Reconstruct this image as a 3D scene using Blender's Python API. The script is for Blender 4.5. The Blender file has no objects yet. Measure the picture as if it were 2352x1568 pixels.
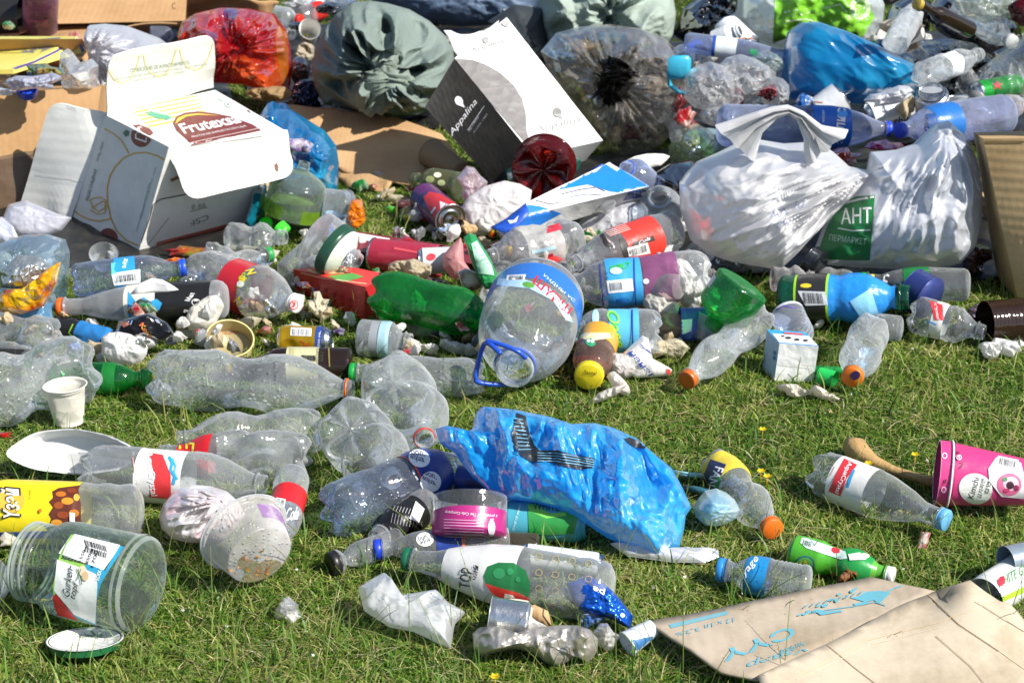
import bpy, bmesh, math, random
import numpy as np
from mathutils import Vector, Matrix
from mathutils.bvhtree import BVHTree
from mathutils.geometry import tessellate_polygon

# ------------------------------------------------------------------ camera, sky, sun, exposure
F, CX, CY, H, TH = 4200.0, 1176.0, 784.0, 1.335, math.radians(25)
C0 = np.array((0, 0, H)); FW = np.array((0, math.cos(TH), -math.sin(TH))); UP = np.array((0, math.sin(TH), math.cos(TH))); RT = np.array((1.0, 0, 0))
sc = bpy.context.scene
col = sc.collection
cam = bpy.data.cameras.new('camera'); camo = bpy.data.objects.new('camera', cam); col.objects.link(camo)
camo.location = (0, 0, H); camo.rotation_euler = (math.pi/2-TH, 0, 0)
cam.sensor_width = 36; cam.lens = 36*F/2352; cam.clip_start = .05; cam.clip_end = 500
cam.dof.use_dof = True; cam.dof.focus_distance = 2.55; cam.dof.aperture_fstop = 11
sc.camera = camo
SUN = Vector((.71, -.42, .80)).normalized()
w = bpy.data.worlds.new('World'); sc.world = w; w.use_nodes = True
nt = w.node_tree; sky = nt.nodes.new('ShaderNodeTexSky'); sky.sky_type = 'NISHITA'; sky.sun_disc = False
sky.sun_elevation = math.asin(SUN.z); sky.sun_rotation = math.atan2(SUN.x, SUN.y)
nt.links.new(sky.outputs[0], nt.nodes['Background'].inputs[0]); nt.nodes['Background'].inputs[1].default_value = .095
sl = bpy.data.lights.new('sun', 'SUN'); sl.energy = 5.; sl.angle = math.radians(.5); sl.color = (1, .96, .89)
so = bpy.data.objects.new('sun', sl); col.objects.link(so); so.location = (6, -2, 6)
so.rotation_euler = SUN.to_track_quat('Z', 'Y').to_euler()
sc.view_settings.view_transform = 'Standard'; sc.view_settings.look = 'None'; sc.view_settings.exposure = .5; sc.view_settings.gamma = 1
sc.render.engine = 'CYCLES'
cy = sc.cycles; cy.max_bounces = 8; cy.diffuse_bounces = 3; cy.glossy_bounces = 3; cy.transmission_bounces = 4; cy.transparent_max_bounces = 40
cy.caustics_reflective = False; cy.caustics_refractive = False; cy.use_denoising = True; cy.sample_clamp_indirect = 4; cy.blur_glossy = .5

# ------------------------------------------------------------------ pixels of the 2352-wide view to points
def ray(px, py): return FW + RT*(px-CX)/F + UP*(CY-py)/F
def at(px, py, z=0.): d = ray(px, py); return C0 + d*((z-H)/d[2])
def aty(px, py, y): d = ray(px, py); return C0 + d*(y/d[1])
def dep(p): return float(np.dot(np.asarray(p)-C0, FW))
def pts(a):
    r = []
    for q in a:
        if len(q) == 4: r.append(aty(q[0], q[1], q[3]))
        else: r.append(at(*q))
    return r
rng = np.random.default_rng(7); random.seed(7)
_pm = np.concatenate([np.random.default_rng(3).permutation(256)]*3)
_gr = np.random.default_rng(4).normal(size=(256, 3)); _gr /= np.linalg.norm(_gr, axis=1)[:, None]
def gn(P, seed=0):
    P = np.asarray(P, float) + seed*7.31
    i = np.floor(P).astype(int); f = P-i; i = i & 255; u = f*f*f*(f*(f*6-15)+10)
    def g(a, b, c):
        h = _pm[_pm[_pm[i[:, 0]+a]+i[:, 1]+b]+i[:, 2]+c]
        return ((f-np.array((a, b, c)))*_gr[h]).sum(1)
    def lp(a, b, t): return a+(b-a)*t
    x0 = lp(lp(g(0,0,0), g(1,0,0), u[:,0]), lp(g(0,1,0), g(1,1,0), u[:,0]), u[:,1])
    x1 = lp(lp(g(0,0,1), g(1,0,1), u[:,0]), lp(g(0,1,1), g(1,1,1), u[:,0]), u[:,1])
    return lp(x0, x1, u[:, 2])*1.6
def ridge(P, seed=0, oc=3):
    r = 0; a = 1
    for k in range(oc): r = r+a*(.35-np.abs(gn(P*2**k, seed+k*13))); a *= .55
    return r
def cell(P, seed=0):          # crumpled facets: piecewise-linear folds
    r = 0
    g = np.random.default_rng(seed+99)
    for k in range(9):
        n = g.normal(size=3); n /= np.linalg.norm(n)
        v = P@n*g.uniform(.6, 1.6)+g.uniform(0, 9) + gn(P*.5, seed+k)*.8
        r = r + np.abs((v % 2)-1)/9
    return (r-.5)*2

# ------------------------------------------------------------------ materials
def lin(h):
    if not isinstance(h, str): return h
    c = [int(h[i:i+2], 16)/255 for i in (0, 2, 4)]
    return tuple(x/12.92 if x <= .04045 else ((x+.055)/1.055)**2.4 for x in c)
_mc = {}
def newm(k):
    m = bpy.data.materials.new(k); m.use_nodes = True; n = m.node_tree; n.nodes.clear()
    o = n.nodes.new('ShaderNodeOutputMaterial'); return m, n, o
def N(n, t, ins=None, **kw):
    d = n.nodes.new(t)
    for k, v in kw.items(): setattr(d, k, v)
    for k, v in (ins or {}).items():
        s = d.inputs[k]
        if isinstance(v, bpy.types.NodeSocket): n.links.new(v, s)
        else: s.default_value = (tuple(v)+(1,)) if (isinstance(v, tuple) and len(v) == 3 and s.type == 'RGBA') else v
    return d
def bumpy(n, kind, amt, scale):
    tc = N(n, 'ShaderNodeTexCoord').outputs['Object']
    if kind == 'crumple':
        nn = N(n, 'ShaderNodeTexNoise', {'Vector': tc, 'Scale': scale*.5, 'Detail': 2.})
        ad = N(n, 'ShaderNodeVectorMath', {0: tc, 1: N(n, 'ShaderNodeVectorMath', {0: nn.outputs['Color'], 1: (1/scale*.8,)*3}, operation='MULTIPLY').outputs[0]}, operation='ADD').outputs[0]
        a = N(n, 'ShaderNodeTexVoronoi', {'Vector': ad, 'Scale': scale*.45}, feature='F1').outputs['Distance']
        b = N(n, 'ShaderNodeTexVoronoi', {'Vector': ad, 'Scale': scale*1.3}, feature='F1').outputs['Distance']
        h = N(n, 'ShaderNodeMath', {0: b, 1: .45, 2: a}, operation='MULTIPLY_ADD').outputs[0]
        dist = .35/scale
    elif kind == 'drops':
        v = N(n, 'ShaderNodeTexVoronoi', {'Vector': tc, 'Scale': scale}, feature='F1').outputs['Distance']
        h = N(n, 'ShaderNodeMapRange', {0: v, 1: .0, 2: .38, 3: 1., 4: 0.}, interpolation_type='SMOOTHSTEP').outputs[0]
        dist = .4/scale
    else:
        h = N(n, 'ShaderNodeTexNoise', {'Vector': tc, 'Scale': scale, 'Detail': 4.}).outputs[0]; dist = .5/scale
    return N(n, 'ShaderNodeBump', {'Strength': amt, 'Distance': dist, 'Height': h}).outputs[0], tc
def pet(tint='fafcfc', haze=.15, hc='fafcfe', rough=.05, bk='noise', ba=.3, bs=22., edge=.45):
    k = ('pet', tint, haze, hc, rough, bk, ba, bs, edge)
    if k in _mc: return _mc[k]
    m, n, o = newm('clear_plastic'); nb, tc = bumpy(n, bk, ba, bs)
    fr = N(n, 'ShaderNodeLayerWeight', {'Blend': .26, 'Normal': nb})
    tr = N(n, 'ShaderNodeBsdfTransparent', {0: lin(tint)}); gl = N(n, 'ShaderNodeBsdfGlossy', {'Color': (1, 1, 1, 1), 'Roughness': rough, 'Normal': nb})
    fm = N(n, 'ShaderNodeMath', {0: fr.outputs['Fresnel'], 1: .9, 2: .04}, operation='MULTIPLY_ADD').outputs[0]
    a = N(n, 'ShaderNodeMixShader', {0: fm, 1: tr.outputs[0], 2: gl.outputs[0]})
    hz = N(n, 'ShaderNodeMixShader', {0: .45, 1: N(n, 'ShaderNodeBsdfDiffuse', {0: lin(hc), 'Normal': nb}).outputs[0], 2: N(n, 'ShaderNodeBsdfTranslucent', {0: lin(hc)}).outputs[0]})
    no = N(n, 'ShaderNodeTexNoise', {'Vector': tc, 'Scale': 14., 'Detail': 3., 'Roughness': .6}).outputs[0]
    h1 = N(n, 'ShaderNodeMapRange', {0: no, 1: .3, 2: .75, 3: haze*.65, 4: haze*1.5}).outputs[0]
    pw = N(n, 'ShaderNodeMath', {0: N(n, 'ShaderNodeLayerWeight', {'Blend': .5}).outputs['Facing'], 1: 4.}, operation='POWER').outputs[0]
    hh = N(n, 'ShaderNodeMath', {0: pw, 1: edge, 2: h1}, operation='MULTIPLY_ADD', use_clamp=True).outputs[0]
    f = N(n, 'ShaderNodeMixShader', {0: hh, 1: a.outputs[0], 2: hz.outputs[0]})
    n.links.new(f.outputs[0], o.inputs[0]); _mc[k] = m; return m
def film(c='ffffff', al=.6, tint=None, rough=.18, ba=.5, bs=14., tl=.45, c2=None, cs=6., bk='crumple'):
    k = ('film', c, al, tint, rough, ba, bs, tl, c2, cs, bk)
    if k in _mc: return _mc[k]
    m, n, o = newm('plastic_film'); nb, tc = bumpy(n, bk, ba, bs)
    cc = lin(c)
    if c2:
        no = N(n, 'ShaderNodeTexNoise', {'Vector': tc, 'Scale': cs, 'Detail': 3.}).outputs[0]
        r = N(n, 'ShaderNodeMapRange', {0: no, 1: .42, 2: .6}).outputs[0]
        cc = N(n, 'ShaderNodeMix', {'Factor': r, 'A': lin(c), 'B': lin(c2)}, data_type='RGBA').outputs['Result']
    s = N(n, 'ShaderNodeMixShader', {0: tl, 1: N(n, 'ShaderNodeBsdfDiffuse', {0: cc, 'Normal': nb}).outputs[0], 2: N(n, 'ShaderNodeBsdfTranslucent', {0: cc, 'Normal': nb}).outputs[0]})
    tr = N(n, 'ShaderNodeBsdfTransparent', {0: lin(tint or c)})
    if al < 1:
        no = N(n, 'ShaderNodeTexNoise', {'Vector': tc, 'Scale': 9., 'Detail': 4.}).outputs[0]
        r = N(n, 'ShaderNodeMapRange', {0: no, 1: .3, 2: .7, 3: max(0, al-.2), 4: min(1, al+.2)}).outputs[0]
        s = N(n, 'ShaderNodeMixShader', {0: r, 1: tr.outputs[0], 2: s.outputs[0]})
    fr = N(n, 'ShaderNodeLayerWeight', {'Blend': .3, 'Normal': nb}).outputs['Fresnel']
    gl = N(n, 'ShaderNodeBsdfGlossy', {'Color': (1, 1, 1, 1), 'Roughness': rough, 'Normal': nb})
    f = N(n, 'ShaderNodeMixShader', {0: N(n, 'ShaderNodeMath', {0: fr, 1: .4}, operation='MULTIPLY').outputs[0], 1: s.outputs[0], 2: gl.outputs[0]})
    n.links.new(f.outputs[0], o.inputs[0]); _mc[k] = m; return m
def pl(c, rough=.35, metal=0., ba=.15, bs=40., dirt=0., bk='noise', spec=.5, tl=0.):
    k = ('pl', c, rough, metal, ba, bs, dirt, bk, spec, tl)
    if k in _mc: return _mc[k]
    m, n, o = newm('surface'); nb, tc = bumpy(n, bk, ba, bs)
    cc = lin(c)
    no = N(n, 'ShaderNodeTexNoise', {'Vector': tc, 'Scale': 16., 'Detail': 7., 'Roughness': .75}).outputs[0]
    r = N(n, 'ShaderNodeMapRange', {0: no, 1: .5, 2: .72, 3: .05, 4: .08+dirt}).outputs[0]
    cc = N(n, 'ShaderNodeMix', {'Factor': r, 'A': cc, 'B': lin('6b6250')}, data_type='RGBA').outputs['Result']
    b = N(n, 'ShaderNodeBsdfPrincipled', {'Base Color': cc, 'Roughness': rough, 'Metallic': metal, 'Normal': nb, 'Specular IOR Level': spec})
    s = b
    if tl: s = N(n, 'ShaderNodeMixShader', {0: tl, 1: b.outputs[0], 2: N(n, 'ShaderNodeBsdfTranslucent', {0: cc}).outputs[0]})
    n.links.new(s.outputs[0], o.inputs[0]); _mc[k] = m; return m
def card(c='c3a27a', lines=260., ax=0, st=.25, c2='a98860'):
    k = ('card', c, lines, ax, st, c2)
    if k in _mc: return _mc[k]
    m, n, o = newm('cardboard'); tc = N(n, 'ShaderNodeTexCoord').outputs['Object']
    wv = N(n, 'ShaderNodeTexWave', {'Vector': tc, 'Scale': lines/6.3, 'Distortion': .6, 'Detail': 1.}, bands_direction='XYZ'[ax]).outputs[1]
    no = N(n, 'ShaderNodeTexNoise', {'Vector': tc, 'Scale': 7., 'Detail': 9., 'Roughness': .75}).outputs[0]
    r = N(n, 'ShaderNodeMapRange', {0: no, 1: .42, 2: .66}).outputs[0]
    cc = N(n, 'ShaderNodeMix', {'Factor': r, 'A': lin(c), 'B': lin(c2)}, data_type='RGBA').outputs['Result']
    h = N(n, 'ShaderNodeMath', {0: no, 1: 2.5, 2: wv}, operation='MULTIPLY_ADD').outputs[0]
    nb = N(n, 'ShaderNodeBump', {'Strength': st, 'Distance': .0012, 'Height': h}).outputs[0]
    b = N(n, 'ShaderNodeBsdfPrincipled', {'Base Color': cc, 'Roughness': .85, 'Normal': nb, 'Specular IOR Level': .2})
    n.links.new(b.outputs[0], o.inputs[0]); _mc[k] = m; return m
def paper(c='e8e4da', dirt=.35): return pl(c, .85, 0, .3, 45., dirt, 'crumple', .15, .4)
ink = lambda c: pl(c, .45, 0, .2, 40., .22, 'crumple')
alu = lambda: pl('d4d6d8', .22, 1., .25, 50., .1)

# ------------------------------------------------------------------ objects
PARTS = {}
def tag(o, label, cat, group=None, kind=None):
    if label: o['label'] = label
    if cat: o['category'] = cat
    if group: o['group'] = group
    if kind: o['kind'] = kind
def mesh(name, V, Fc, mats, parent=None, smooth=True, mi=None):
    V = np.asarray(V, float); me = bpy.data.meshes.new(name)
    loc = np.array(parent['_loc']) if parent is not None else V.mean(0)*(1, 1, 0)+(0, 0, V[:, 2].min())
    me.from_pydata((V-loc).tolist(), [], [list(map(int, f)) for f in Fc])
    for m in (mats if isinstance(mats, (list, tuple)) else [mats]): me.materials.append(m)
    if mi is not None: me.polygons.foreach_set('material_index', np.asarray(mi, np.int32))
    if smooth: me.polygons.foreach_set('use_smooth', np.ones(len(me.polygons), bool))
    o = bpy.data.objects.new(name, me); col.objects.link(o)
    if parent is not None:
        o.parent = parent
        if parent.type == 'MESH': o.location = (0, 0, 0)
    else: o.location = loc
    o['_loc'] = list(map(float, loc)); PARTS[o.name] = (V, Fc, smooth)
    return o
def empty(name, loc, label, cat, group=None):
    o = bpy.data.objects.new(name, None); col.objects.link(o); o.location = loc; o.empty_display_size = .02
    o['_loc'] = list(map(float, loc)); tag(o, label, cat, group); return o
EXC = []       # footprints: (polygon Nx2, allowed blade height)
def grid_faces(nu, nv, wrap=False, base=0):
    f = []
    for j in range(nv-1):
        for i in range(nu if wrap else nu-1):
            a = base+j*nu+i; b = base+j*nu+(i+1) % nu; f.append((a, b, b+nu, a+nu))
    return f
def roundpoly(P, r, n=5):
    out = []; K = len(P)
    for i in range(K):
        p0, p1, p2 = [np.array(P[(i+d) % K], float) for d in (-1, 0, 1)]
        rr = r[i] if isinstance(r, (list, tuple)) else r
        if rr <= 0: out.append(p1); continue
        a = p1+(p0-p1)/np.linalg.norm(p0-p1)*rr; b = p1+(p2-p1)/np.linalg.norm(p2-p1)*rr
        for k in range(n+1):
            t = k/n; out.append((1-t)**2*a+2*t*(1-t)*p1+t*t*b)
    return out
# prints: everything printed on a thing is laid on its real surface by rays from where the photo was taken
_txc = {}
def text2d(s, sh=0., bold=0., sp=1.):
    k = (s, sh, bold, sp)
    if k in _txc: return _txc[k]
    cu = bpy.data.curves.new('t', 'FONT'); cu.body = s; cu.shear = sh; cu.offset = bold*.4; cu.resolution_u = 3; cu.space_character = sp
    ob = bpy.data.objects.new('t', cu); me = ob.to_mesh()
    V = np.array([v.co[:2] for v in me.vertices]); Fc = [tuple(p.vertices) for p in me.polygons]
    ob.to_mesh_clear(); bpy.data.objects.remove(ob); bpy.data.curves.remove(cu)
    if len(V):
        lo, hi = V.min(0), V.max(0); V = (V-lo)/np.maximum(hi-lo, 1e-6)
    _txc[k] = (V, Fc); return V, Fc
def subdiv(V, Fc, mx):
    bm = bmesh.new(); vs = [bm.verts.new((x, y, 0)) for x, y in V]
    for f in Fc:
        try: bm.faces.new([vs[i] for i in f])
        except ValueError: pass
    bmesh.ops.remove_doubles(bm, verts=bm.verts, dist=1e-4)
    bmesh.ops.triangulate(bm, faces=bm.faces)
    for _ in range(7):
        lo = [e for e in bm.edges if e.calc_length() > mx]
        if not lo or len(bm.verts) > 9000: break
        bmesh.ops.subdivide_edges(bm, edges=lo, cuts=1); bmesh.ops.triangulate(bm, faces=[f for f in bm.faces if len(f.verts) > 3])
    bm.verts.index_update(); V2 = [(v.co.x, v.co.y) for v in bm.verts]; F2 = [[v.index for v in f.verts] for f in bm.faces]
    bm.free(); return V2, F2
def shape2d(it):
    k = it[0]
    if k == 'T':      # text x0 y0 x1 y1 hx hy colour [shear bold]
        _, s, x0, y0, x1, y1, hx, hy, c = it[:9]; V, Fc = text2d(s, *(it[9:11]))
        if not len(V): return [], [], c
        if (x1-x0)*hy-(y1-y0)*hx > 0: x0 += hx; x1 += hx; y0 += hy; y1 += hy; hx = -hx; hy = -hy
        return [(x0+(x1-x0)*a+hx*b, y0+(y1-y0)*a+hy*b) for a, b in V], Fc, c
    if k == 'P':
        P = it[1]; t = tessellate_polygon([[Vector((x, y, 0)) for x, y in P]]); return list(P), [tuple(a) for a in t], it[2]
    if k == 'C':
        _, x, y, rx, ry, c = it[:6]; ro = math.radians(it[6]) if len(it) > 6 else 0
        P = [(x+rx*math.cos(a)*math.cos(ro)-ry*math.sin(a)*math.sin(ro), y+rx*math.cos(a)*math.sin(ro)+ry*math.sin(a)*math.cos(ro)) for a in np.linspace(0, 2*math.pi, 28, False)]
        return P, [tuple(a) for a in tessellate_polygon([[Vector((x, y, 0)) for x, y in P]])], c
    if k == 'L':
        _, P, wd, c = it; V = []; Fc = []
        P = [np.array(p, float) for p in P]
        for i, p in enumerate(P):
            d = P[min(i+1, len(P)-1)]-P[max(i-1, 0)]; d /= np.linalg.norm(d)+1e-9; nn = np.array((-d[1], d[0]))*wd/2
            V += [tuple(p+nn), tuple(p-nn)]
            if i: Fc.append((2*i-2, 2*i-1, 2*i+1, 2*i))
        return V, Fc, c
    if k == 'BAR':    # barcode: origin, along vector, up vector
        _, x, y, ax, ay, ux, uy = it; V = []; Fc = []; t = 0.; g = random.Random(int(x))
        while t < 1:
            wv = g.choice((.02, .03, .05)); b = len(V)
            for s, r in ((t, 0), (min(1, t+wv), 0), (min(1, t+wv), 1), (t, 1)): V.append((x+ax*s+ux*r, y+ay*s+uy*r))
            Fc.append((b, b+1, b+2, b+3)); t += wv+g.choice((.02, .035))
        return V, Fc, '15181c'
def prints(root, targets, items, mx=7., off=.0007, name='lettering', parent=None):
    if items and items[0] == 'label': name = 'label'; items = items[1:]
    V = []; Fc = []
    for t in targets:
        b = len(V); v, f, _ = PARTS[t.name]; V += [tuple(x) for x in v]; Fc += [[int(i)+b for i in q] for q in f]
    bv = BVHTree.FromPolygons(V, Fc)
    oV = []; oF = []; mi = []; mats = []; o = Vector(C0)
    for j, it in enumerate(items):
        r = shape2d(it)
        if not r[0]: continue
        v2, f2, c = r
        v2, f2 = subdiv(v2, f2, mx)
        m = c if not isinstance(c, str) else ink(c)
        if m not in mats: mats.append(m)
        idx = {}
        for i, (x, y) in enumerate(v2):
            d = Vector(ray(x, y)).normalized(); h = bv.ray_cast(o, d)
            if h[0] is None: continue
            n_ = h[1] if h[1].dot(d) < 0 else -h[1]
            idx[i] = (len(oV), h[3]); oV.append(h[0]+n_*(off*.4)-d*(off+.00016*j))
        for f in f2:
            if all(i in idx for i in f):
                ds = [idx[i][1] for i in f]
                if max(ds)-min(ds) < .03: oF.append([idx[i][0] for i in f]); mi.append(mats.index(m))
    if oF: return mesh(name, oV, oF, mats, parent or targets[0], True, mi)

PROF = dict(
 soda=[(0,0),(0,.62),(.015,.78),(.05,.93),(.1,1),(.33,1),(.37,.96),(.62,.96),(.66,1),(.74,.97),(.84,.8),(.93,.52),(1,0)],
 waist=[(0,0),(0,.62),(.015,.8),(.06,.97),(.12,1),(.34,1),(.42,.83),(.49,.76),(.55,.82),(.62,.96),(.7,1),(.78,.92),(.88,.68),(.95,.45),(1,0)],
 straight=[(0,0),(0,.75),(.02,.92),(.05,1),(.68,1),(.78,.9),(.88,.66),(.95,.42),(1,0)],
 long=[(0,0),(0,.75),(.02,.92),(.05,1),(.5,1),(.62,.92),(.78,.68),(.9,.42),(1,0)],
 beer=[(0,0),(0,.8),(.02,.97),(.04,1),(.6,1),(.68,.93),(.76,.6),(.84,.42),(1,0)],
 big=[(0,0),(0,.8),(.03,.95),(.08,1),(.5,1),(.6,.97),(.72,.88),(.84,.68),(.94,.44),(1,0)],
 jar=[(0,0),(0,.72),(.015,.86),(.05,.97),(.1,1),(.66,1),(.74,.96),(.8,.82),(.84,.78),(.85,.83),(.87,.8),(.9,.8),(.91,.84),(.93,.8),(.96,.8),(.97,.83),(1,.8)],
 can=[(0,0),(0,.6),(0.0,.72),(.02,.78),(.06,.96),(.09,1),(.9,1),(.94,.93),(.97,.82),(.985,.85),(1,.84)],
 aero=[(0,0),(.03,.25),(.0,.7),(0,.94),(.02,1),(.05,.97),(.8,.97),(.9,.8),(.95,.5),(1,.4)],
 tin=[(0,0),(0,.93),(.0,1.03),(.03,1.03),(.05,1),(.95,1),(1,1.03)],
 cup=[(0,0),(0,.66),(.02,.7),(.98,.99),(.985,1.04),(1,1.04)],
 tub=[(0,0),(0,.76),(.03,.8),(.92,.98),(.93,1.05),(1,1.07)],
 cutb=[(0,0),(0,.6),(.03,.85),(.12,1),(.9,1),(1,.99)],
 capc=[(0,0),(0,.9),(.06,1),(1,1.02)],
 tube=[(0,.98),(.01,1),(.99,1),(1,.98)],
 lid=[(0,0),(0,.93),(.15,1),(.9,1),(1,.97)])
NECK = {'soda','waist','straight','long','beer','big'}
class Lathe:
    def __init__(s, p0, p1, R, prof, z=(0,0), zc=None, cr=0., dent=(), sq=1., sqa=0., petal=0., ribs=None, roll=0., nr=None, bend=0., seed=None, capl=0., taper=None):
        s.seed = seed if seed is not None else random.randrange(999)
        if zc: a, b = at(*p0, zc[0]), at(*p1, zc[1]); 
        else:
            a, b = at(*p0, z[0]+.04), at(*p1, z[1]+.04)
            for _ in range(3):
                ra, rb = R*dep(a)/F, R*dep(b)/F; rm = (ra+rb)/2*sq
                a, b = at(*p0, z[0]+rm), at(*p1, z[1]+rm)
        s.R = R*(dep(a)+dep(b))/2/F; s.a = a; s.b = b; ax = b-a; s.L = float(np.linalg.norm(ax)); s.Z = ax/s.L
        cd = C0-(a+b)/2; X = cd-s.Z*cd.dot(s.Z); X /= np.linalg.norm(X); s.X = X; s.Y = np.cross(s.Z, X)
        s.cr, s.dent, s.sq, s.sqa, s.petal, s.ribs, s.roll, s.bend = cr, dent, sq, sqa, petal, ribs, roll, bend
        s.neck = prof in NECK; s.capl = capl
        s.nr = nr if nr else min(.6, max(.2, .0135/s.R))
        s.nl = min(.16*s.L, max(.016, .45*s.R*s.nr+.012)) if s.neck else 0.
        s.LB = s.L-s.nl
        P = PROF[prof]; s.P = [(t, r) for t, r in P]
        if s.neck: s.P[-1] = (1, s.nr)
        if taper: s.P = [(t, r*taper[0]*(1-t)+r*taper[1]*t) for t, r in s.P]
    def rad(s, t):
        T = np.array([p[0] for p in s.P])+np.arange(len(s.P))*1e-7; return np.interp(t, T, [p[1] for p in s.P])
    def pos(s, t, phi, off=0., r=None):
        t = np.asarray(t, float); phi = np.asarray(phi, float)
        rr = (s.rad(t) if r is None else r)*s.R
        if s.ribs: t0, t1, n_, am = s.ribs; rr = rr*(1-am*((t > t0)&(t < t1))*(.5-.5*np.cos((t-t0)/(t1-t0)*2*math.pi*n_)))
        if s.petal: rr = rr*(1-s.petal*np.clip(1-t/.16, 0, 1)**.7*(.5+.5*np.cos(5*phi+s.roll)))
        for (t0, a0, d_, w_) in s.dent:
            da = (phi-math.radians(a0)+math.pi) % (2*math.pi)-math.pi
            rr = rr*(1-d_*np.exp(-(((t-t0)*s.LB/s.R)**2+da**2)/w_**2))
        v = t*s.LB
        if s.petal:
            v = v+s.R*np.clip(1-t/.1, 0, 1)*(s.petal*1.5*(.5+.5*np.cos(5*phi+s.roll))*np.clip(rr/s.R*1.5, 0, 1)+.3*np.clip(1-rr/s.R/.62, 0, 1))
        env = np.clip(t*12, 0, 1)*np.clip((1-t)*8, 0.05, 1)
        if not s.neck: env = np.clip(env, .8, 1)
        if s.cr:
            Q = np.stack([np.cos(phi)*1.1, np.sin(phi)*1.1, v/s.R*.8], -1).reshape(-1, 3)
            dn = (gn(Q, s.seed)*1.1+cell(Q*1.3, s.seed)*.9+(s.cr > .1)*ridge(Q*1.1, s.seed, 3)*.8).reshape(rr.shape)
            rr = rr*(1+s.cr*dn*env)
        rr = rr+off
        x = rr*np.cos(phi); y = rr*np.sin(phi)
        if s.sq != 1:
            ca, sa = math.cos(math.radians(s.sqa)), math.sin(math.radians(s.sqa))
            u = (x*ca+y*sa); w_ = (-x*sa+y*ca); e = 1+(s.sq-1)*np.clip(env, 0, 1); u = u*e; w_ = w_*(1+(1-e)*.35); x = u*ca-w_*sa; y = u*sa+w_*ca
        y = y+s.bend*s.R*np.sin(np.clip(t, 0, 1)*math.pi)
        return s.a+x[..., None]*s.X+y[..., None]*s.Y+v[..., None]*s.Z
    def grid(s, ts, nt=40, off=0., rs=None, p0=0., p1=360.):
        full = p1-p0 >= 360; ph = np.radians(np.linspace(p0, p1, nt, not full))
        T, Ph = np.meshgrid(ts, ph, indexing='ij')
        r = None if rs is None else np.meshgrid(rs, ph, indexing='ij')[0]
        return s.pos(T, Ph, off, r).reshape(-1, 3), grid_faces(nt, len(ts), full)
    def straight(s, z0, prof, nt=28, knurl=0.):      # lathe past the body end, unbent: neck and cap; prof in metres
        ph = np.linspace(0, 2*math.pi, nt, False); V = []
        for (dz, r) in prof:
            rr = r*(1+(knurl*(np.arange(nt) % 2)))
            V.append(s.a+(z0+dz)*s.Z+rr[..., None]*(np.cos(ph)[:, None]*s.X+np.sin(ph)[:, None]*s.Y) if knurl else s.a+(z0+dz)*s.Z+r*(np.cos(ph)[:, None]*s.X+np.sin(ph)[:, None]*s.Y))
        return np.concatenate(V), grid_faces(nt, len(prof), True)
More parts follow.
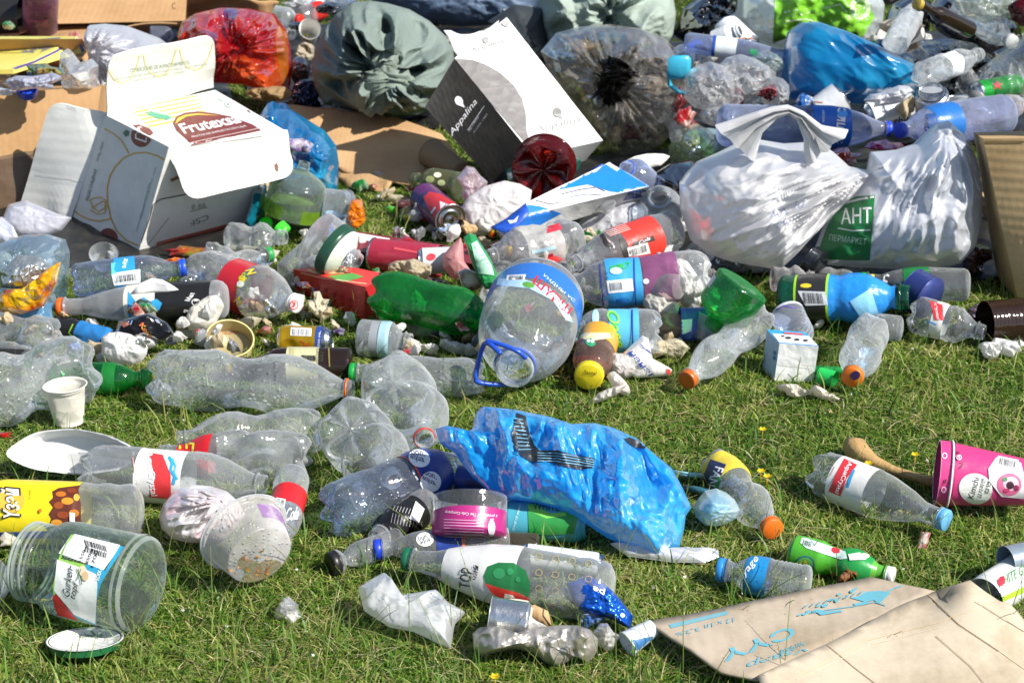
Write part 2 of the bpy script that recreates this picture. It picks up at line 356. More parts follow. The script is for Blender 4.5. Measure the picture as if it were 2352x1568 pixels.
def lathe(name, label, cat, p0, p1, R, prof='soda', mat=None, cap=None, capn='cap', labs=(), pr=(), ring=None, group=None, content=None, lidm=None, rim=None, nt=44, seg=40, neckmat=None, **kw):
    s = Lathe(p0, p1, R, prof, **kw); lo = min(s.a[2], s.b[2])-s.R
    root = empty(name, ((s.a+s.b)/2)*(1, 1, 0)+(0, 0, max(lo, 0)), label, cat, group)
    ts = np.unique(np.concatenate([np.linspace(.0, 1, seg), [p[0]+1e-6*i for i, p in enumerate(s.P)]]))
    if prof in ('aero',): ts = None
    if ts is None:
        rs = [p[1] for p in s.P]; tt = [p[0] for p in s.P]; tt2 = []; rs2 = []
        for i in range(len(tt)-1):
            k = 12 if tt[i+1]-tt[i] > .3 else 2
            for q in range(k): tt2.append(tt[i]+(tt[i+1]-tt[i])*q/k); rs2.append(rs[i]+(rs[i+1]-rs[i])*q/k)
        tt2.append(1); rs2.append(rs[-1]); V, Fc = s.grid(np.array(tt2), nt, 0, np.array(rs2))
    else: V, Fc = s.grid(ts, nt)
    if s.neck:
        r = s.nr*s.R; b = len(V)
        pn = [(0, r), (s.nl*.2, r), (s.nl*.22, r*1.22), (s.nl*.3, r*1.22), (s.nl*.32, r*.97)]+[(s.nl*(.4+.1*i), r*(1.05 if i % 2 else .97)) for i in range(5)]+[(s.nl*.97, r), (s.nl*.98, r*.82)]
        if cap: pn = pn[:6]+[(s.nl*.75, r*.97)]
        v2, f2 = s.straight(s.LB, pn, nt); V = np.concatenate([V, v2]); Fc = Fc+[tuple(i+b for i in f) for f in f2]
    body = mesh('body', V, Fc, mat or pet(), root); tg = [body]
    if cap:
        r = s.nr*s.R*1.16; h = s.nl*.62; z0 = s.L-h
        v2, f2 = s.straight(z0, [(0, r*1.0), (h*.14, r*1.02), (h*.16, r*.97), (h*.2, r*1.), (h*.9, r*1.), (h, r*.92), (h, r*.01)], 40, .025)
        tg.append(mesh(capn, v2, f2, pl(cap, .38, 0, .1, 60, .06, tl=.1) if isinstance(cap, str) else cap, root))
    if ring:
        r = s.nr*s.R*1.18; v2, f2 = s.straight(s.LB+s.nl*.34, [(0, r*.95), (0, r*1.03), (.003, r*1.03), (.003, r*.95)], 32)
        mesh('neck_ring', v2, f2, pl(ring, .35), root)
    lm = []
    for lb in labs:
        t0, t1, c = lb[:3]; a0, a1 = lb[3:5] if len(lb) > 4 else (0, 360)
        v2, f2 = s.grid(np.linspace(t0, t1, max(4, int((t1-t0)*50))), nt, .0006+.0002*len(lm), None, a0, a1)
        o = mesh('label', v2, f2, pl(c, .3, 0, .12, 30, .1, tl=.12) if isinstance(c, str) else c, root); lm.append(o); tg.insert(0, o)
    if lidm:
        v2, f2 = s.grid(np.array([1, .985, .98, .975, .975, .975]), nt, 0, np.array([.8, .78, .74, .7, .3, .001])); tg.append(mesh('lid', v2, f2, lidm, root))
    if rim:
        q = s.P[-1][1]; v2, f2 = s.grid(np.array([.99, .985, .998, 1.012, 1.0, .99]), nt, 0, np.array([q-.02, q+.02, q+.05, q+.02, q-.02, q-.02])); tg.append(mesh('rim', v2, f2, pl(rim, .5) if isinstance(rim, str) else rim, root))
    if content:
        c, t0, t1 = content; V2, F2 = s.grid(np.linspace(t0, t1, 10), 20, -.003, np.array([.05]+[.93]*8+[.05])*s.rad(np.linspace(t0, t1, 10)))
        V2[:, 2] = np.minimum(V2[:, 2], (s.a[2]+s.b[2])/2-s.R*.25); mesh('contents', V2, F2, c, root)
    if pr: prints(root, tg, pr, parent=lm[0] if lm else body)
    if abs(s.Z[2]) > .8:
        hz = min(s.a[2], s.b[2])+.003; EXC.append((((s.a+s.b)/2)[:2]+s.R*np.array([(math.cos(q), math.sin(q)) for q in np.linspace(0, 6.283, 16, False)]), max(.002, hz))); return root, s, tg
    rr = s.R*.85; d = s.Z[:2]/(np.linalg.norm(s.Z[:2])+1e-9); n_ = np.array((-d[1], d[0]))*rr
    hz = max(.004, lo+s.R*.35); EXC.append((np.array([s.a[:2]+n_, s.b[:2]+n_*.7, s.b[:2]-n_*.7, s.a[:2]-n_]), hz))
    root['_s'] = 0; del root['_s']; return root, s, tg

# puffed outline: bags, crumpled films and papers; outline in view pixels around a plane standing where the thing stands
class Puff:
    def __init__(s, out, z=0., th=.08, tilt=30., cr=.5, fs=20., knot=None, pleat=0., pf=5., seed=None, back=.6, ctr=None, puffx=2.2, fold=None, Y=None):
        out = np.array(out, float); s.seed = seed if seed is not None else random.randrange(999)
        s.c = np.array(ctr, float) if ctr else (out.max(0)+out.min(0))/2
        lowest = out[out[:, 1].argmax()]; tl = math.radians(tilt)
        s.n = np.array((0, -math.cos(tl), math.sin(tl)))
        p0 = at(s.c[0], lowest[1], z+th*.25)+np.array((0, th*back*math.cos(tl), 0))
        s.p0 = p0; s.th = th; s.out = out; s.cr, s.fs, s.knot, s.pleat, s.pf, s.back, s.px = cr, fs, knot, pleat, pf, back, puffx; s.z = z; s.fold = fold
        s.C = s.proj(*s.c)
    def proj(s, px, py):
        d = ray(px, py); t = (s.p0-C0).dot(s.n)/d.dot(s.n); return C0+d*t
    def disp(s, P, q2):
        Q = P*s.fs
        if s.fold:
            a = math.radians(s.fold[0]); x = Q[:, 0]*math.cos(a)+Q[:, 2]*math.sin(a)+Q[:, 1]*.3; y = -Q[:, 0]*math.sin(a)+(Q[:, 2]-Q[:, 1]*.7)*math.cos(a); Q = np.stack([x/s.fold[1], y, Q[:, 1]*.5], 1)
        low = s.th*.22*gn(P*9, s.seed+2)
        Q = Q+.35*np.stack([gn(Q*.6, 1), gn(Q*.6, 2), gn(Q*.6, 3)], 1)
        d = s.cr*s.th*(.25*cell(Q*1.0, s.seed)+.9*ridge(Q*.55, s.seed, 4))+low*(s.knot is not None)
        if s.knot is not None:
            dx = q2-np.array(s.knot); an = np.arctan2(dx[:, 1], dx[:, 0]); rr = np.linalg.norm(dx, axis=1)/np.ptp(s.out[:, 0])*2
            an = an+.35*np.sin(an*2+s.seed)+.25*rr*np.sin(s.seed*1.7+an); Q = np.stack([np.cos(an)*s.pf, np.sin(an)*s.pf, rr*1.3], 1)
            d = d+s.pleat*s.th*(ridge(Q, s.seed+5, 2)*1.4)*np.clip(rr*3, .0, 1)*np.clip(1.5-rr*.8, .25, 1) - s.th*.35*np.exp(-(rr/.16)**2)+s.th*.45*np.exp(-(rr/.05)**2)
        return d
    def build(s, nt=120, nr=34):
        K = len(s.out); seg = np.linalg.norm(np.roll(s.out, -1, 0)-s.out, axis=1); cum = np.concatenate([[0], np.cumsum(seg)])
        q = np.linspace(0, cum[-1], nt, False); oc = np.vstack([s.out, s.out[:1]])
        O = np.stack([np.interp(q, cum, oc[:, 0]), np.interp(q, cum, oc[:, 1])], 1)
        rho = np.sin(np.linspace(0, 1, nr)*math.pi/2)
        V = []; Fc = []; front = []
        for side in (1, -1):
            for j in range(nr-1 if side == -1 else nr):
                r = rho[j]; P2 = s.c+(O-s.c)*r
                P3 = np.array([s.proj(*p) for p in P2]); bul = (1-r**s.px)**.5*s.th*(1 if side > 0 else -s.back)
                f = (1-r**6)
                d = s.disp(P3+(0 if side > 0 else 3.3), P2)*f*(1 if side > 0 else -.5)
                V.append(P3+(bul+d)[:, None]*s.n)
        V = np.concatenate(V); Fc = [(b, a, d, c) for a, b, c, d in grid_faces(nt, nr, True)]
        b0 = nt*nr; fb = grid_faces(nt, nr-1, True, b0); Fc += fb
        l = b0+(nr-2)*nt
        for i in range(nt): Fc.append((nt*(nr-1)+i, nt*(nr-1)+(i+1) % nt, l+(i+1) % nt, l+i))
        V[:, 2] = np.maximum(V[:, 2], s.z+.0015)
        return V, Fc
def puff(name, label, cat, out, mat=None, group=None, pr=(), nt=120, nr=34, parts=None, smooth=True, **kw):
    s = Puff(out, **kw); V, Fc = s.build(nt, nr)
    gx = V[:, :2]; lowz = V[:, 2].min()
    if pr or parts:
        root = empty(name, V.mean(0)*(1, 1, 0)+(0, 0, lowz), label, cat, group); b = mesh('body', V, Fc, mat, root, smooth)
        if pr: prints(root, [b], pr, 9., .0014)
        if parts: parts(root, s, b)
    else:
        b = mesh(name, V, Fc, mat, None, smooth); tag(b, label, cat, group); root = b
    pp = np.array([s.proj(*p) for p in s.c+(s.out-s.c)*.92])[:, :2]
    EXC.append((pp, max(.003, lowz+.004)))
    return root
# flat panels with thickness
def panel_geo(P, th=.003, warp=0., seed=1, n=14):
    P = [np.array(p, float) for p in P]
    V = []; Fc = []
    if len(P) == 4:
        nn = np.cross(P[1]-P[0], P[3]-P[0]); nn /= np.linalg.norm(nn)
        if nn.dot(C0-P[0]) < 0: nn = -nn; fl = True
        else: fl = False
        g = np.linspace(0, 1, n); U, W = np.meshgrid(g, g)
        Q = (1-W)[..., None]*((1-U)[..., None]*P[0]+U[..., None]*P[1])+W[..., None]*((1-U)[..., None]*P[3]+U[..., None]*P[2]); Q = Q.reshape(-1, 3)
        if warp: Q = Q+nn*(warp*(gn(Q*7, seed)+.35*cell(Q*16, seed)))[:, None]
        k = n*n; V = np.concatenate([Q, Q-nn*th]); f1 = grid_faces(n, n); Fc = list(f1)+[tuple(i+k for i in reversed(f)) for f in f1]
        ring = [i for i in range(n)]+[i*n+n-1 for i in range(1, n)]+[(n-1)*n+i for i in range(n-2, -1, -1)]+[i*n for i in range(n-2, 0, -1)]
        for i in range(len(ring)): a, b = ring[i], ring[(i+1) % len(ring)]; Fc.append((b, a, a+k, b+k))
        return V, Fc
    nn = np.zeros(3)
    for i in range(len(P)): nn += np.cross(P[i], P[(i+1) % len(P)])
    nn /= np.linalg.norm(nn)
    if nn.dot(C0-P[0]) < 0: nn = -nn
    tr = tessellate_polygon([[Vector(p) for p in P]]); k = len(P)
    # refine so the sheet can bend
    c = sum(P)/k; e1 = P[1]-P[0]; e1 /= np.linalg.norm(e1); e2 = np.cross(nn, e1)
    v2, f2 = subdiv([((p-c).dot(e1)*1000, (p-c).dot(e2)*1000) for p in P], tr, 22.)
    # keep original height off the plane by inverse distance
    hs = np.array([(p-c).dot(nn) for p in P]); pp = np.array([((p-c).dot(e1)*1000, (p-c).dot(e2)*1000) for p in P])
    v2 = np.array(v2); D = ((v2[:, None]-pp[None])**2).sum(2)+1e-3; Wt = 1/D**1.5; hh = (Wt*hs).sum(1)/Wt.sum(1)
    Q = c+v2[:, :1]/1000*e1+v2[:, 1:]/1000*e2+hh[:, None]*nn
    if warp: Q = Q+nn*(warp*(gn(Q*7, seed)+.35*cell(Q*16, seed)))[:, None]
    k = len(Q); V = np.concatenate([Q, Q-nn*th]); Fc = [tuple(f) for f in f2]+[tuple(i+k for i in reversed(f)) for f in f2]
    ec = {}
    for f in f2:
        for i in range(3):
            a, b = f[i], f[(i+1) % 3]; ec[(a, b)] = ec.get((a, b), 0)+1
    for (a, b) in list(ec):
        if (b, a) not in ec: Fc.append((b, a, a+k, b+k))
    return V, Fc
def sheet(name, label, cat, P, mat, pr=(), th=.003, warp=.004, rnd=0, group=None, n=16, parent=None, exc=True, kind=None):
    P = pts(P)
    if rnd: P = roundpoly(P, rnd)
    V, Fc = panel_geo(P, th, warp, random.randrange(99), n)
    if pr and parent is None:
        root = empty(name, V.mean(0)*(1, 1, 0)+(0, 0, max(0, V[:, 2].min())), label, cat, group); b = mesh('body', V, Fc, mat, root); prints(root, [b], pr, 12.)
    else:
        root = b = mesh(name, V, Fc, mat, parent)
        if parent is None: tag(b, label, cat, group)
        if pr: prints(root, [b], pr, 12.)
    if exc: EXC.append((np.array([p[:2] for p in P]), max(.002, min(p[2] for p in P)-.006)))
    return root
def hexa(name, label, cat, base, top, mat, pr=(), group=None, bev=.004, warp=.002, parts=None, fm=None):
    P = pts(list(base)+list(top)); n = 10; V = []; Fc = []
    c = sum(P)/8
    for q in ((0,1,5,4), (1,2,6,5), (2,3,7,6), (3,0,4,7), (4,5,6,7), (3,2,1,0)):
        A = [P[i] for i in q]; g = np.linspace(0, 1, n); U, W = np.meshgrid(g, g)
        Q = ((1-W)[..., None]*((1-U)[..., None]*A[0]+U[..., None]*A[1])+W[..., None]*((1-U)[..., None]*A[3]+U[..., None]*A[2])).reshape(-1, 3)
        Q = Q+(Q-c)/np.linalg.norm(Q-c, axis=1)[:, None]*(warp*gn(Q*14, 3))[:, None]
        nn = np.cross(A[1]-A[0], A[3]-A[0]); f = grid_faces(n, n, False, len(V)*n*n)
        if nn.dot(A[0]-c) < 0: f = [tuple(reversed(x)) for x in f]
        V.append(Q); Fc += f
    V = np.concatenate(V)
    root = empty(name, V.mean(0)*(1, 1, 0)+(0, 0, max(0, V[:, 2].min())), label, cat, group); fm = fm or {}; ml = [mat]+list(fm.values()); mi = [(1+list(fm).index(i) if i in fm else 0) for i in range(6) for _ in range((n-1)**2)]
    b = mesh('body', V, Fc, ml, root, False, mi)
    if pr: prints(root, [b], pr, 14., .0007)
    if parts: parts(root, b)
    EXC.append((np.array([p[:2] for p in P[:4]]), .003)); return root
def tubegeo(P, r, nt=8, closed=False):
    P = [np.array(p, float) for p in P]; V = []; K = len(P)
    for i, p in enumerate(P):
        d = (P[(i+1) % K]-P[i-1]) if closed else P[min(i+1, K-1)]-P[max(i-1, 0)]; d /= np.linalg.norm(d)+1e-9
        a = np.cross(d, (0, 0.3, 1.)); a /= np.linalg.norm(a); b = np.cross(d, a); rr = r[i] if isinstance(r, (list, tuple)) else r
        for k in range(nt): an = 2*math.pi*k/nt; V.append(p+rr*(math.cos(an)*a+math.sin(an)*b))
    Fc = grid_faces(nt, K, True)
    if closed: Fc += [((K-1)*nt+k, (K-1)*nt+(k+1) % nt, (k+1) % nt, k) for k in range(nt)]
    else: Fc += [tuple(range(nt))[::-1], tuple((K-1)*nt+k for k in range(nt))]
    return V, Fc
def tube(name, label, cat, P, r, mat, parent=None, closed=False, smooth_n=0, group=None):
    P = pts(P) if not hasattr(P[0], 'shape') else P
    if smooth_n: 
        for _ in range(smooth_n):
            Q = [] if closed else [P[0]]
            K = len(P)
            for i in range(K if closed else K-1): a, b = P[i], P[(i+1) % K]; Q += [a*.75+b*.25, a*.25+b*.75]
            if not closed: Q.append(P[-1])
            P = Q
    V, Fc = tubegeo(P, r, 8, closed); o = mesh(name, V, Fc, mat, parent)
    if parent is None: tag(o, label, cat, group)
    return o
def scrap(label, cx, cy, rx, ry, mat, z=0., th=.02, tilt=50, cr=2., rot=0., name='crumpled_paper', cat='paper', k=13, group=None, jag=.5, nt=84, nr=22, fs=40., back=.2, **kw):
    g = random.Random(int(cx*7+cy)); ro = math.radians(rot); out = []
    for i in range(k):
        a = 2*math.pi*i/k; q = 1-jag*g.random(); x, y = rx*math.cos(a)*q, ry*math.sin(a)*q
        out.append((cx+x*math.cos(ro)-y*math.sin(ro), cy+x*math.sin(ro)+y*math.cos(ro)))
    return puff(name, label, cat, out, mat, group, nt=nt, nr=nr, z=z, th=th*.75, tilt=tilt, cr=cr, fs=fs, back=back, **kw)

def ruffle(nm, P, r, mat, parent, amp=.35, fq=60., nt=40, seed=2):
    P = [np.array(q, float) for q in P]; t = np.linspace(0, len(P)-1, 26)
    Q = [P[int(min(a, len(P)-2))]*(1-(a-int(min(a, len(P)-2))))+P[int(min(a, len(P)-2))+1]*(a-int(min(a, len(P)-2))) for a in t]; R = np.interp(t, range(len(r)), r)
    V, Fc = tubegeo(Q, list(R), nt); V = np.array(V); C = np.repeat(np.array(Q), nt, 0); D = V-C; rr = np.repeat(R, nt)
    an = np.tile(np.arange(nt)/nt*2*math.pi, len(Q)); N_ = ridge(np.stack([np.cos(an)*2.2, np.sin(an)*2.2, np.repeat(t, nt)*.5], 1), seed, 2)+.5*cell(V*fq, seed)
    V = C+D*(1+amp*N_*1.6)[:, None]; return mesh(nm, V, Fc, mat, parent)
# ------------------------------------------------------------------ material short cuts
CL = pet(haze=.1); CLR = pet('fafcfc', .17, rough=.06, ba=.4, bs=16.); CLD = pet('f8fbfc', .17, bk='drops', ba=.4, bs=170., rough=.05); CLDB = pet('f8fbfc', .18, bk='drops', ba=.6, bs=90., rough=.05)
FR = pet('eef0f0', .34, 'e6e8ea', .22); BLU = pet('cfdcfa', .2, 'dde7ff', .08); LBL = pet('d3e0f6', .12, 'd0dcf0', .08, 'drops', .45, 150.)
GRN = pet('48cc70', .16, '2cb452', .05); GRD = pet('4ccc70', .26, '2cb04c', .06); GLS = pet('dcebdf', .06, 'e4eee8', .02, ba=.3, bs=10., edge=.5); RED = pet('a02a22', .2, '7c1512', .05); BRN = pl('1c0f0a', .06, 0, .05, 10)
WH = 'f1f1ee'
L = lathe
# ------------------------------------------------------------------ foreground left
L('glass_jar', 'large empty pickle jar of clear glass with gherkin label lying on the grass', 'jar', (338,1344), (70,1288), 111, 'jar', GLS, sq=1, cr=0, rim=pet('dcebdf', .45, 'e8f0ea', .03), labs=[(t, t+.025, pet('dcebdf', .3, 'f0f6f2', .03, ba=.1)) for t in (.855, .9, .945, .03, .08)], pr=['label', ('P', [(240,1312),(276,1252),(286,1256),(252,1306),(232,1340),(222,1380),(222,1436),(170,1414),(130,1400),(124,1372),(170,1405),(212,1420),(214,1350),(224,1322),(196,1308),(198,1290),(240,1302)], '2f9cc0'),
 ('P', [(163,1228),(172,1226),(276,1251),(262,1275),(238,1308),(135,1270)], WH), ('P', [(163,1228),(172,1226),(140,1268),(134,1285),(196,1296),(196,1308),(133,1297),(121,1345),(124,1372),(131,1362),(140,1282)], '8cc152'),
 ('P', [(131,1284),(199,1308),(221,1318),(224,1342),(219,1432),(170,1410),(124,1355)], 'e8ebe6'), ('P', [(121,1370),(128,1362),(168,1410),(178,1424),(133,1412),(124,1392)], 'b3242c'),
 ('BAR', 196,1252,50,15,-4,-14), ('BAR', 196,1254,50,15,-3,12), ('T', '1550 g', 180,1288, 196,1250, 8,2.5, '20262a', 0, .02), ('T', '850 g', 196,1294, 208,1258, 8,2.5, '20262a', 0, .02), ('T', '1700', 208,1300, 220,1262, 7,2.5, '20262a'),
 ('T', 'Gurken-', 143,1366, 152,1294, 17,5, '20302a', .35, .0), ('T', 'topf', 158,1372, 168,1332, 18,5, '20302a', .35, .0), ('T', 'EDEKA', 219,1330, 228,1300, 8,3, WH, 0, .02),
 ('C', 190,1310, 9,12, 'e6d3b4'), ('C', 196,1322, 8,11, 'd8b98e'), ('L', [(176,1305),(182,1318),(186,1330),(188,1342)], 2.2, '3b7a35'), ('L', [(186,1306),(180,1322),(176,1332)], 1.6, '3b7a35'),
 ('L', [(142,1276),(155,1240)], 1, '9aa29a'), ('L', [(148,1279),(163,1240)], 1, '9aa29a'), ('L', [(155,1281),(169,1244)], 1, '9aa29a'), ('L', [(162,1283),(177,1246)], 1, '9aa29a'), ('L', [(170,1286),(184,1250)], 1, '9aa29a')])
def jarlid():
    r, s, tg = L('jar_lid', 'round green metal lid lying white side up in front of the pickle jar', 'lid', (196,1486), (195,1466), 84, 'cup', pl('1f6b40', .3, .2, ba=.05), zc=(.008,.019), nt=56, rim=pl('e9e9e6', .35))
    v, f = s.grid(np.array([.3,.35,.4,.9,.97]), 56, 0, np.array([.001,.7,.78,.9,.95])); mesh('inner_face', v, f, pl('f0efe9', .3, dirt=.3), r)
PROF['cup0'] = PROF['cup']; PROF['cup'] = [(0,0),(0,.9),(.1,.96),(.98,.99),(1,1)]
jarlid(); PROF['cup'] = PROF['cup0']
L('drink_bottle', 'bottle in a yellow wrapper with raisin picture and clear ribbed base, at the left edge', 'bottle', (318,1184), (-160,1168), 73, 'straight', CLR, ribs=(.05,.28,2,.05), labs=[(.285,.99,'f2dc1e')], pr=[
 ('P', [(185,1114),(180,1125),(186,1160),(186,1200),(184,1216),(120,1218),(113,1206),(118,1190),(112,1180),(122,1164),(112,1152),(122,1142),(120,1128),(135,1120)], '5c2412'),
 ('C', 140,1134, 12,6, 'b86a1c'), ('C', 155,1150, 14,8, 'd08c24'), ('C', 135,1160, 11,8, '93450f'), ('C', 165,1126, 11,6, '80340e'), ('C', 170,1178, 12,9, 'b8711c'), ('C', 145,1182, 14,8, '8d3c12'), ('C', 130,1200, 13,8, 'd49030'), ('C', 160,1204, 11,7, '9a4a14'), ('C', 176,1142, 7,8, 'e0a23a'),
 ('C', 25,1148, 32,30, 'cfae3c'), ('T', 'Yзэй', 0,1192, -2,1116, 50,2, '2a1c12', .1, .14), ('T', 'Yзэй', 4,1188, 2,1120, 42,2, 'fbfaf2', .1, .03), ('T', 'Нэмж', 66,1144, 66,1124, 5,0, '4a4020'), ('C', 92,1172, 3.5,5, 'c0701a'),
 ('P', [(-10,1222),(190,1216),(190,1232),(-10,1238)], '1c4a96'), ('P', [(160,1176),(172,1178),(172,1198),(160,1196)], WH)])
L('plastic_bottle', 'dirty frosted clear bottle poking in under the yellow wrapper at the left edge', 'bottle', (-130,1345), (58,1325), 62, 'straight', FR, cr=.1, dent=[(.6,10,.3,.5)])
scrap('grimy white tissue scrap between the yellow bottle and the jar neck', 22,1240, 34,24, paper('e8e0d0'), z=.03, th=.01, tilt=20)
L('plastic_bottle', 'clear misted water bottle with white label and red brand band, nearest the white tray', 'bottle', (190,1080), (612,1112), 64, 'soda', CLD, petal=.2, z=(.0,.0), labs=[(.35,.62,'ecebe8')], pr=[
 ('P', [(339,1038),(374,1044),(392,1090),(393,1146),(342,1141),(358,1095)], 'd8343a'), ('T', 'AquaCrystal', 350,1034, 362,1138, -19,3, 'fafafa', .12, .02),
 ('L', [(388,1048),(396,1062),(392,1080),(402,1092),(398,1112)], 7, '2aa4d8'), ('L', [(396,1052),(404,1070),(400,1084),(408,1100)], 4, '4ab4de'), ('L', [(330,1152),(322,1168)], 5, '2a6ab4'), ('L', [(366,1154),(356,1172)], 6, '2a6ab4'), ('L', [(322,1168),(356,1172)], 1.5, '2a6ab4'), ('L', [(305,1050),(309,1084)], 2, 'd8a0a0')])
# octagonal foam tray
def tray():
    P = pts([(5,1042,.05),(80,992,.075),(170,984,.085),(250,1000,.085),(315,1032,.075),(300,1075,.04),(180,1090,.02),(70,1076,.028)]); Q = roundpoly(P, .02, 4); K = len(Q); c = sum(P)/8
    nn = np.cross(P[2]-P[0], P[5]-P[0]); nn /= np.linalg.norm(nn); nn = nn if nn[2] > 0 else -nn
    V = []; cor = lambda j, k: 1
    rings = [(1.03,0),(1.,.003),(.95,.0),(.8,-.018),(.74,-.022),(.6,-.022),(.3,-.022),(.02,-.022)]
    for r, h in rings:
        for i, q in enumerate(Q):
            rr = r*(1+(.006 if i % 2 else -.006)*(r > .7)*(r < .97)); V.append(c+(q-c)*rr+nn*h)
    b = len(V)
    for r, h in rings:
        for i, q in enumerate(Q): V.append(c+(q-c)*(r*1.004)+nn*(h-.003))
    V = np.array(V); V[:, 2] = np.maximum(V[:, 2], .003)
    Fc = grid_faces(K, len(rings), True)+[tuple(reversed(f)) for f in grid_faces(K, len(rings), True, b)]+[(i, (i+1) % K, b+(i+1) % K, b+i) for i in range(K)]
    o = mesh('foam_tray', V, Fc, pl('eeeeee', .5, 0, .2, 90, .05, tl=.15)); tag(o, 'white ribbed foam food tray tilted on the grass by the misted bottle', 'tray')
    EXC.append((np.array([p[:2] for p in P]), .006))
tray()
L('paper_cup', 'squashed off-white paper cup standing mouth up on the grass at the left', 'cup', (160,972), (149,884), 41, 'cup', pl('ebe6da', .7, 0, .4, 30, .3, 'crumple', tl=.1), zc=(.004,.078), sq=.6, sqa=0, cr=.05, rim='ebe6da', nt=40)
L('plastic_bottle', 'big clear dimpled bottle leaning in from the left edge behind the paper cup', 'bottle', (212,838), (-120,930), 84, 'waist', CLDB, petal=.15, z=(.0,.0), cr=.08, dent=[(.3,-30,.2,.5)])
L('plastic_bottle', 'small transparent green bottle with green cap poking out between two clear bottles', 'bottle', (120,868), (346,869), 37, 'straight', GRN, cap='1f9a3c', labs=[(.6,.75,pl('1a8a3a', .25, tl=.4))])
L('plastic_bottle', 'large empty clear bottle with dimpled middle and orange neck ring on the grass', 'bottle', (345,866), (812,893), 70, 'waist', CLDB, petal=.25, ring='e8641c', cr=.07, dent=[(.3,60,.15,.5),(.62,-20,.12,.4)])
L('beer_bottle', 'dark brown bottle with cream label lying behind the dimpled clear bottle', 'bottle', (808,838), (520,838), 41, 'beer', BRN, cap='c8a040', labs=[(.28,.56,'cfcba0')], pr=[
 ('T', 'GOLDEN', 727,833, 727,800, 6,0, '3c4438'), ('T', 'GOLD', 736,830, 736,806, 6,0, '3c4438'), ('BAR', 692,828, 34,1,0,-13), ('P', [(665,798),(676,798),(676,840),(665,840)], 'b0ab7a'), ('L', [(755,798),(757,842)], 3, '8a7a3a')])
L('drink_can', 'golden crushed drink can with blue band behind the brown bottle', 'can', (640,781), (762,784), 33, 'can', alu(), labs=[(.06,.72,pl('c49a18', .25, .6)), (.725,.84,'2a4a9a')], cr=.05, dent=[(.25,20,.25,.4)], lidm=alu(), pr=[
 ('P', [(668,752),(716,754),(715,772),(667,770)], 'f0f0f0'), ('BAR', 671,755,40,1.5,-.5,14), ('T', '250 ML', 729,795, 733,760, 4,0, WH), ('L', [(690,782),(700,788),(695,795),(706,793),(712,786)], 2.5, 'b0201c')])
L('plastic_bottle', 'clear small bottle with round grey base toward camera and pale blue label', 'bottle', (824,774), (946,784), 42, 'straight', pet('e6ecee', .2), cr=.02, labs=[(.32,.5,'9aa0a4'), (.52,.75,pl('b8dfe8', .3, tl=.3))])
for q, (a, b, c, d) in enumerate([(945,797,32,17), (985,802,26,14), (1045,800,46,17), (1078,808,22,12)]):
    scrap(['dirty white tissue behind the clear bottle with the green cap', 'small wad of grey tissue left of the big water bottle', 'long white tissue under the green bottle', 'torn tissue end beside the blue handle'][q], a, b, c, d, paper('e6e4e0'), th=.02, name='tissue', cat='tissue', rot=15)
L('plastic_bottle', 'large clear bottle pointing at the camera with open mouth and red neck ring', 'bottle', (898,868), (978,1012), 84, 'waist', CLR, petal=.2, z=(0,.005), ring='d0232a', cr=.04)
L('plastic_bottle', 'clear bottle lying crosswise with green cap behind the red ringed bottle', 'bottle', (1112,868), (803,855), 44, 'soda', CLDB, petal=.2, cap='15a040', cr=.08)
L('plastic_bottle', 'wide pinched clear bottle with open end hidden by the blue labelled bottle', 'bottle', (795,975), (905,1105), 84, 'waist', CLR, petal=.2, cr=.09, dent=[(.4,0,.2,.6)], z=(0,0))
L('plastic_bottle', 'clear bottle with pinched waist lying behind the red labelled bottle', 'bottle', (740,988), (405,1010), 57, 'waist', CLR, petal=.22, cr=.07, z=(.0,.0))
L('plastic_bottle', 'crushed clear bottle with a red and yellow label around its narrow end', 'bottle', (712,1058), (366,1042), 58, 'long', CLR, petal=.3, cr=.16, sq=.8, sqa=0, labs=[(.7,.95,'d8202a')], pr=[
 ('T', 'ET', 410,1012, 406,1056, 38,2, '1d2a6a', 0, .06), ('T', 'ET', 412,1014, 408,1055, 35,2, 'f4d81c', 0, .02)])
L('plastic_bottle', 'small clear bottle with red and white cola label behind the frosted tub', 'bottle', (672,1092), (640,1260), 41, 'straight', CLD, zc=(.05,.03), cr=.05, labs=[(.33,.62,'d3222b')], pr=[
 ('T', 'Cola', 655,1196, 684,1192, 4,-30, WH, .3, .02), ('P', [(635,1142),(656,1146),(653,1166),(633,1160)], WH), ('BAR', 637,1145, 16,3,-1,14)])
scrap('white and pink plastic bag knotted behind the frosted tub', 460,1182, 105,72, film('f1eeee', .85, ba=.5, c2='eac8d2', cs=22., tl=.3), th=.06, tilt=20, cr=.35, name='plastic_bag', cat='bag', k=14, jag=.15, nt=110, nr=34, knot=(520,1140), pleat=.5, fs=26.)
L('plastic_tub', 'frosted round food tub lying with its base to the camera', 'tub', (597,1276), (560,1222), 98, 'tub', pet('f2f0ee', .6, 'f2eeea', .2, 'drops', .6, 150.), zc=(.062,.072), cr=0, labs=[(.35,.8,film('b48fc4', .75, 'd0b8da', tl=.4, c2='e4dde6', cs=40.),40,170)], rim=pet('f0f0f0', .5), pr=[('C', 575,1300, 30,16, pet('f2e6d8', .1, 'dcae88', .4, edge=.05), 20), ('C', 615,1305, 34,20, pet('f2e6d8', .12, 'e0b890', .4, edge=.05), -15), ('C', 595,1328, 38,14, pet('f2e6d8', .12, 'e0b060', .4, edge=.05))]+[('C', 597+random.gauss(0,34), 1296+random.gauss(0,24), random.uniform(1.5,5), random.uniform(1,3.5), random.choice(['a8642a','c88a3c','8a5a34','d8a050'])) for _ in range(26)])
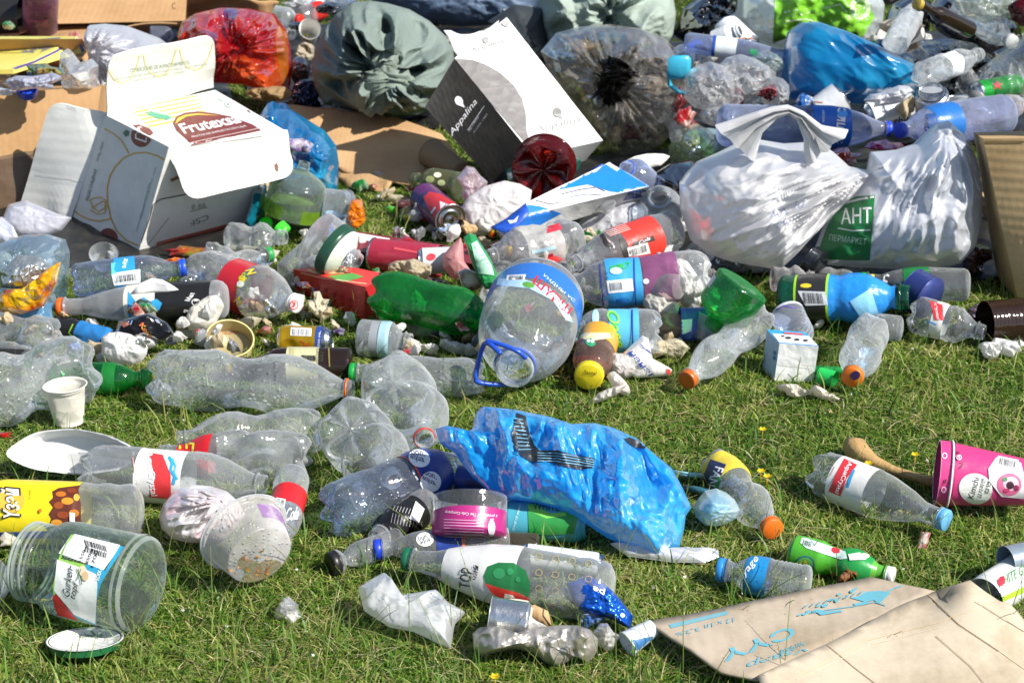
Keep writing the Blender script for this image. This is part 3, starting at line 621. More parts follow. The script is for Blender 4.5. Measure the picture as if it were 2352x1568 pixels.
scrap('scrap of clear film with a white paper corner on the grass below the tub', 662,1398, 44,30, film('e8e8ea', .5), th=.02, tilt=50, name='plastic_scrap', cat='scrap')
scrap('white folded paper chip on the clear film scrap', 672,1416, 22,20, paper('f0eee6'), th=.01, tilt=50)
scrap('red torn wrapper scrap at the left edge above the tray', 14,998, 22,10, film('d22a20', 1.), th=.006, tilt=30, name='wrapper', cat='wrapper')
# ------------------------------------------------------------------ foreground middle
L('plastic_bottle', 'drop covered blue tinted bottle with dark blue label of white circles', 'bottle', (752,1180), (1075,1052), 66, 'soda', LBL, petal=.28, cr=.05, z=(0,.0), dent=[(.35,0,.12,.5)], labs=[(.6,.86,'1f3f94'), (.585,.598,'e0533a')], pr=[
 ('C', 963,1052, 25,20, 'f6f6f6', 20), ('C', 989,1106, 24,24, 'f6f6f6', 20), ('T', 'bon.', 946,1044, 977,1048, -3,-17, '1f2a5c', 0, .02), ('T', 'aqua', 944,1056, 976,1066, -3,-15, '1f2a5c', 0, .02),
 ('T', 'bon.', 976,1090, 1004,1102, -4,-16, '1f2a5c', 0, .02), ('T', 'aqua', 972,1104, 1002,1120, -4,-15, '1f2a5c', 0, .02), ('T', '600 мл', 950,1078, 962,1100, -5,2, 'e8ecf6')])
L('drink_bottle', 'short clear bottle with black printed label under the blue tinted bottle', 'bottle', (985,1155), (862,1238), 42, 'straight', CLR, z=(.0,.0), labs=[(.3,1.0,'14161a')], pr=[('L', [(908+i*7,1160+i*1.5),(903+i*7,1172+i*1.5)], 1.2, 'b8b8b8') for i in range(8)]+[('L', [(903+i*7,1178+i*1.5),(898+i*7,1200+i*1.5)], 1., '9a9aa0') for i in range(9)]+[('P', [(955,1150),(975,1168),(962,1200),(940,1190)], 'e8e8e4')])
L('plastic_cup', 'cut off clear bottle end standing up with magenta label and jagged rim', 'cup', (1078,1240), (1080,1140), 85, 'cutb', CL, zc=(.03,.075), cr=.02, labs=[(.0,.62,'b32a7c')], pr=[
 ('T', 'a product of The Cola Company', 1142,1180, 1022,1170, 0,9, 'f3e3ee', .25), ('C', 1129,1212, 8,19, 'f6eef2'), ('T', '2л', 1134,1190, 1126,1190, 0,8, WH)]+[('L', [(1020,1192+i*6.5),(1112,1196+i*6.5)], 1.6, 'dca6c6') for i in range(7)])
L('drink_cup', 'dark blue cup with its open mouth facing left under the blue bag', 'cup', (1150,1112), (1052,1098), 30, 'capc', pl('1a3a8c', .3), zc=(.03,.03), pr=[('BAR', 1072,1118, 66,2,-4,-15)])
BB = film('20aaf6', 1., None, .22, .6, 42., .48, '4cc4fc', 6.)
puff('plastic_bag', 'large bright blue plastic bag with black striped band lying on the grass', 'bag', [(1000,985),(1020,980),(1060,1000),(1085,985),(1092,950),(1105,935),(1164,940),(1259,958),(1309,975),(1366,973),(1410,984),(1465,1009),(1505,1045),(1544,1077),(1568,1121),(1588,1165),(1575,1185),(1571,1216),(1560,1257),(1519,1283),(1465,1262),(1396,1235),(1328,1190),(1287,1169),(1229,1153),(1164,1145),(1120,1125),(1085,1095),(1060,1062),(1045,1040),(1010,1018)],
 BB, th=.045, tilt=42, cr=1.25, fs=30., fold=(-48, 2.4), nt=300, nr=70, z=.0, ctr=(1320,1090), seed=11, pr=[
 ('P', [(1186,948),(1208,956),(1215,990),(1228,1022),(1240,1034),(1280,1034),(1310,1042),(1366,1052),(1362,1074),(1330,1078),(1290,1070),(1255,1058),(1222,1062),(1196,1046),(1180,1022),(1174,1000),(1180,975)], '14202e'),
 ('P', [(1432,1008),(1446,1004),(1482,1018),(1495,1030),(1470,1030),(1450,1024)], '14202e')]+[('L', [(1180+i*1.2,960+i*9),(1200+i*2.5,964+i*8.5)], 1.5, '7ab8d8') for i in range(9)]+[('L', [(1235,1040+i*6),(1280,1040+i*6.2),(1320,1047+i*6),(1364,1056+i*5)], 1.5, '7ab8d8') for i in range(4)])
L('drink_can', 'teal green drinks bottle with grape drink label lying under the blue bag', 'can', (1150,1192), (1345,1200), 46, 'can', pl('3a9fb0', .25), labs=[(.1,.9,'49a9bd')], z=(0,0), pr=[
 ('P', [(1212,1170),(1232,1160),(1270,1185),(1305,1172),(1330,1180),(1318,1225),(1260,1228),(1215,1225)], '1f8a3c'), ('P', [(1210,1158),(1228,1156),(1262,1178),(1300,1176),(1300,1184),(1255,1190),(1215,1172)], '6cc24a'),
 ('T', 'WHITE GU', 1225,1170, 1318,1176, -2,-18, '14402c', 0, .02), ('T', 'СЭНГҮЙ ЖИМС', 1175,1215, 1192,1155, 6,2, 'cfe8ea')])
L('drink_can', 'slim white can with green grape lettering behind the white tea bottle', 'can', (1195,1272), (1385,1296), 26, 'can', alu(), labs=[(.08,.94,pl('eceeea', .25, .2))], z=(.02,.01), pr=[('T', 'WHITE GRAPE', 1358,1292, 1242,1262, 3,13, '3f8a3a', 0, .01), ('C', 1237,1268, 7,8, '4faa3a'), ('L', [(1206,1250),(1200,1280)], 3, '3f8a3a'), ('C', 1336,1290, 7,4, 'c8283a')])
L('drink_bottle', 'cut glassy brown bottle base between the can and the magenta cup', 'bottle', (1238,1252), (1100,1246), 28, 'straight', pet('b0a894', .3, '8a8068', .1), z=(.0,.0))
L('plastic_bottle', 'large empty tea bottle with white sleeve, green disc and dark green cap', 'bottle', (1400,1362), (928,1282), 72, 'long', CLR, cap='11684a', z=(0,0), cr=.02, ribs=(.03,.22,2,.04), labs=[(.45,.84,pl('f0efec', .35, tl=.2))], pr=[
 ('P', [(1111,1322),(1120,1300),(1145,1291),(1180,1292),(1208,1310),(1218,1340),(1216,1372),(1190,1360),(1150,1350),(1115,1340)], '14703a'),
 ('P', [(1113,1338),(1150,1350),(1190,1360),(1216,1374),(1214,1386),(1165,1382),(1130,1362)], 'd8342a'), ('P', [(1160,1362),(1178,1366),(1200,1392),(1170,1396),(1155,1382)], 'eee8d8'), ('C', 1178,1382,5,5,'e8c020'),
 ('C', 1146,1316, 14,12, '2a8a52'), ('C', 1172,1312, 8,8, '2a8a52'), ('C', 1190,1330, 6,6, '2a8a52'), ('T', 'ТОР', 1052,1348, 1060,1302, 26,4, '1c2420', 0, .03), ('T', 'чай', 1082,1330, 1088,1296, 12,2, '1c2420', .2, .03)]
 +[('L', [(1238+(i % 4)*38+8*math.cos(a), 1278+(i//4)*36+(i % 4)*5+7*math.sin(a)) for a in np.linspace(0, 6.3, 9)], 1.3, 'b09c5a') for i in range(10)])
L('plastic_bottle', 'water bottle with blue circle label and bright blue cap beside the tea bottle', 'bottle', (1168,1240), (858,1262), 37, 'straight', CLD, cap='1a3fc8', capl=1, z=(.0,.0), nr=.55, labs=[(.4,.6,'1f3f94'), (.37,.395,'e87a50')], pr=[('C', 976,1238, 20,16, WH), ('T', 'bon.', 962,1242, 984,1234, -3,-11, '1f2a5c', 0, .02), ('T', 'aqua', 966,1252, 990,1244, -3,-9, '1f2a5c', 0, .02)])
L('plastic_bottle', 'slim clear bottle with black cap facing the camera at the left of the blue cap', 'bottle', (920,1238), (757,1296), 30, 'straight', CLD, cap='191a1e', nr=.8, z=(.0,.0))
puff('plastic_sheet', 'torn translucent white plastic sheet lying rumpled on the grass', 'plastic sheet', [(823,1350),(850,1332),(880,1316),(887,1358),(920,1368),(965,1362),(1006,1358),(1030,1385),(1069,1406),(1044,1434),(1035,1489),(1008,1478),(987,1467),(950,1450),(896,1440),(836,1402)], film('eceef0', .72, 'f4f4f4', .3, .4, 20., .5), th=.022, tilt=55, cr=.9, fs=22, ctr=(945,1405), nt=180, nr=40, back=.3)
L('drink_cup', 'open grey metal cup with mirrored inside lying behind the crushed can', 'cup', (1215,1425), (1125,1412), 42, 'capc', pl('c9ccce', .25, .9, .3, 40), zc=(.04,.045), rim=pl('b8bab8', .4, .6))
puff('drink_can', 'flattened dirty grey can lying torn in front of the mirrored cup', 'can', [(1085,1454),(1101,1440),(1129,1437),(1178,1456),(1195,1451),(1232,1440),(1290,1435),(1328,1436),(1355,1445),(1374,1467),(1372,1495),(1350,1522),(1328,1508),(1279,1531),(1254,1522),(1218,1494),(1177,1488),(1140,1496),(1101,1505),(1088,1489)], pl('b8b2aa', .35, .55, .7, 24, .8, 'crumple'), th=.03, tilt=40, cr=1.1, fs=26, ctr=(1230,1475), nt=220, nr=44, fold=(60,1.6))
puff('crumpled_paper', 'white and dark mottled torn can wall curling above the flattened can', 'paper', [(1160,1380),(1185,1388),(1235,1428),(1262,1442),(1200,1458),(1170,1448),(1172,1410)], pl('e4e2de', .4, .2, .4, 20, .6, 'crumple'), th=.014, tilt=40, cr=1., fs=24, z=.02)
scrap('torn white paper cup wall tucked behind the flattened can', 1185,1408, 50,42, paper('edeae2'), z=.005, th=.02, tilt=40, jag=.25, rot=35)
sheet('cardboard_scrap', 'small ragged piece of brown cardboard below the tea bottle', 'cardboard', [(1190,1400,.03),(1225,1388,.04),(1262,1402,.03),(1268,1440,.015),(1225,1432,.015)], card(), th=.003)
puff('foil_packet', 'shiny blue foil packet with white letters and torn silver end', 'packet', [(1300,1338),(1352,1320),(1390,1340),(1425,1375),(1455,1415),(1448,1445),(1400,1420),(1360,1410),(1330,1400),(1312,1370)], pl('0f5fd0', .14, .6, .5, 22, .05, 'crumple'), th=.02, tilt=35, cr=.9, fs=45, nt=110, nr=30, z=.01, pr=[('T', 'pe', 1390,1352, 1364,1340, -3,14, WH, 0, .03), ('C', 1430,1412, 6,6, 'b8d4f2')])
scrap('crinkled silver lining torn off the blue foil packet', 1330,1376, 52,30, pl('c4c8d4', .25, .8, .6, 30, .1, 'crumple'), z=.012, th=.02, tilt=40, rot=30, name='foil_scrap', cat='foil')
scrap('crumpled blue and white net wrapper beneath the foil packet', 1352,1424, 40,30, film('5a8ed8', .9, c2='dfe8f2', cs=60.), z=.0, th=.02, tilt=40, name='wrapper', cat='wrapper')
scrap('wad of pearly clear film at the edge of the flattened can', 1390,1462, 42,38, film('ece8e2', .7), th=.025, tilt=40, name='plastic_scrap', cat='scrap')
L('plastic_pot', 'small white and blue pot lying against the corner of the big cardboard', 'pot', (1500,1440), (1440,1478), 30, 'cup', pl('dfe6ee', .35, tl=.2), zc=(.03,.02), pr=[('P', [(1448,1470),(1500,1460),(1498,1485),(1460,1492)], '3a72a8')])
puff('foil_strip', 'bent silver foil strip sticking out under the blue bag', 'foil', [(1400,1248),(1460,1266),(1530,1274),(1590,1262),(1650,1262),(1652,1278),(1618,1292),(1540,1290),(1440,1276)], pl('d4d6da', .35, .5, .4, 20, .1, 'crumple'), th=.008, tilt=70, cr=.9, fs=30, z=.006, nt=140, nr=14)
# ------------------------------------------------------------------ foreground right
SH = 'aqua'
cb = '62a8b8'
sheet('cardboard_sheet', 'flattened brown carton with blue printed farm scene and lettering', 'cardboard', [(1486,1429,.035),(1650,1398,.035),(1850,1352,.035),(1999,1320,.035),(2080,1338,.035),(2150,1352,.04),(1960,1452,.036),(1740,1562,.03),(1656,1546,.028),(1560,1480,.032)], card('b2a492', 120., 0, .15, '94866f'), th=.004, warp=.002, pr=[
 ('P', [(1536,1434),(1668,1403),(1673,1410),(1542,1442)], cb), ('T', 'ҮЙЛДВЭРЛЭГЧ', 1664,1406, 1544,1436, 0,4, 'b8a088'), ('T', '12 x 1л', 1684,1418, 1618,1434, 1,10, cb), ('T', '3,2%', 1606,1438, 1552,1452, 3,9, cb),
 ('T', 'СҮҮ', 1818,1436, 1652,1496, 12,24, cb, 0, .05), ('T', 'Үзвэр', 1850,1478, 1712,1518, 6,16, cb, .3, .02), ('T', 'эрдэнийн', 1848,1470, 1790,1490, 5,12, cb, .3, .0),
 ('P', [(1952,1372),(1972,1368),(1990,1358),(2020,1356),(2046,1360),(2040,1366),(2020,1386),(2008,1378),(1988,1382)], cb), ('L', [(2030,1362),(2055,1350),(2090,1338)], 3, cb), ('P', [(1960,1386),(1990,1380),(1996,1384),(1965,1392)], cb),
 ('L', [(1860,1408),(1900,1400),(1960,1392),(2010,1382),(2035,1390)], 2, cb), ('P', [(1870,1402),(1880,1398),(1895,1404),(1930,1400),(1936,1404),(1885,1412)], cb)]
 +[('C', 1835+i*12+random.uniform(-4, 4), 1414-i*5.5+random.uniform(-7, 7), random.uniform(3, 8), random.uniform(1.5, 4), cb, -20) for i in range(12)]+[('L', [(1846+i*16,1396-i*4),(1856+i*16,1388-i*4)], 2, cb) for i in range(9)])
sheet('cardboard_sheet', 'pale folded cardboard sheet lying over the printed one at the bottom right', 'cardboard', [(1738,1560,.035),(1960,1448,.055),(2150,1352,.07),(2232,1324,.105),(2300,1372,.085),(2380,1424,.05),(2380,1620,.02),(1760,1620,.02)], card('bdb09b', 80., 2, .2, '9d8e76'), th=.004, warp=.003, pr=[
 ('L', [(2128,1362),(2200,1430),(2290,1490),(2360,1540)], 2.5, 'c9b594'), ('L', [(1800,1568),(1990,1470),(2150,1430),(2290,1380)], 2, 'c9b594'), ('L', [(1900,1480),(1960,1530),(2010,1568)], 1.6, '9c8668'), ('L', [(1830,1560),(2000,1480),(2160,1440)], 1.2, 'd2c2a8'), ('L', [(2150,1460),(2230,1530),(2260,1568)], 1.4, '8c785c'), ('L', [(2240,1380),(2352,1450)], 1.3, '8c785c'), ('L', [(2132,1366),(2204,1434),(2294,1494)], 1.2, '8c765a')])
L('plastic_bottle', 'small ribbed water bottle with blue label and blue cap beside the cardboard', 'bottle', (1860,1344), (1648,1306), 46, 'straight', CLD, ribs=(.1,.5,7,.06), cap='2f8fd8', labs=[(.52,.8,'1f8ccc')], z=(0,0), pr=[('T', 'Voyage', 1696,1348, 1748,1284, -16,-10, 'f4f8fa', .3, .02)])
L('plastic_bottle', 'green sleeved bottle with pinched waist and white screw neck by the dead leaves', 'bottle', (1814,1264), (2054,1322), 40, 'waist', pl('5aa83a', .3), z=(0,0), petal=0, nr=.42, cap='f2f2ee', labs=[(.06,.55,'53b532'), (.56,.9,'1f9a48')], pr=[
 ('P', [(1842,1234),(1856,1236),(1942,1266),(1946,1282),(1930,1284),(1852,1258),(1838,1246)], 'cfe6da'), ('BAR', 1842,1250, 20,6,3,-11), ('C', 1921,1262, 12,8, 'd02a3c'), ('C', 1849,1296, 22,20, '1d5f8c'), ('C', 1849,1296, 19,17, '5fb044'), ('T', 'КА', 1832,1306, 1858,1300, -2,-16, 'f0d820', 0, .05),
 ('P', [(1948,1272),(1975,1268),(1990,1284),(1952,1286)], 'd8ecdc'), ('C', 1985,1276, 12,6, 'e8e4c0')])
for i, (a, b, r_) in enumerate([(1920,1314,20), (1950,1318,22), (1968,1302,16), (1938,1326,18)]):
    scrap(['brown curled dead leaf below the green sleeved bottle', 'reddish dry leaf resting on the cardboard edge', 'pale tan dry leaf against the green sleeve', 'small dark dead leaf beside the cardboard'][i], a, b, r_, r_*.8, pl(['a8642a', '8c4a24', 'c49a5c', '7c4a22'][i], .6, 0, .6, 30, .2, 'crumple', tl=.2), z=.004+.006*i, th=.014, tilt=45, name='dead_leaf', cat='leaf', rot=i*40, nt=48, nr=12)
L('drink_can', 'white grape drink can with green band at the right edge behind the cardboard', 'cup', (2262,1372), (2385,1290), 48, 'tube', pl('eef0ec', .3, .2), z=(0,0), cr=.04, pr=[('T', 'WHITE GRAPE', 2292,1352, 2385,1300, -3,-22, '3f8a3a', 0, .01), ('C', 2300,1334, 8,12, 'cf2a3e', 20), ('P', [(2280,1380),(2352,1346),(2352,1360),(2290,1388)], 'a4cc3a')])
L('tin_can', 'open grey plastic beaker lying at the right edge over the white can', 'cup', (2380,1275), (2310,1290), 36, 'capc', pl('8a98a4', .3, .3), zc=(.05,.05), rim=pl('9aa6ae', .3))
scrap('small white and red torn label in the grass below the light blue cap', 2122,1240, 20,26, film('f0ece6', 1., c2='e06060', cs=60.), th=.01, tilt=60, rot=20, name='label_scrap', cat='scrap')
L('plastic_bottle', 'clear water bottle with red branded label and light blue cap in front of the bone', 'bottle', (1872,1080), (2176,1196), 56, 'long', CL, petal=.2, z=(0,0), cap='6cb4e0', cr=.015, labs=[(.2,.5,'eceae6')], pr=[
 ('P', [(1939,1052),(1969,1067),(1945,1098),(1930,1139),(1903,1128),(1918,1092)], 'd2303a'), ('T', 'AquaCrystal', 1946,1058, 1914,1130, 13,4, 'fafafa', .1, .02), ('L', [(1962,1078),(1954,1096),(1946,1120),(1950,1108)], 6, '2a9ad4'), ('L', [(1918,1070),(1908,1092)], 2, 'd8a8a8')])
def bone():
    P = pts([(1948,1022,.02),(1965,1030,.02),(1985,1046,.018),(2010,1062,.016),(2050,1080,.014),(2100,1094,.014),(2148,1108,.016)]); V, Fc = tubegeo(P, [.012,.02,.015,.010,.008,.0075,.009], 14)
    V = np.array(V)
    V += (.003*gn(V*60, 3))[:, None]*np.array((0, 0, 1))
    o = mesh('bone', V, Fc, pl('b89560', .5, 0, .5, 60, .3)); tag(o, 'tan bone with knobbly end lying behind the water bottle with light blue cap', 'bone')
bone()
pk = 'd93f84'
L('noodle_cup', 'pink paper noodle cup with white rim and round Korean label', 'cup', (2362,1108), (2180,1088), 73, 'cup', pl(pk, .45, dirt=.1), zc=(.055,.058), taper=(1.02,1), rim='eceae4', labs=[(.02,.96,pk)], pr=[
 ('C', 2241,1122, 39,35, 'e8e8e2', 20), ('T', 'Kimchi', 2222,1142, 2236,1094, 14,4, '1e1e1e', 0, .03), ('T', '김치라면', 2244,1142, 2254,1098, 10,3, '3a3a3a', 0, .01), ('T', '컵면', 2260,1132, 2268,1104, 9,3, '3a3a3a', 0, .01),
 ('P', [(2288,1050),(2345,1062),(2352,1090),(2352,1145),(2300,1140),(2272,1104),(2270,1076)], 'e6e2e2'), ('P', [(2292,1046),(2340,1056),(2336,1078),(2288,1068)], 'f0f0ee'), ('BAR', 2294,1050, 40,9,-3,15), ('C', 2318,1112, 28,26, 'd86a94'), ('C', 2322,1110, 18,16, 'f0c4d2'), ('C', 2320,1114, 9,9, '3c1a2c'), ('C', 2308,1100, 6,5, '4f8a5c'), ('C', 2334,1120, 6,7, '8a2a54'), ('C', 2312,1126, 7,5, 'c43a6c'),
 ('C', 2203,1050, 6,6, 'f4e8ee'), ('C', 2203,1050, 4.5,4.5, pk), ('L', [(2203,1046),(2203,1052)], 2, 'f4e8ee'), ('L', [(2208,1060),(2216,1062),(2212,1068),(2206,1074)], 2, '40202c'), ('L', [(2196,1036),(2206,1040)], 3, '7a1c48')])
L('noodle_cup', 'second pink noodle cup nested in front with its open rim facing left', 'cup', (2182,1088), (2152,1085), 75, 'tube', pl(pk, .45, dirt=.1), zc=(.0575,.058), rim='eceae4', pr=[('C', 2170,1046, 6,7, 'f4e8ee'), ('C', 2170,1046, 4,5, pk), ('C', 2168,1124, 6,7, 'f4e8ee'), ('C', 2168,1124, 4,5, pk), ('L', [(2172,1100),(2170,1110)], 3, '40202c')])
L('plastic_bottle', 'clear twisted soda bottle with yellow label and orange cap by the blue bag', 'bottle', (1642,1062), (1776,1216), 47, 'waist', CLD, petal=.15, z=(0,0), cap='e8701a', cr=.06, labs=[(.1,.38,'e6cf44')], pr=[
 ('P', [(1612,1100),(1632,1054),(1668,1066),(1650,1108),(1646,1136),(1624,1128)], '25305c'), ('P', [(1640,1085),(1656,1092),(1650,1132),(1640,1122)], '2f8a4a'), ('T', 'FAN', 1644,1070, 1622,1112, 20,6, WH, 0, .04)])
scrap('pale blue knotted plastic bag under the yellow labelled bottle', 1645,1165, 55,46, film('a4d4e6', 1., ba=.5, bs=20., c2='e2eef0', cs=14., rough=.25), th=.055, tilt=20, cr=.4, name='plastic_bag', cat='bag', k=12, jag=.15, fs=30, nt=110, nr=24)
tube('cord', 'pale turquoise plastic cord lying between the blue bag and the yellow labelled bottle', 'cord', [(1540,1083,.01),(1580,1090,.015),(1620,1092,.012)], .004, pl('9cd4dc', .4))
tube('cord', 'dark teal strap end poking from under the blue bag by the pale bag', 'cord', [(1572,1120,.01),(1600,1124,.015),(1640,1130,.02)], .005, pl('2f6a7c', .4))
# ------------------------------------------------------------------ middle band of the heap, left to right
R_ = scrap
puff('plastic_bag', 'clear bluish film bag stuffed with sweet wrappers at the left edge', 'bag', [(-40,600),(0,560),(50,540),(110,538),(150,550),(160,580),(158,640),(150,700),(130,712),(60,705),(0,712),(-40,700)], film('c4dcec', .35, 'dceaf4', .1, .6, 20.), th=.06, tilt=20, cr=.5, z=.0, nt=140)
puff('snack_wrapper', 'yellow and red snack wrappers crushed inside the clear bluish bag', 'wrapper', [(-10,690),(10,665),(40,668),(70,650),(105,665),(120,610),(140,600),(130,650),(100,705),(50,722),(0,715)], film('ecc41c', 1., c2='c8281c', cs=24., rough=.15), th=.02, tilt=20, cr=.9, z=.06, nt=90, fs=44)
puff('snack_wrapper', 'silver foil wrapper crumpled in the clear bluish bag', 'foil', [(0,625),(40,585),(90,590),(120,615),(95,655),(40,665),(0,660)], pl('c8ccc8', .2, .8, .7, 26, .2, 'crumple'), th=.02, tilt=20, cr=.9, z=.09, nt=90, fs=44)
puff('plastic_bag', 'limp blue film strip trailing below the wrapper bag on the left', 'bag', [(-20,700),(40,712),(90,705),(122,695),(118,712),(125,735),(70,745),(20,742),(-20,740)], film('7fb8e0', .6, 'a8d0ec', .12, .6, 24.), th=.02, tilt=30, cr=.7, z=.03, nt=90, fs=39)
L('plastic_bottle', 'crushed clear bottle lying under the blue film strip at the left', 'bottle', (132,775), (-60,752), 44, 'waist', CLR, cr=.18, petal=.2)
L('black_tube', 'thin black plastic bar at the left edge behind the big dimpled bottle', 'tube', (-60,810), (70,812), 11, 'tube', pl('1a1c1e', .4), z=(.02,.02))
L('plastic_bottle', 'clear bluish bottle with turquoise label and blue screw cap on the left', 'bottle', (165,645), (428,614), 40, 'straight', LBL, petal=.2, cap='1c50c8', z=(.04,.05), labs=[(.42,.62,'2a9ad8')], pr=[('T', 'дус', 294,594, 288,616, -10,0, WH, 0, .04), ('P', [(256,628),(322,618),(323,650),(262,656)], 'e8eef2'), ('BAR', 262,634, 50,-7,2,16), ('P', [(255,604),(266,603),(262,618),(268,628),(256,630)], '5ac0c0')])
L('drink_cup', 'dark clear tumbler in the shade under the white carton', 'cup', (240,608), (238,582), 32, 'cup', pet('d4dadc', .2), zc=(.02,.05))
L('plastic_bottle', 'misty clear bottle with orange cap and split white and black label', 'bottle', (520,688), (133,706), 46, 'long', FR, cap='ee6a1c', nr=.42, z=(.02,.0), labs=[(.08,.42,pl('15171a', .3)), (.42,.62,pl('f0ecda', .4, tl=.2))], pr=[('P', [(294,668),(312,692),(330,682),(345,692),(360,686),(372,696),(366,712),(342,712),(310,700),(300,740),(293,720)], '2fa0dc'), ('T', 'Мил', 424,690, 436,672, 12,2, WH, 0, .03), ('T', 'd.', 416,716, 428,708, 10,2, WH, 0, .03), ('C', 450,694, 10,8, WH), ('C', 450,694, 8,6, '15171a'), ('L', [(446,690),(454,690)], 3, WH)])
sheet('paper_plate', 'round white paper lid leaning behind the bottle with the orange cap', 'lid', [(300,668,.1),(318,648,.115),(345,640,.12),(370,645,.12),(400,662,.11),(412,672,.1),(355,672,.095)], pl('ecebea', .5, tl=.2), th=.002, warp=.003)
L('plastic_bottle', 'large clear bottle with red and green label and white cap facing right', 'bottle', (445,625), (684,698), 62, 'soda', CLR, petal=.2, cap='efefec', z=(0,0), cr=.03, nr=.3, labs=[(.42,.64,'c42232')], pr=[
 ('T', 'UP', 556,662, 572,628, -14,-4, '8cc63c', 0, .03), ('C', 556,640, 8,8, 'e8c828'), ('C', 552,652, 8,7, 'f0f0e0'), ('T', 'Z', 566,632, 590,626, -5,-10, 'f0d820', 0, .06), ('T', 'Z', 545,705, 562,690, -10,-12, 'f0d820', 0, .06), ('C', 675,700, 10,11, 'd8414a', 20), ('C', 675,700, 7.5,8.5, 'efefec', 20), ('C', 675,700, 3,7, 'd8414a', 20)])
puff('snack_packet', 'black packet with yellow edged red lettering on the tissue heap', 'packet', [(272,738),(345,718),(385,742),(400,765),(372,785),(330,770),(290,790),(262,772)], film('17181c', 1., rough=.2, tl=.1, ba=.3), th=.018, tilt=35, cr=.6, z=.035, pr=[('T', 'Korsar', 328,740, 362,786, -9,6, 'f0d848', 0, .09), ('T', 'Korsar', 328,740, 362,786, -9,6, 'd0382c', 0, .02), ('P', [(276,742),(290,738),(300,745),(284,752)], '9a5a4a'), ('L', [(292,745),(296,738)], 2, 'd8d8e0'), ('L', [(300,745),(304,736)], 2, '8ab0d8'), ('C', 362,738, 7,3, '8a90a0', 40)])
L('drink_can', 'black and blue energy drink can crushed beside the black packet', 'can', (122,752), (258,786), 27, 'can', pl('15171c', .3), labs=[(.45,.97,pl('2479bc', .3))], cr=.12, z=(.0,.0), sq=.8, pr=[('L', [(168,744),(158,764),(166,772)], 3, '8ac83a'), ('BAR', 132,748, 22,6,-2,12)])
for i, (a, b, c, d, r_) in enumerate([(285,800,62,42,15), (330,782,34,26,0), (248,828,30,20,30), (470,722,60,34,-40), (440,758,36,26,10), (505,768,26,22,0), (425,700,30,18,0), (470,785,30,14,0), (565,745,40,16,-20)]):
    R_(['big white latex glove like tissue lump left of the dimpled bottle', 'white tissue fold under the black packet', 'small dirty tissue knot by the green bottle', 'long white napkin draped over the bottle with the black label', 'soft white tissue lump below the napkin', 'cream tissue knob beside the food tin', 'thin white tissue rim behind the napkin', 'flat tissue piece behind the large dimpled bottle', 'dry crumpled leaf like paper above the food tin'][i], a, b, c, d, paper(['ecebe8', 'e6e4e6', 'e2ded6', 'efebdf', 'ebe7e4', 'e8e2d4', 'e4e2e8', 'e6e4e0', 'd4cbb0'][i]), z=.02*(i in (0, 1, 3)), th=.032 if i in (0, 3) else .02, rot=r_, name='tissue', cat='tissue', jag=.2, cr=.8, tilt=35, nt=90, nr=22)
L('food_tin', 'open food tin with cream and orange rim and brown leftovers', 'tin', (525,800), (528,776), 52, 'tin', pl('b8a878', .35, .3), zc=(.01,.035), rim=pl('e8d890', .4), labs=[(.1,.9,'e4d49c')], pr=[('T', 'Gobi', 508,768, 548,766, 0,-6, 'c05a2c')])
L('plastic_tub', 'clear square salad tray lying under the bottle with the green label', 'tub', (660,640), (740,585), 46, 'tub', CLR, zc=(.02,.04), cr=.08, sq=.6, sqa=0)
R_('crushed red and green fruit juice pack under the white carton', 430,578, 68,20, film('c83028', 1., c2='8cb448', cs=18.), z=.0, th=.02, tilt=30, name='juice_pack', cat='wrapper', nt=90, cr=.6)
R_('orange plastic peel by the blue capped bottle', 400,600, 26,10, film('ee7a1c', 1.), z=.03, th=.01, tilt=30, name='plastic_scrap', cat='scrap')
sheet('newspaper', 'folded newspaper scrap with black barcode on the grass', 'newspaper', [(505,568,.03),(560,562,.04),(640,575,.04),(618,610,.015),(560,600,.01),(510,600,.01)], paper('d8d4c6', .2), th=.002, pr=[('BAR', 590,585, 30,8,-6,22), ('L', [(520,575),(600,580)], 3, 'd8907a'), ('L', [(515,582),(560,585)], 1.5, '7a7a74'), ('L', [(515,588),(560,590)], 1.5, '7a7a74')])
L('plastic_bottle', 'crumpled clear bottle with bright green cap lying under the liquid filled bottle', 'bottle', (520,548), (658,545), 34, 'waist', CLR, cr=.15, z=(.02,.03))
L('bottle_top', 'loose bright lime green bottle lid behind the crumpled clear bottle', 'lid', (655,535), (640,520), 18, 'lid', pl('3cdc2c', .35), zc=(.05,.06))
L('bottle_top', 'lime green lid in the grass below the liquid filled bottle', 'lid', (612,520), (610,512), 16, 'lid', pl('4ae03c', .35), zc=(.03,.04))
L('plastic_bottle', 'thick clear bottle with greenish liquid standing beside the blue bag', 'bottle', (668,500), (700,372), 66, 'straight', pet('dfeeea', .16, 'd4e4dc'), zc=(.04,.15), nr=.2, content=(pet('cfe08a', .3, 'b4cc50', .1), .02, .4), labs=[(.05,.32,pet('b8e08a', .45, '9cc83c', .15), 20, 340)])
L('plastic_bottle', 'clear bottle with round base toward camera and green white label', 'bottle', (722,540), (820,608), 64, 'straight', CLR, zc=(.11,.07), nr=.4, cr=.02, labs=[(.5,.75,'1c4a38'), (.75,.95,'e8efe0')], pr=[('T', 'ТОЙ', 770,614, 806,580, 10,16, WH, 0, .07)])
L('plastic_bowl', 'clear plastic bowl with pale blue sticker lying by the orange film', 'bowl', (800,505), (772,478), 50, 'tub', pet('e8f0f4', .16), zc=(.03,.06), pr=[('C', 782,500, 36,12, 'c4dfea', 20), ('L', [(765,495),(798,505)], 2.5, '2a6a94')])
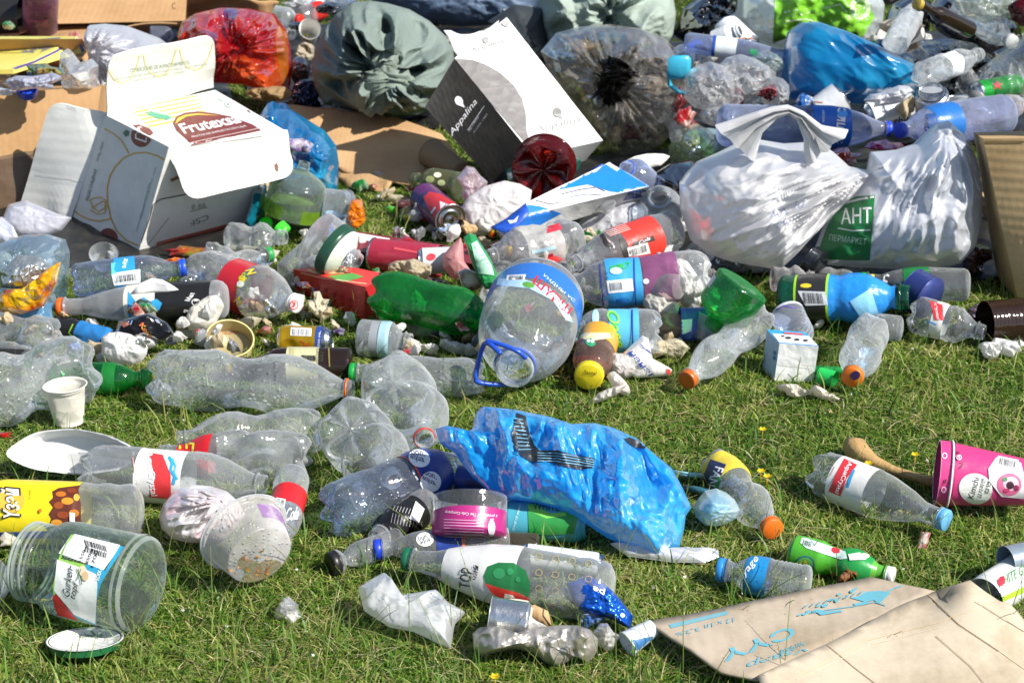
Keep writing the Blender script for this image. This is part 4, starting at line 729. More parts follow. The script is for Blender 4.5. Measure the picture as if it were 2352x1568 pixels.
L('plastic_bottle', 'bluish clear bottle shoulder lying behind the plastic bowl', 'bottle', (740,470), (832,480), 38, 'straight', pet('d8e4f0', .18), z=(.03,.02))
R_('bright orange film scrap beside the clear bowl', 818,490, 24,38, film('f08c14', 1.), z=.03, th=.015, tilt=20, name='plastic_scrap', cat='scrap', jag=.2)
hexa('flat_box', 'flat maroon and white cardboard box under the metal spray can', 'box', [(800,590,.01),(1085,625,.01),(1100,590,.01),(830,545,.01)], [(795,575,.04),(1085,605,.04),(1100,575,.04),(800,528,.04)], pl('7a1f30', .4), pr=[('P', [(805,532),(895,548),(898,562),(815,548)], 'eceae6')])
def spray(lab_, p0, p1, R, c1, pr, z, group=None):
    r, s, tg = L('spray_can', lab_, 'spray can', p1, p0, R, 'tube', pl(c1, .25, .2), zc=z, pr=pr)
    s2 = s
    v, f = s.grid(np.array([.985, 1.0, 1.012, 1.012, 1.0, .985, .965, .975, .985, .985, .96, .955, .97, .97]), 48, 0, np.array([1.0, 1.04, 1.03, .97, .93, .9, .84, .62, .58, .5, .46, .2, .12, .001])); mesh('valve_end', v, f, pl('c2c4c4', .2, 1., .05, 40), r)
spray('metal spray can with its round silver base facing the camera on the red film', (858,584), (1010,600), 38, 'b4324a', [('L', [(905,570),(960,580)], 5, 'd8505c')], (.045,.04))
puff('plastic_film', 'crinkled clear and red film wrapped around the silver based spray can', 'film', [(895,560),(930,540),(960,560),(1040,575),(1060,590),(1000,612),(920,625),(900,600)], film('d2485a', .6, 'eab4bc', .1, .6, 24.), th=.03, tilt=35, cr=.6, z=.01, nt=90)
spray('red and blue spray can pointing its silver base down right on the grass', (1036,506), (975,455), 37, '6a2a6a', [('P', [(985,440),(1010,445),(1052,470),(1058,485),(1040,480),(1002,505),(985,482),(972,452)], 'c22a34'), ('P', [(960,448),(985,440),(972,455),(965,475)], '2a2f6a'), ('P', [(1010,462),(1030,470),(1024,486),(1012,482)], 'e8ecf4'), ('P', [(1024,470),(1046,478),(1038,488),(1024,486)], 'e8ecf4'), ('L', [(990,490),(1000,476)], 4, 'd0d4e0')], (.045,.05))
L('glass_bottle', 'grape drink bottle with dark grape label lying behind the red spray can', 'bottle', (1056,430), (945,412), 34, 'straight', pet('c8d4b0', .18, 'b0b890'), z=(.02,.02), labs=[(.15,.6,pl('4a4a30', .3))], pr=[('C', 1005,402, 9,6, 'd8dcc0'), ('C', 988,412, 10,8, '9aa068'), ('C', 1014,420, 9,7, 'b8c088')])
junk = [(870,405,24,10,'d8d0c0','cream paper twist at the cardboard edge'), (905,455,40,10,'c8c0a8','flat tan paper strip in the grass gap'), (960,418,22,14,'d8ceb4','beige crumpled napkin left of the grape bottle'), (935,470,50,12,'6a4040','brown sweet wrapper strip in the grass gap'), (985,472,22,12,'e4e0dc','white paper flake left of the red spray can'), (945,500,36,10,'d8d8d0','pale wrapper in the grass below the brown strip'),
 (1000,522,40,12,'e2ddc8','cream curled paper strip below the red spray can'), (955,540,16,12,'d0d4d4','small clear cup shard in the grass'), (1010,540,24,14,'e4e4e0','translucent cup piece left of the pink carton'), (890,372,14,10,'ccc4b0','tan paper speck on the big cardboard'), (965,440,10,8,'c8301c','red berry sized cap in the grass gap'), (900,482,16,10,'6cc84a','green sweet wrapper in the grass gap')]
for x, y, a, b, c, l in junk: R_(l, x, y, a, b, paper(c) if c not in ('c8301c', '6cc84a', '6a4040') else film(c, 1.), z=.004, th=.012, tilt=50, cr=.9, nt=44, nr=10, name='paper_scrap' if c not in ('c8301c', '6cc84a', '6a4040') else 'wrapper', cat='scrap', rot=x % 40-20)
R_('yellow and red sweet wrapper below the red spray can', 962,498, 38,11, film('e8d820', 1., c2='c83a24', cs=30.), z=.01, th=.012, tilt=45, name='wrapper', cat='wrapper', jag=.15)
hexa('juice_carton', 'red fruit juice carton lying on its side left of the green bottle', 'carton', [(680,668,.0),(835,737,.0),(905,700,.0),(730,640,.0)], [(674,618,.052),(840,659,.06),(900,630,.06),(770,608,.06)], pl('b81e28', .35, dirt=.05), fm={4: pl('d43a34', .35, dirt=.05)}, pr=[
 ('P', [(700,620),(760,612),(800,618),(790,628),(730,630)], 'e8c48a'), ('C', 735,620, 20,5, 'c85a34'), ('P', [(735,640),(812,628),(840,638),(780,654)], 'e8dcc0') if 0 else ('P', [(752,634),(810,627),(836,636),(790,648)], '58a04c'), ('L', [(700,617),(690,626),(740,638),(842,652)], 1.5, 'e8d8b0')]+[('C', 710+i*18, 655+i*7+(j*16), 4, 5, 'a01822') for i in range(6) for j in range(3)])
L('plastic_bottle', 'large bright green bottle with paper label on its underside', 'bottle', (858,668), (1150,738), 60, 'soda', GRD, petal=.22, z=(.03,.01), cr=.04, sq=.95, sqa=90)
puff('label_scrap', 'dirty printed label sheet hanging below the green bottle', 'label', [(930,692),(985,690),(1030,700),(1072,722),(1068,760),(1010,780),(945,775),(925,745)], film('8a8c80', 1., c2='3c4a48', cs=30., ba=.3), th=.012, tilt=10, cr=.4, z=.0, Y=None, pr=[('P', [(948,690),(980,692),(976,716),(944,712)], 'a8c0d0'), ('BAR', 950,694, 26,2,-3,16), ('T', 'СЭРГ', 990,772, 996,708, 14,2, '1c4a7c', 0, .04), ('L', [(1010,765),(1014,730)], 5, '8a3a34')])
R_('open faced white book like paper stump under the red carton', 735,700, 28,36, paper('dcd4bc'), z=.0, th=.03, tilt=20, rot=-30)
L('lighter', 'small teal plastic lighter lying in the grass by the red carton', 'lighter', (722,690), (752,706), 11, 'tube', pl('3a6a7c', .25), z=(.015,.01), sq=.6)
R_('blue and orange sweet wrapper behind the white capped bottle', 700,655, 22,12, film('3a3a7c', 1., c2='c87838', cs=40.), z=.03, th=.01, tilt=30, name='wrapper', cat='wrapper')
R_('brown crumpled paper bag piece above the green bottle', 945,618, 56,26, paper('cdbfa4', .5), z=.05, th=.03, tilt=30, rot=5, jag=.25, nt=90)
R_('purple chocolate wrapper between the golden can and the grey based bottle', 690+210,762+40, 1,1, film('5a3a6a', 1.), z=.0, th=.003) if 0 else R_('purple chocolate wrapper beside the golden can', 780,760, 20,14, film('5a3a78', 1., c2='c8c0d8', cs=60.), z=.0, th=.012, tilt=30, name='wrapper', cat='wrapper')
L('drink_can', 'white drink can with red oval badge lying under the clear film', 'can', (1060,596), (960,600), 30, 'can', alu(), labs=[(.05,.9,'d6dad8')], z=(.04,.04), pr=[('C', 990,590, 11,8, 'c8243a', -10), ('T', 'GRAPE', 1000,566, 1035,562, 0,-6, '3f8a3a')])
puff('cut_carton', 'pink lined torn drink carton standing beside the green carton', 'carton', [(1018,585),(1040,560),(1058,545),(1064,565),(1066,600),(1080,620),(1060,640),(1040,640),(1018,615)], pl('e0a0a0', .5, tl=.3), th=.025, tilt=15, cr=.4, z=.05)
puff('cut_carton', 'green and white printed bottle sleeve bent over beside the big water bottle', 'carton', [(1065,545),(1078,535),(1092,540),(1125,590),(1145,635),(1140,662),(1115,665),(1100,640),(1082,600)], pl('2a9a54', .25, 0, .3, 20, tl=.2), th=.03, tilt=15, cr=.45, z=.07, pr=[('P', [(1082,560),(1095,553),(1128,608),(1135,632),(1100,628)], 'a8d8bc')]+[('L', [(1088+i*6,570+i*9),(1104+i*6,566+i*9)], 1.5, '2a7a4c') for i in range(5)])
puff('food_packet', 'small food packet with meat picture beside the green sleeve', 'packet', [(1050,625),(1070,615),(1105,630),(1110,660),(1085,672),(1062,665)], film('e8dcc8', 1., c2='7a3018', cs=30.), th=.015, tilt=15, cr=.5, z=.06)
R_('dull purple film lying under the brown paper piece', 1000,650, 60,18, film('7a5a5c', .8), z=.02, th=.02, tilt=30, name='plastic_scrap', cat='scrap')
# 5 litre bottle with handle
def big5():
    r, s, tg = L('water_bottle', 'very large clear water bottle with blue carrying handle and blue banner label', 'bottle', (1236,680), (1180,853), 113, 'big', pet('eef4f4', .15, ba=.3, bs=10.), zc=(.088,.074), nr=.36, cr=.01, labs=[(.16,.4,pl('2f7cd8', .3, tl=.25))], pr=[
     ('P', [(1140,655),(1145,640),(1200,640),(1260,660),(1300,700),(1315,740),(1300,735),(1270,690),(1215,662)], 'a8d0f4'), ('T', 'ШҮРШ', 1234,632, 1316,708, -12,16, 'c8202c', 0, .05), ('T', 'УНДНЫ УС', 1250,628, 1322,690, -5,5, 'e8f0fa'), ('T', 'АРУУН', 1275,672, 1308,730, -8,6, 'f4f6fa', 0, .04), ('C', 1214,654, 14,7, '5a9a34', 10), ('P', [(1165,632),(1208,630),(1205,642),(1162,645)], 'e8eef4'), ('BAR', 1170,634, 32,-1,-2,9), ('T', '5 литр', 1150,664, 1196,656, 0,-7, 'dce8f8')])
    v, f = s.straight(s.LB+.002, [(0, s.nr*s.R*1.12), (.004, s.nr*s.R*1.16), (.008, s.nr*s.R*1.12)], 36); hb = pl('1c50c0', .3, 0, .05); mesh('neck_ring', v, f, hb, r)
    P = pts([(1150,812,.11),(1118,782,.12),(1106,800,.1),(1090,868,.05),(1098,880,.045),(1160,884,.035),(1188,880,.035)])
    tube('handle', None, None, P, .0042, hb, r, smooth_n=2)
    P = pts([(1118,782,.12),(1150,790,.12),(1190,806,.115),(1208,822,.1)]); tube('handle_bar', None, None, P, .0038, hb, r, smooth_n=2)
big5()
L('plastic_bottle', 'clear bottle with turquoise splash label and barcode right of the big water bottle', 'bottle', (1632,628), (1290,662), 58, 'soda', CLR, z=(.05,.03), cr=.04, petal=.15, labs=[(.51,.76,'3fa8e4'), (.25,.5,pet('d0a0c4', .5, 'c47cae'))], pr=[
 ('P', [(1393,645),(1452,640),(1456,668),(1398,674)], 'eef0f0'), ('BAR', 1399,650, 30,-3,2,18), ('T', 'Oase', 1446,600, 1400,612, 0,14, '2aa848', .3, .1), ('L', [(1376,592),(1386,702)], 3, '1c3c9c'), ('L', [(1456,592),(1460,700)], 3, '1c3c9c'), ('C', 1415,622, 14,8, 'b4e0f4'), ('C', 1430,690, 16,6, '1f78c8'), ('C', 1395,685, 10,5, '8cd0f0'), ('T', '2.5', 1390,624, 1392,640, 6,0, '1c3c9c'), ('C', 1484,646, 7,6, 'f0d8e8')])
L('plastic_bottle', 'clear bottle with turquoise label and green script just below the barcode one', 'bottle', (1520,762), (1290,762), 54, 'soda', CLD, z=(.0,.0), cr=.03, petal=.2, labs=[(.27,.6,'5cbcec')], pr=[
 ('T', 'Oase', 1392,714, 1414,800, 26,-4, '2aa848', .3, .12), ('T', 'Oase', 1392,714, 1414,800, 26,-4, '8cdc5c', .3, .02), ('C', 1368,728, 8,18, 'bfe6f8'), ('C', 1400,790, 12,9, 'c8eaf8'), ('T', 'Цэвэр', 1374,778, 1380,742, 6,0, 'd03a3c'), ('L', [(1452,710),(1453,800)], 3, '1c3c9c')])
L('plastic_bottle', 'small bottle of amber juice with yellow cap and orange label facing the camera', 'bottle', (1376,775), (1352,866), 47, 'straight', pet('e8c8b0', .2, 'd8b4a0', .06), zc=(.04,.035), cap='e8d424', nr=.6, labs=[(.0,.5,'e8a82c')], content=(pet('c86a14', .5, 'b85a10'), .1, .9), pr=[('P', [(1322,776),(1345,764),(1400,764),(1404,776),(1362,782)], 'e8dcae'), ('C', 1356,786, 12,9, '2f9a6c', 20), ('C', 1352,782, 4,4, WH), ('C', 1361,783, 4,4, WH), ('T', 'Santal', 1340,858, 1370,862, 1,-9, '4a3c10', .2, .03)])
L('plastic_bottle', 'clear cola bottle with red label and barcode lying under the white bags', 'bottle', (1548,528), (1312,608), 50, 'straight', CLR, z=(.05,.04), cr=.05, ribs=(.02,.25,1,.05), labs=[(.24,.62,pl('d8362c', .35))], pr=[
 ('P', [(1436,572),(1486,552),(1494,582),(1444,590)], 'f0f0ee'), ('BAR', 1444,575, 40,-14,3,16), ('P', [(1421,548),(1434,544),(1446,590),(1434,592)], '1c1a1a'), ('P', [(1448,568),(1456,556),(1500,540),(1506,552),(1462,564)], '2c1a1a'), ('T', 'Cola', 1468,562, 1494,550, -2,-7, 'e8e0e0', .3, .02), ('T', 'без консер.', 1388,540, 1412,560, -4,5, 'f4dede'), ('P', [(1376,538),(1386,536),(1404,566),(1394,566)], '1c1a1a')]+[('L', [(1384+i*4,530+i*3),(1436+i*3,514+i*3)], 1.4, 'f0b8b0') for i in range(5)])
L('plastic_bottle', 'crushed clear bottle with torn white and red label above the big water bottle', 'bottle', (1330,548), (1120,590), 48, 'soda', CLR, z=(.04,.04), cr=.2, labs=[(.3,.72,pet('f0f0ee', .6, 'e8e6e2', .2))], pr=[('P', [(1248,592),(1270,580),(1272,600),(1240,602)], 'c8243c'), ('P', [(1258,520),(1284,512),(1292,526),(1256,536)], 'c8243c'), ('L', [(1222,580),(1276,568)], 8, 'a8c8d8')])
L('bottle_top', 'bright green cup lid between the clear bottles above the big water bottle', 'lid', (1340,560), (1348,552), 24, 'lid', pl('22b458', .4), zc=(.06,.07))
L('plastic_cup', 'wine red clear cup crushed under the white roll', 'cup', (1560,660), (1500,655), 40, 'cup', pet('f0e0e4', .2), z=(.06,.05), cr=.1)
for i, (a, b, c, d, r_, z_) in enumerate([(1555,620,66,30,35,.06), (1590,670,34,46,0,.03), (1520,700,60,34,40,.02), (1545,750,44,40,30,0), (1500,805,50,22,-20,0), (1545,800,40,24,0,0), (1420,880,40,18,50,0), (1395,905,52,12,-25,0), (1430,840,40,30,40,0)]):
    R_(['thick white rolled nappy above the brown stained tissue', 'white rolled cloth end by the green bottle', 'white crumpled paper over the bottle neck', 'brown stained crumpled tissue in the middle of the heap', 'beige torn paper on the grass beside the lettered wrapper', 'yellowish tissue pile below the stained tissue', 'knotted white tissue on the grass under the lettered wrapper', 'thin white tissue strand lying out on the grass', 'soft white tissue behind the lettered wrapper'][i], a, b, c, d, pl('eeece6', .8, 0, .5, 30, .1, 'crumple', .2, .2) if i < 2 else paper(['ebe6dc', 'c8b494', 'ddd2b8', 'ddd4bc', 'eae4dc', 'e8e2da', 'e6e0dc'][i-2], .7), z=z_, th=.04 if i < 2 else .026, rot=r_, name='tissue', cat='tissue', jag=.2, cr=.6 if i < 2 else 1., tilt=30, nt=100, nr=24)
puff('ice_cream_wrapper', 'white wrapper with dark blue slanting letters and red tip on the grass', 'wrapper', [(1430,812),(1455,788),(1475,770),(1490,778),(1500,830),(1545,850),(1538,862),(1460,868),(1430,850),(1410,838)], film('f0eeea', 1., rough=.3, tl=.3, ba=.4), th=.018, tilt=35, cr=.6, z=.008, nt=120, pr=[('T', 'фнэнэг', 1440,786, 1508,862, -14,12, '2c4aa8', .2, .03), ('P', [(1530,846),(1548,850),(1550,864),(1536,868)], 'd8302c'), ('L', [(1470,790),(1500,815)], 2, '2c4aa8')])
L('tin_can', 'small cut beverage can with dark blue print and white edge', 'can', (1640,745), (1560,742), 34, 'cutb', pl('3a4ea0', .4, .3), zc=(.04,.045), sq=.6, cr=.1, pr=[('P', [(1562,735),(1590,732),(1588,760),(1562,770)], 'dfe4ee')])
L('glass_mug', 'clear mug with curled handle leaning on the green bottle', 'mug', (1625,780), (1640,725), 34, 'capc', pet('cfe0d4', .2), zc=(.02,.06), rim=pet('dfe8e4', .4))
L('plastic_bottle', 'big green glassy bottle with rounded base up and white label', 'bottle', (1708,650), (1632,755), 66, 'straight', pet('5ccc80', .2, '34b45c', .05), zc=(.13,.05), nr=.3, labs=[(.18,.45,'dfe4e0',60,110)])
L('plastic_bottle', 'clear bottle with orange cap lying diagonal left of the milk carton', 'bottle', (1752,722), (1576,874), 45, 'waist', CLD, petal=.2, z=(.03,.0), cap='c8641c', nr=.42, cr=.08)
L('plastic_bottle', 'ribbed clear bottle with purple edged label behind the milk carton', 'bottle', (1806,718), (1850,806), 40, 'straight', pet('dfe6f4', .16), zc=(.06,.03), ribs=(.2,.9,6,.05), labs=[(.0,.12,'d8dce8')], pr=[('L', [(1782,712),(1800,702),(1830,708)], 3, '5a4a9c')])
hexa('milk_carton', 'white milk carton standing on the grass with blue top and side', 'carton', [(1778,875,.0),(1868,877,.0),(1862,845,.0),(1752,846,.0)], [(1790,788,.066),(1880,795,.066),(1850,762,.07),(1762,757,.07)], pl('f2f1ee', .45, 0, .3, 12, .1), fm={4: pl('2a9adc', .4), 3: pl('b4cbe4', .45, dirt=.1)}, pr=[  # pale blue of the left side is shade put into the colour
 ('P', [(1790,786),(1878,793),(1858,772),(1774,766)], 'eceae6'), ('C', 1810,776, 8,3, '2a2a30'), ('C', 1830,780, 7,3, '2a2a30'), ('C', 1850,782, 6,3, '3a3a44'), ('C', 1798,772, 5,2, '2a2a30'), ('L', [(1800,764),(1845,768)], 3.5, 'd05a4c'), ('L', [(1868,772),(1876,780)], 6, '2a9adc'),
 ('L', [(1757,764),(1753,842)], 4, '2a7ac0'), ('C', 1779,810, 3,5, '3a8ac0'), ('C', 1778,822, 3,5, '3a8ac0'), ('L', [(1791,834),(1873,842)], 1.2, 'c8c8c4')])
L('green_ring', 'open bright green ring cap lying beside the milk carton', 'cap', (1882,862), (1918,872), 20, 'tube', pl('1fbc54', .35), z=(0,0))
L('green_tube', 'green plastic tube piece behind the ring cap', 'tube', (1872,848), (1942,852), 9, 'tube', pl('1a9a48', .35), z=(0,0))
for i, (a, b, c, d) in enumerate([(1822,895,44,18), (1880,900,36,16), (1905,912,26,10), (2300,800,60,24), (2330,785,30,18), (2276,812,26,14)]):
    R_(['white crumpled tissue in front of the milk carton', 'dirty tissue chips beside the green ring cap', 'stained scrap of tissue in the grass', 'bright white crumpled tissue at the right edge', 'white tissue tuft over the dark jar', 'small tail of white tissue on the grass at the right'][i], a, b, c, d, paper('e8e2d6' if i < 3 else 'efeeec', .6 if i < 3 else .1), th=.02, name='tissue', cat='tissue', tilt=40, rot=8, nt=90, nr=20)
L('plastic_bottle', 'clear bottle standing toward camera with orange cap right of the milk carton', 'bottle', (2002,750), (1957,868), 46, 'soda', CLD, petal=.2, zc=(.045,.035), cap='e8761c', nr=.45, cr=.04, pr=[('C', 1964,862, 12,10, '4a2a6a', -30)])
L('plastic_bottle', 'short clear bottle lying behind the standing orange capped one', 'bottle', (2068,755), (1975,745), 30, 'straight', CLR, z=(0,.01))
L('plastic_bottle', 'small clear bottle with white and red label beneath the round tin end', 'bottle', (2090,718), (2262,764), 44, 'soda', CL, petal=.15, z=(.01,0), ribs=(.5,.9,3,.06), labs=[(.38,.56,'ecebe8')], pr=[('P', [(2135,690),(2165,700),(2168,735),(2146,734),(2142,712)], 'd2303a'), ('T', 'crystal', 2144,696, 2150,733, 9,1, WH, .1, .02), ('L', [(2132,738),(2150,746)], 4, '3a8ac8')])
L('drink_bottle', 'long blue and black sports drink bottle with green edge lying in the grass', 'bottle', (1790,686), (2090,682), 55, 'straight', pet('5ac0a8', .3, '2a8a6a', .08), z=(.0,.03), nr=.5, cr=.03, ribs=(.4,.6,1,.1), labs=[(.17,.42,pl('25272a', .3)), (.15,.17,'9ad02a'), (.42,.44,'9ad02a'), (.44,.99,pl('1f88d8', .3, ba=.4, bs=12.))], pr=[('C', 1851,656, 13,5, 'd8c02a'), ('P', [(1832,668),(1895,670),(1902,700),(1850,702)], 'c8ccd0'), ('BAR', 1842,672, 46,2,4,24), ('P', [(2000,690),(2004,672),(1950,680),(1962,712),(2010,722)] if 0 else [(1952,692),(2000,662),(2024,740),(1985,742)], '8accf0')])
L('food_tin', 'round ridged tin can lid end leaning in the shadow of the bags', 'tin', (2135,685), (2096,664), 50, 'tin', pl('2a3a7a', .35, .3), zc=(.06,.065))
def tinface():
    r, s, tg = L('tin_disc', 'silver tin disc with concentric rings set on the blue tin', 'lid', (2100,666), (2094,662), 50, 'lid', pl('a8a8a8', .3, .8), zc=(.064,.066))
    for k in (.85, .7, .55, .32):
        v, f = s.grid(np.array([1., 1.12, 1.]), 48, 0, np.array([k-.02, k, k+.02])); mesh('ridge', v, f, pl('b4b4b4', .3, .8), r)
tinface()
L('glass_jar', 'dark ribbed brown jar lying in shade at the right edge', 'jar', (2400,730), (2262,742), 52, 'tube', pl('22100c', .08, 0, .1, 20), z=(0,0), ribs=(.0,1.,16,.05))
# ------------------------------------------------------------------ the back of the heap
def frutexsa():
    root = empty('fruit_carton', at(380,520,0), 'large open white fruit carton with lifted flaps on the left of the heap', 'carton')
    wm = card('e6e5e0', 90., 2, .15, 'd6d4cc'); A,B,C_,D,E,G,Hh,I = pts([(242,264,.22),(496,208,.22),(655,300,.22),(388,338,.22),(318,580,.0),(165,503,.0),(566,518,.0),(430,470,.0)])
    def pn(nm, P, rnd=0, th=.004, warp=.001, pr=()):
        P = roundpoly(P, rnd) if rnd else P
        V, Fc = panel_geo(P, th, warp, 5, 14); o = mesh(nm, V, Fc, wm, root, False)
        if pr: prints(root, [o], pr, 12.)
        return o
    br = '7a2a28'; ye = 'e8d83a'; gr = '1f6a50'; go = 'd8a41c'
    pn('top_panel', [A, B, C_, D], pr=[('P', [(292+i*8+0, 243+i*8.2-3),(446+i*4.6, 214+i*8.4-3),(447+i*4.6, 217+i*8.4-3),(293+i*8, 247+i*8.2-3)], ye) for i in range(7)]+[
      ('P', [(397,283),(405,268),(425,259),(455,256),(490,260),(530,268),(580,286),(600,300),(440,334),(428,320),(405,300)], br), ('P', [(402,286),(408,272),(426,264),(455,261),(506,266),(455,264),(428,268),(412,278)], 'e8c83a'),
      ('T', 'Frutexsa', 424,308, 556,282, -16,-22, WH, 0, .06), ('T', 'FRUTAS DE EXPORTACIÓN SpA.', 442,318, 568,292, -3,-6, WH), ('L', [(438,328),(600,294)], 1.5, 'd8c4bc'),
      ('P', [(332,256),(350,258),(380,264),(396,270),(385,276),(360,272),(340,264)], '4aa884'), ('P', [(335,246),(352,252),(372,258),(392,266),(372,263),(345,256)], 'b4dcc8'), ('P', [(305,288),(320,286),(345,296),(353,306),(345,312),(330,304)], br), ('T', 'F', 318,300, 328,296, -3,-7, WH, 0, .04),
      ('C', 508,226, 9,6, 'a8ccb8', 30), ('C', 508,226, 7,4, 'efeee8', 30), ('C', 524,240, 10,6, 'a8ccb8', 30), ('C', 524,240, 8,4, 'efeee8', 30), ('C', 524,240, 3,2, gr), ('P', [(552,242),(566,246),(590,262),(578,262)], br), ('T', 'THE BEST', 300,272, 344,262, -2,-5, 'd8c8a0')])
    pn('side_panel', [A, D, E, G], pr=[('C', 325,312, 24,26, br), ('P', [(300,302),(355,330),(350,290),(312,284)], 'e4e4e0') if 0 else ('L', [(312,298),(312,318),(336,326),(336,316)], 4, WH), ('P', [(282,305),(290,298),(298,302),(296,312),(288,314)], gr),
      ('L', [(222,294),(240,296),(262,308),(280,324),(296,352)], 3, go), ('L', [(384,372),(362,358),(335,350),(308,352),(285,362),(265,382),(252,405),(246,432),(247,465),(254,500),(268,530),(290,552),(318,564)], 3, go), ('L', [(166,478),(180,492),(205,504),(228,508),(256,502)], 3, go),
      ('L', [(206,460),(215,455),(230,453),(243,460),(240,478),(226,486),(215,478),(206,460)], 2.5, go), ('L', [(210,478),(222,470),(236,462),(246,466)], 2.5, go), ('L', [(208,482),(222,491),(240,490),(246,470)], 2.5, go),
      ('T', 'PASAS CHILENAS', 196,460, 216,388, 7,2, gr, .2, .02), ('T', '10 Kg. Neto', 220,370, 234,325, 6,2, gr, .2, .01), ('T', 'INGREDIENTES: UVA PASAS ACEITE', 312,532, 342,420, 3,1, '5a8474'), ('T', 'PRODUCTO DE CHILE LOTE', 322,500, 356,384, 3,1, '5a8474'), ('C', 248,548, 22,24, br), ('L', [(240,540),(240,552)], 5, WH), ('L', [(256,546),(256,556)], 5, WH)])
    pn('front_panel', [D, C_, Hh, E], pr=[('T', 'CSF', 478,492, 436,508, 2,12, '4a6a54'), ('L', [(436,486),(476,476)], 1.5, '6a7a6c'), ('T', '99 8', 472,464, 440,470, 0,12, '8a948c'), ('P', [(360,556),(524,514),(524,522),(360,566)], '9a4a3c'), ('L', [(388,560-60),(340,562)], 1, '5a5048'), ('L', [(323,560),(344,500),(352,470),(368,458),(420,448),(470,438)], 2.5, '4a4640'), ('P', [(390,412),(408,404),(412,410),(394,418)], '8a5a34')])
    pn('back_panel', [A, B, at(496,208,.22)*(1, 1, 0)+(0, 0, .002), A*(1, 1, 0)+(0, 0, .002)])
    U = pts([(242,264,.22),(496,208,.22),(498,84,.352),(243,124,.35)]); U = [U[0], U[1]]+roundpoly([U[1], U[2], U[3], U[0]], [0, .03, .03, 0])[1:-1]
    pn('flap', U, pr=[('T', 'CONDICIONES DE ALMACENAMIENTO', 299,167, 436,148, -1,-9, '7a9c8c'), ('T', 'PRODUCTO SEMIPERECIBLE, ALMACENAR EN BODEGAS FRESCAS, SECAS Y VENTILADAS', 260,186, 476,150, 0,-5, '93b0a2'), ('T', 'PARA EVITAR EL AZUCARAMIENTO Y DETERIORO', 308,188, 426,167, 0,-5, '93b0a2')]
      +[('L', [(246+k*84+6*0, 140-k*14),(250+k*84, 162-k*14),(262+k*84, 182-k*14),(280+k*84, 191-k*15),(298+k*84, 184-k*15),(312+k*84, 160-k*15),(322+k*84, 106+20-k*13)], 2, 'ece08a') for k in range(3)])
    W = pts([(388,338,.218),(655,300,.218),(676,406,.13),(434,460,.135)]); W = [W[0], W[1]]+roundpoly([W[1], W[2], W[3], W[0]], [0, .03, .03, 0])[1:-1]
    pn('flap', W, pr=[('P', [(630,378),(636,374),(640,384),(638,396),(632,390)], '6a3a1c'), ('L', [(455,350),(462,352)], 2, 'a8a08c')])
    S_ = [A, G]+roundpoly([G, at(45,484,.0)+np.array((0, 0, .0)), aty(112,233,3.46), A], [0, .02, .03, 0])[1:-1]
    pn('flap', S_, th=.004, pr=[('L', [(80,402),(160,412),(190,420)], 1.5, 'c8c8c4'), ('L', [(82,386),(110,396)], 1, 'd4d4d0')])
    EXC.append((np.array([A[:2], D[:2], E[:2], G[:2]]), .002)); EXC.append((np.array([A[:2], B[:2], C_[:2], Hh[:2], E[:2]]), .002))
frutexsa()
bk = pl('08090a', .55, 0, .1, 20, .06, spec=.3)
P8b = [(1224,358,0,3.52),(1385,323,0,3.61),(1345,368,0,3.64),(1152,440,0,3.53)]; P8t = [(1044,134,0,3.64),(1164,41,0,3.74),(1100,150,0,3.78),(976,246,0,3.58)]
def wlid(root, b):
    V, Fc = panel_geo(pts([(1044,134,0,3.638),(1003,88,0,3.64),(1070,80,0,3.70),(1120,62,0,3.73),(1164,41,0,3.735),(1150,60,0,3.73)]), .002, .001); mesh('lid', V, Fc, pl('ecece9', .5), root)
hexa('wine_carton', 'tall white and black carton with drop logo tilted between the sacks', 'carton', P8b, P8t, card('ecece9', 60., 2, .08, 'e2e2de'), warp=.001, parts=wlid, fm={3: bk}, pr=[
 ('P', [(1045,136),(1062,136),(1085,138),(1115,148),(1150,168),(1180,196),(1200,228),(1208,262),(1210,300),(1222,348),(1130,240)], '6e6a6a'),
 ('T', 'Appalina', 1040,318, 1098,240, -8,-17, 'd0d0d4'), ('C', 1054,232, 9,11, 'dcdce0', -30), ('P', [(1048,240),(1062,234),(1068,248)], 'dcdce0'), ('L', [(1074,300),(1112,244)], 1.5, 'a0a0a4'), ('T', 'ALYANS', 1078,304, 1100,270, -3,-6, '8a8a90'), ('T', 'AYAN 1980', 1088,308, 1120,264, -2,-4, '77777c'),
 ('T', 'Appalina', 1232,310, 1336,284, -1,-20, '8c8c8a'), ('C', 1280,258, 10,12, '6a6a68', -20), ('P', [(1272,264),(1290,260),(1292,274)], '8a8a88'), ('L', [(1286,312),(1356,296)], 1.2, 'ccccc8'), ('T', 'ALYANS', 1296,322, 1326,316, 0,-5, 'c8c8c4'), ('T', 'Appalina', 1084,122, 1158,100, -2,-12, '8c8c8a'), ('C', 1116,92, 7,8, '8a8a88', -20), ('P', [(1112,96),(1120,92),(1126,98)], '8a8a88'), ('C', 1158,50, 14,8, '8c8c8c', 50)])
kk = card('c39f74', 180., 0, .12, 'b48f66')
sheet('cardboard_sheet', 'big flat brown cardboard lying in front of the green sack', 'cardboard', [(660,252,.05),(740,255,.05),(822,258,.05),(900,264,.05),(1014,300,.05),(1050,345,.04),(1060,400,.03),(1000,425,.02),(890,412,.015),(790,395,.012),(700,340,.02)], kk, th=.005, warp=.003)
sheet('cardboard_sheet', 'short torn cardboard edge below the flat brown cardboard', 'cardboard', [(778,372,.02),(900,420,.02),(885,442,.004),(800,430,.004),(770,400,.006)], kk, th=.004, warp=.004)
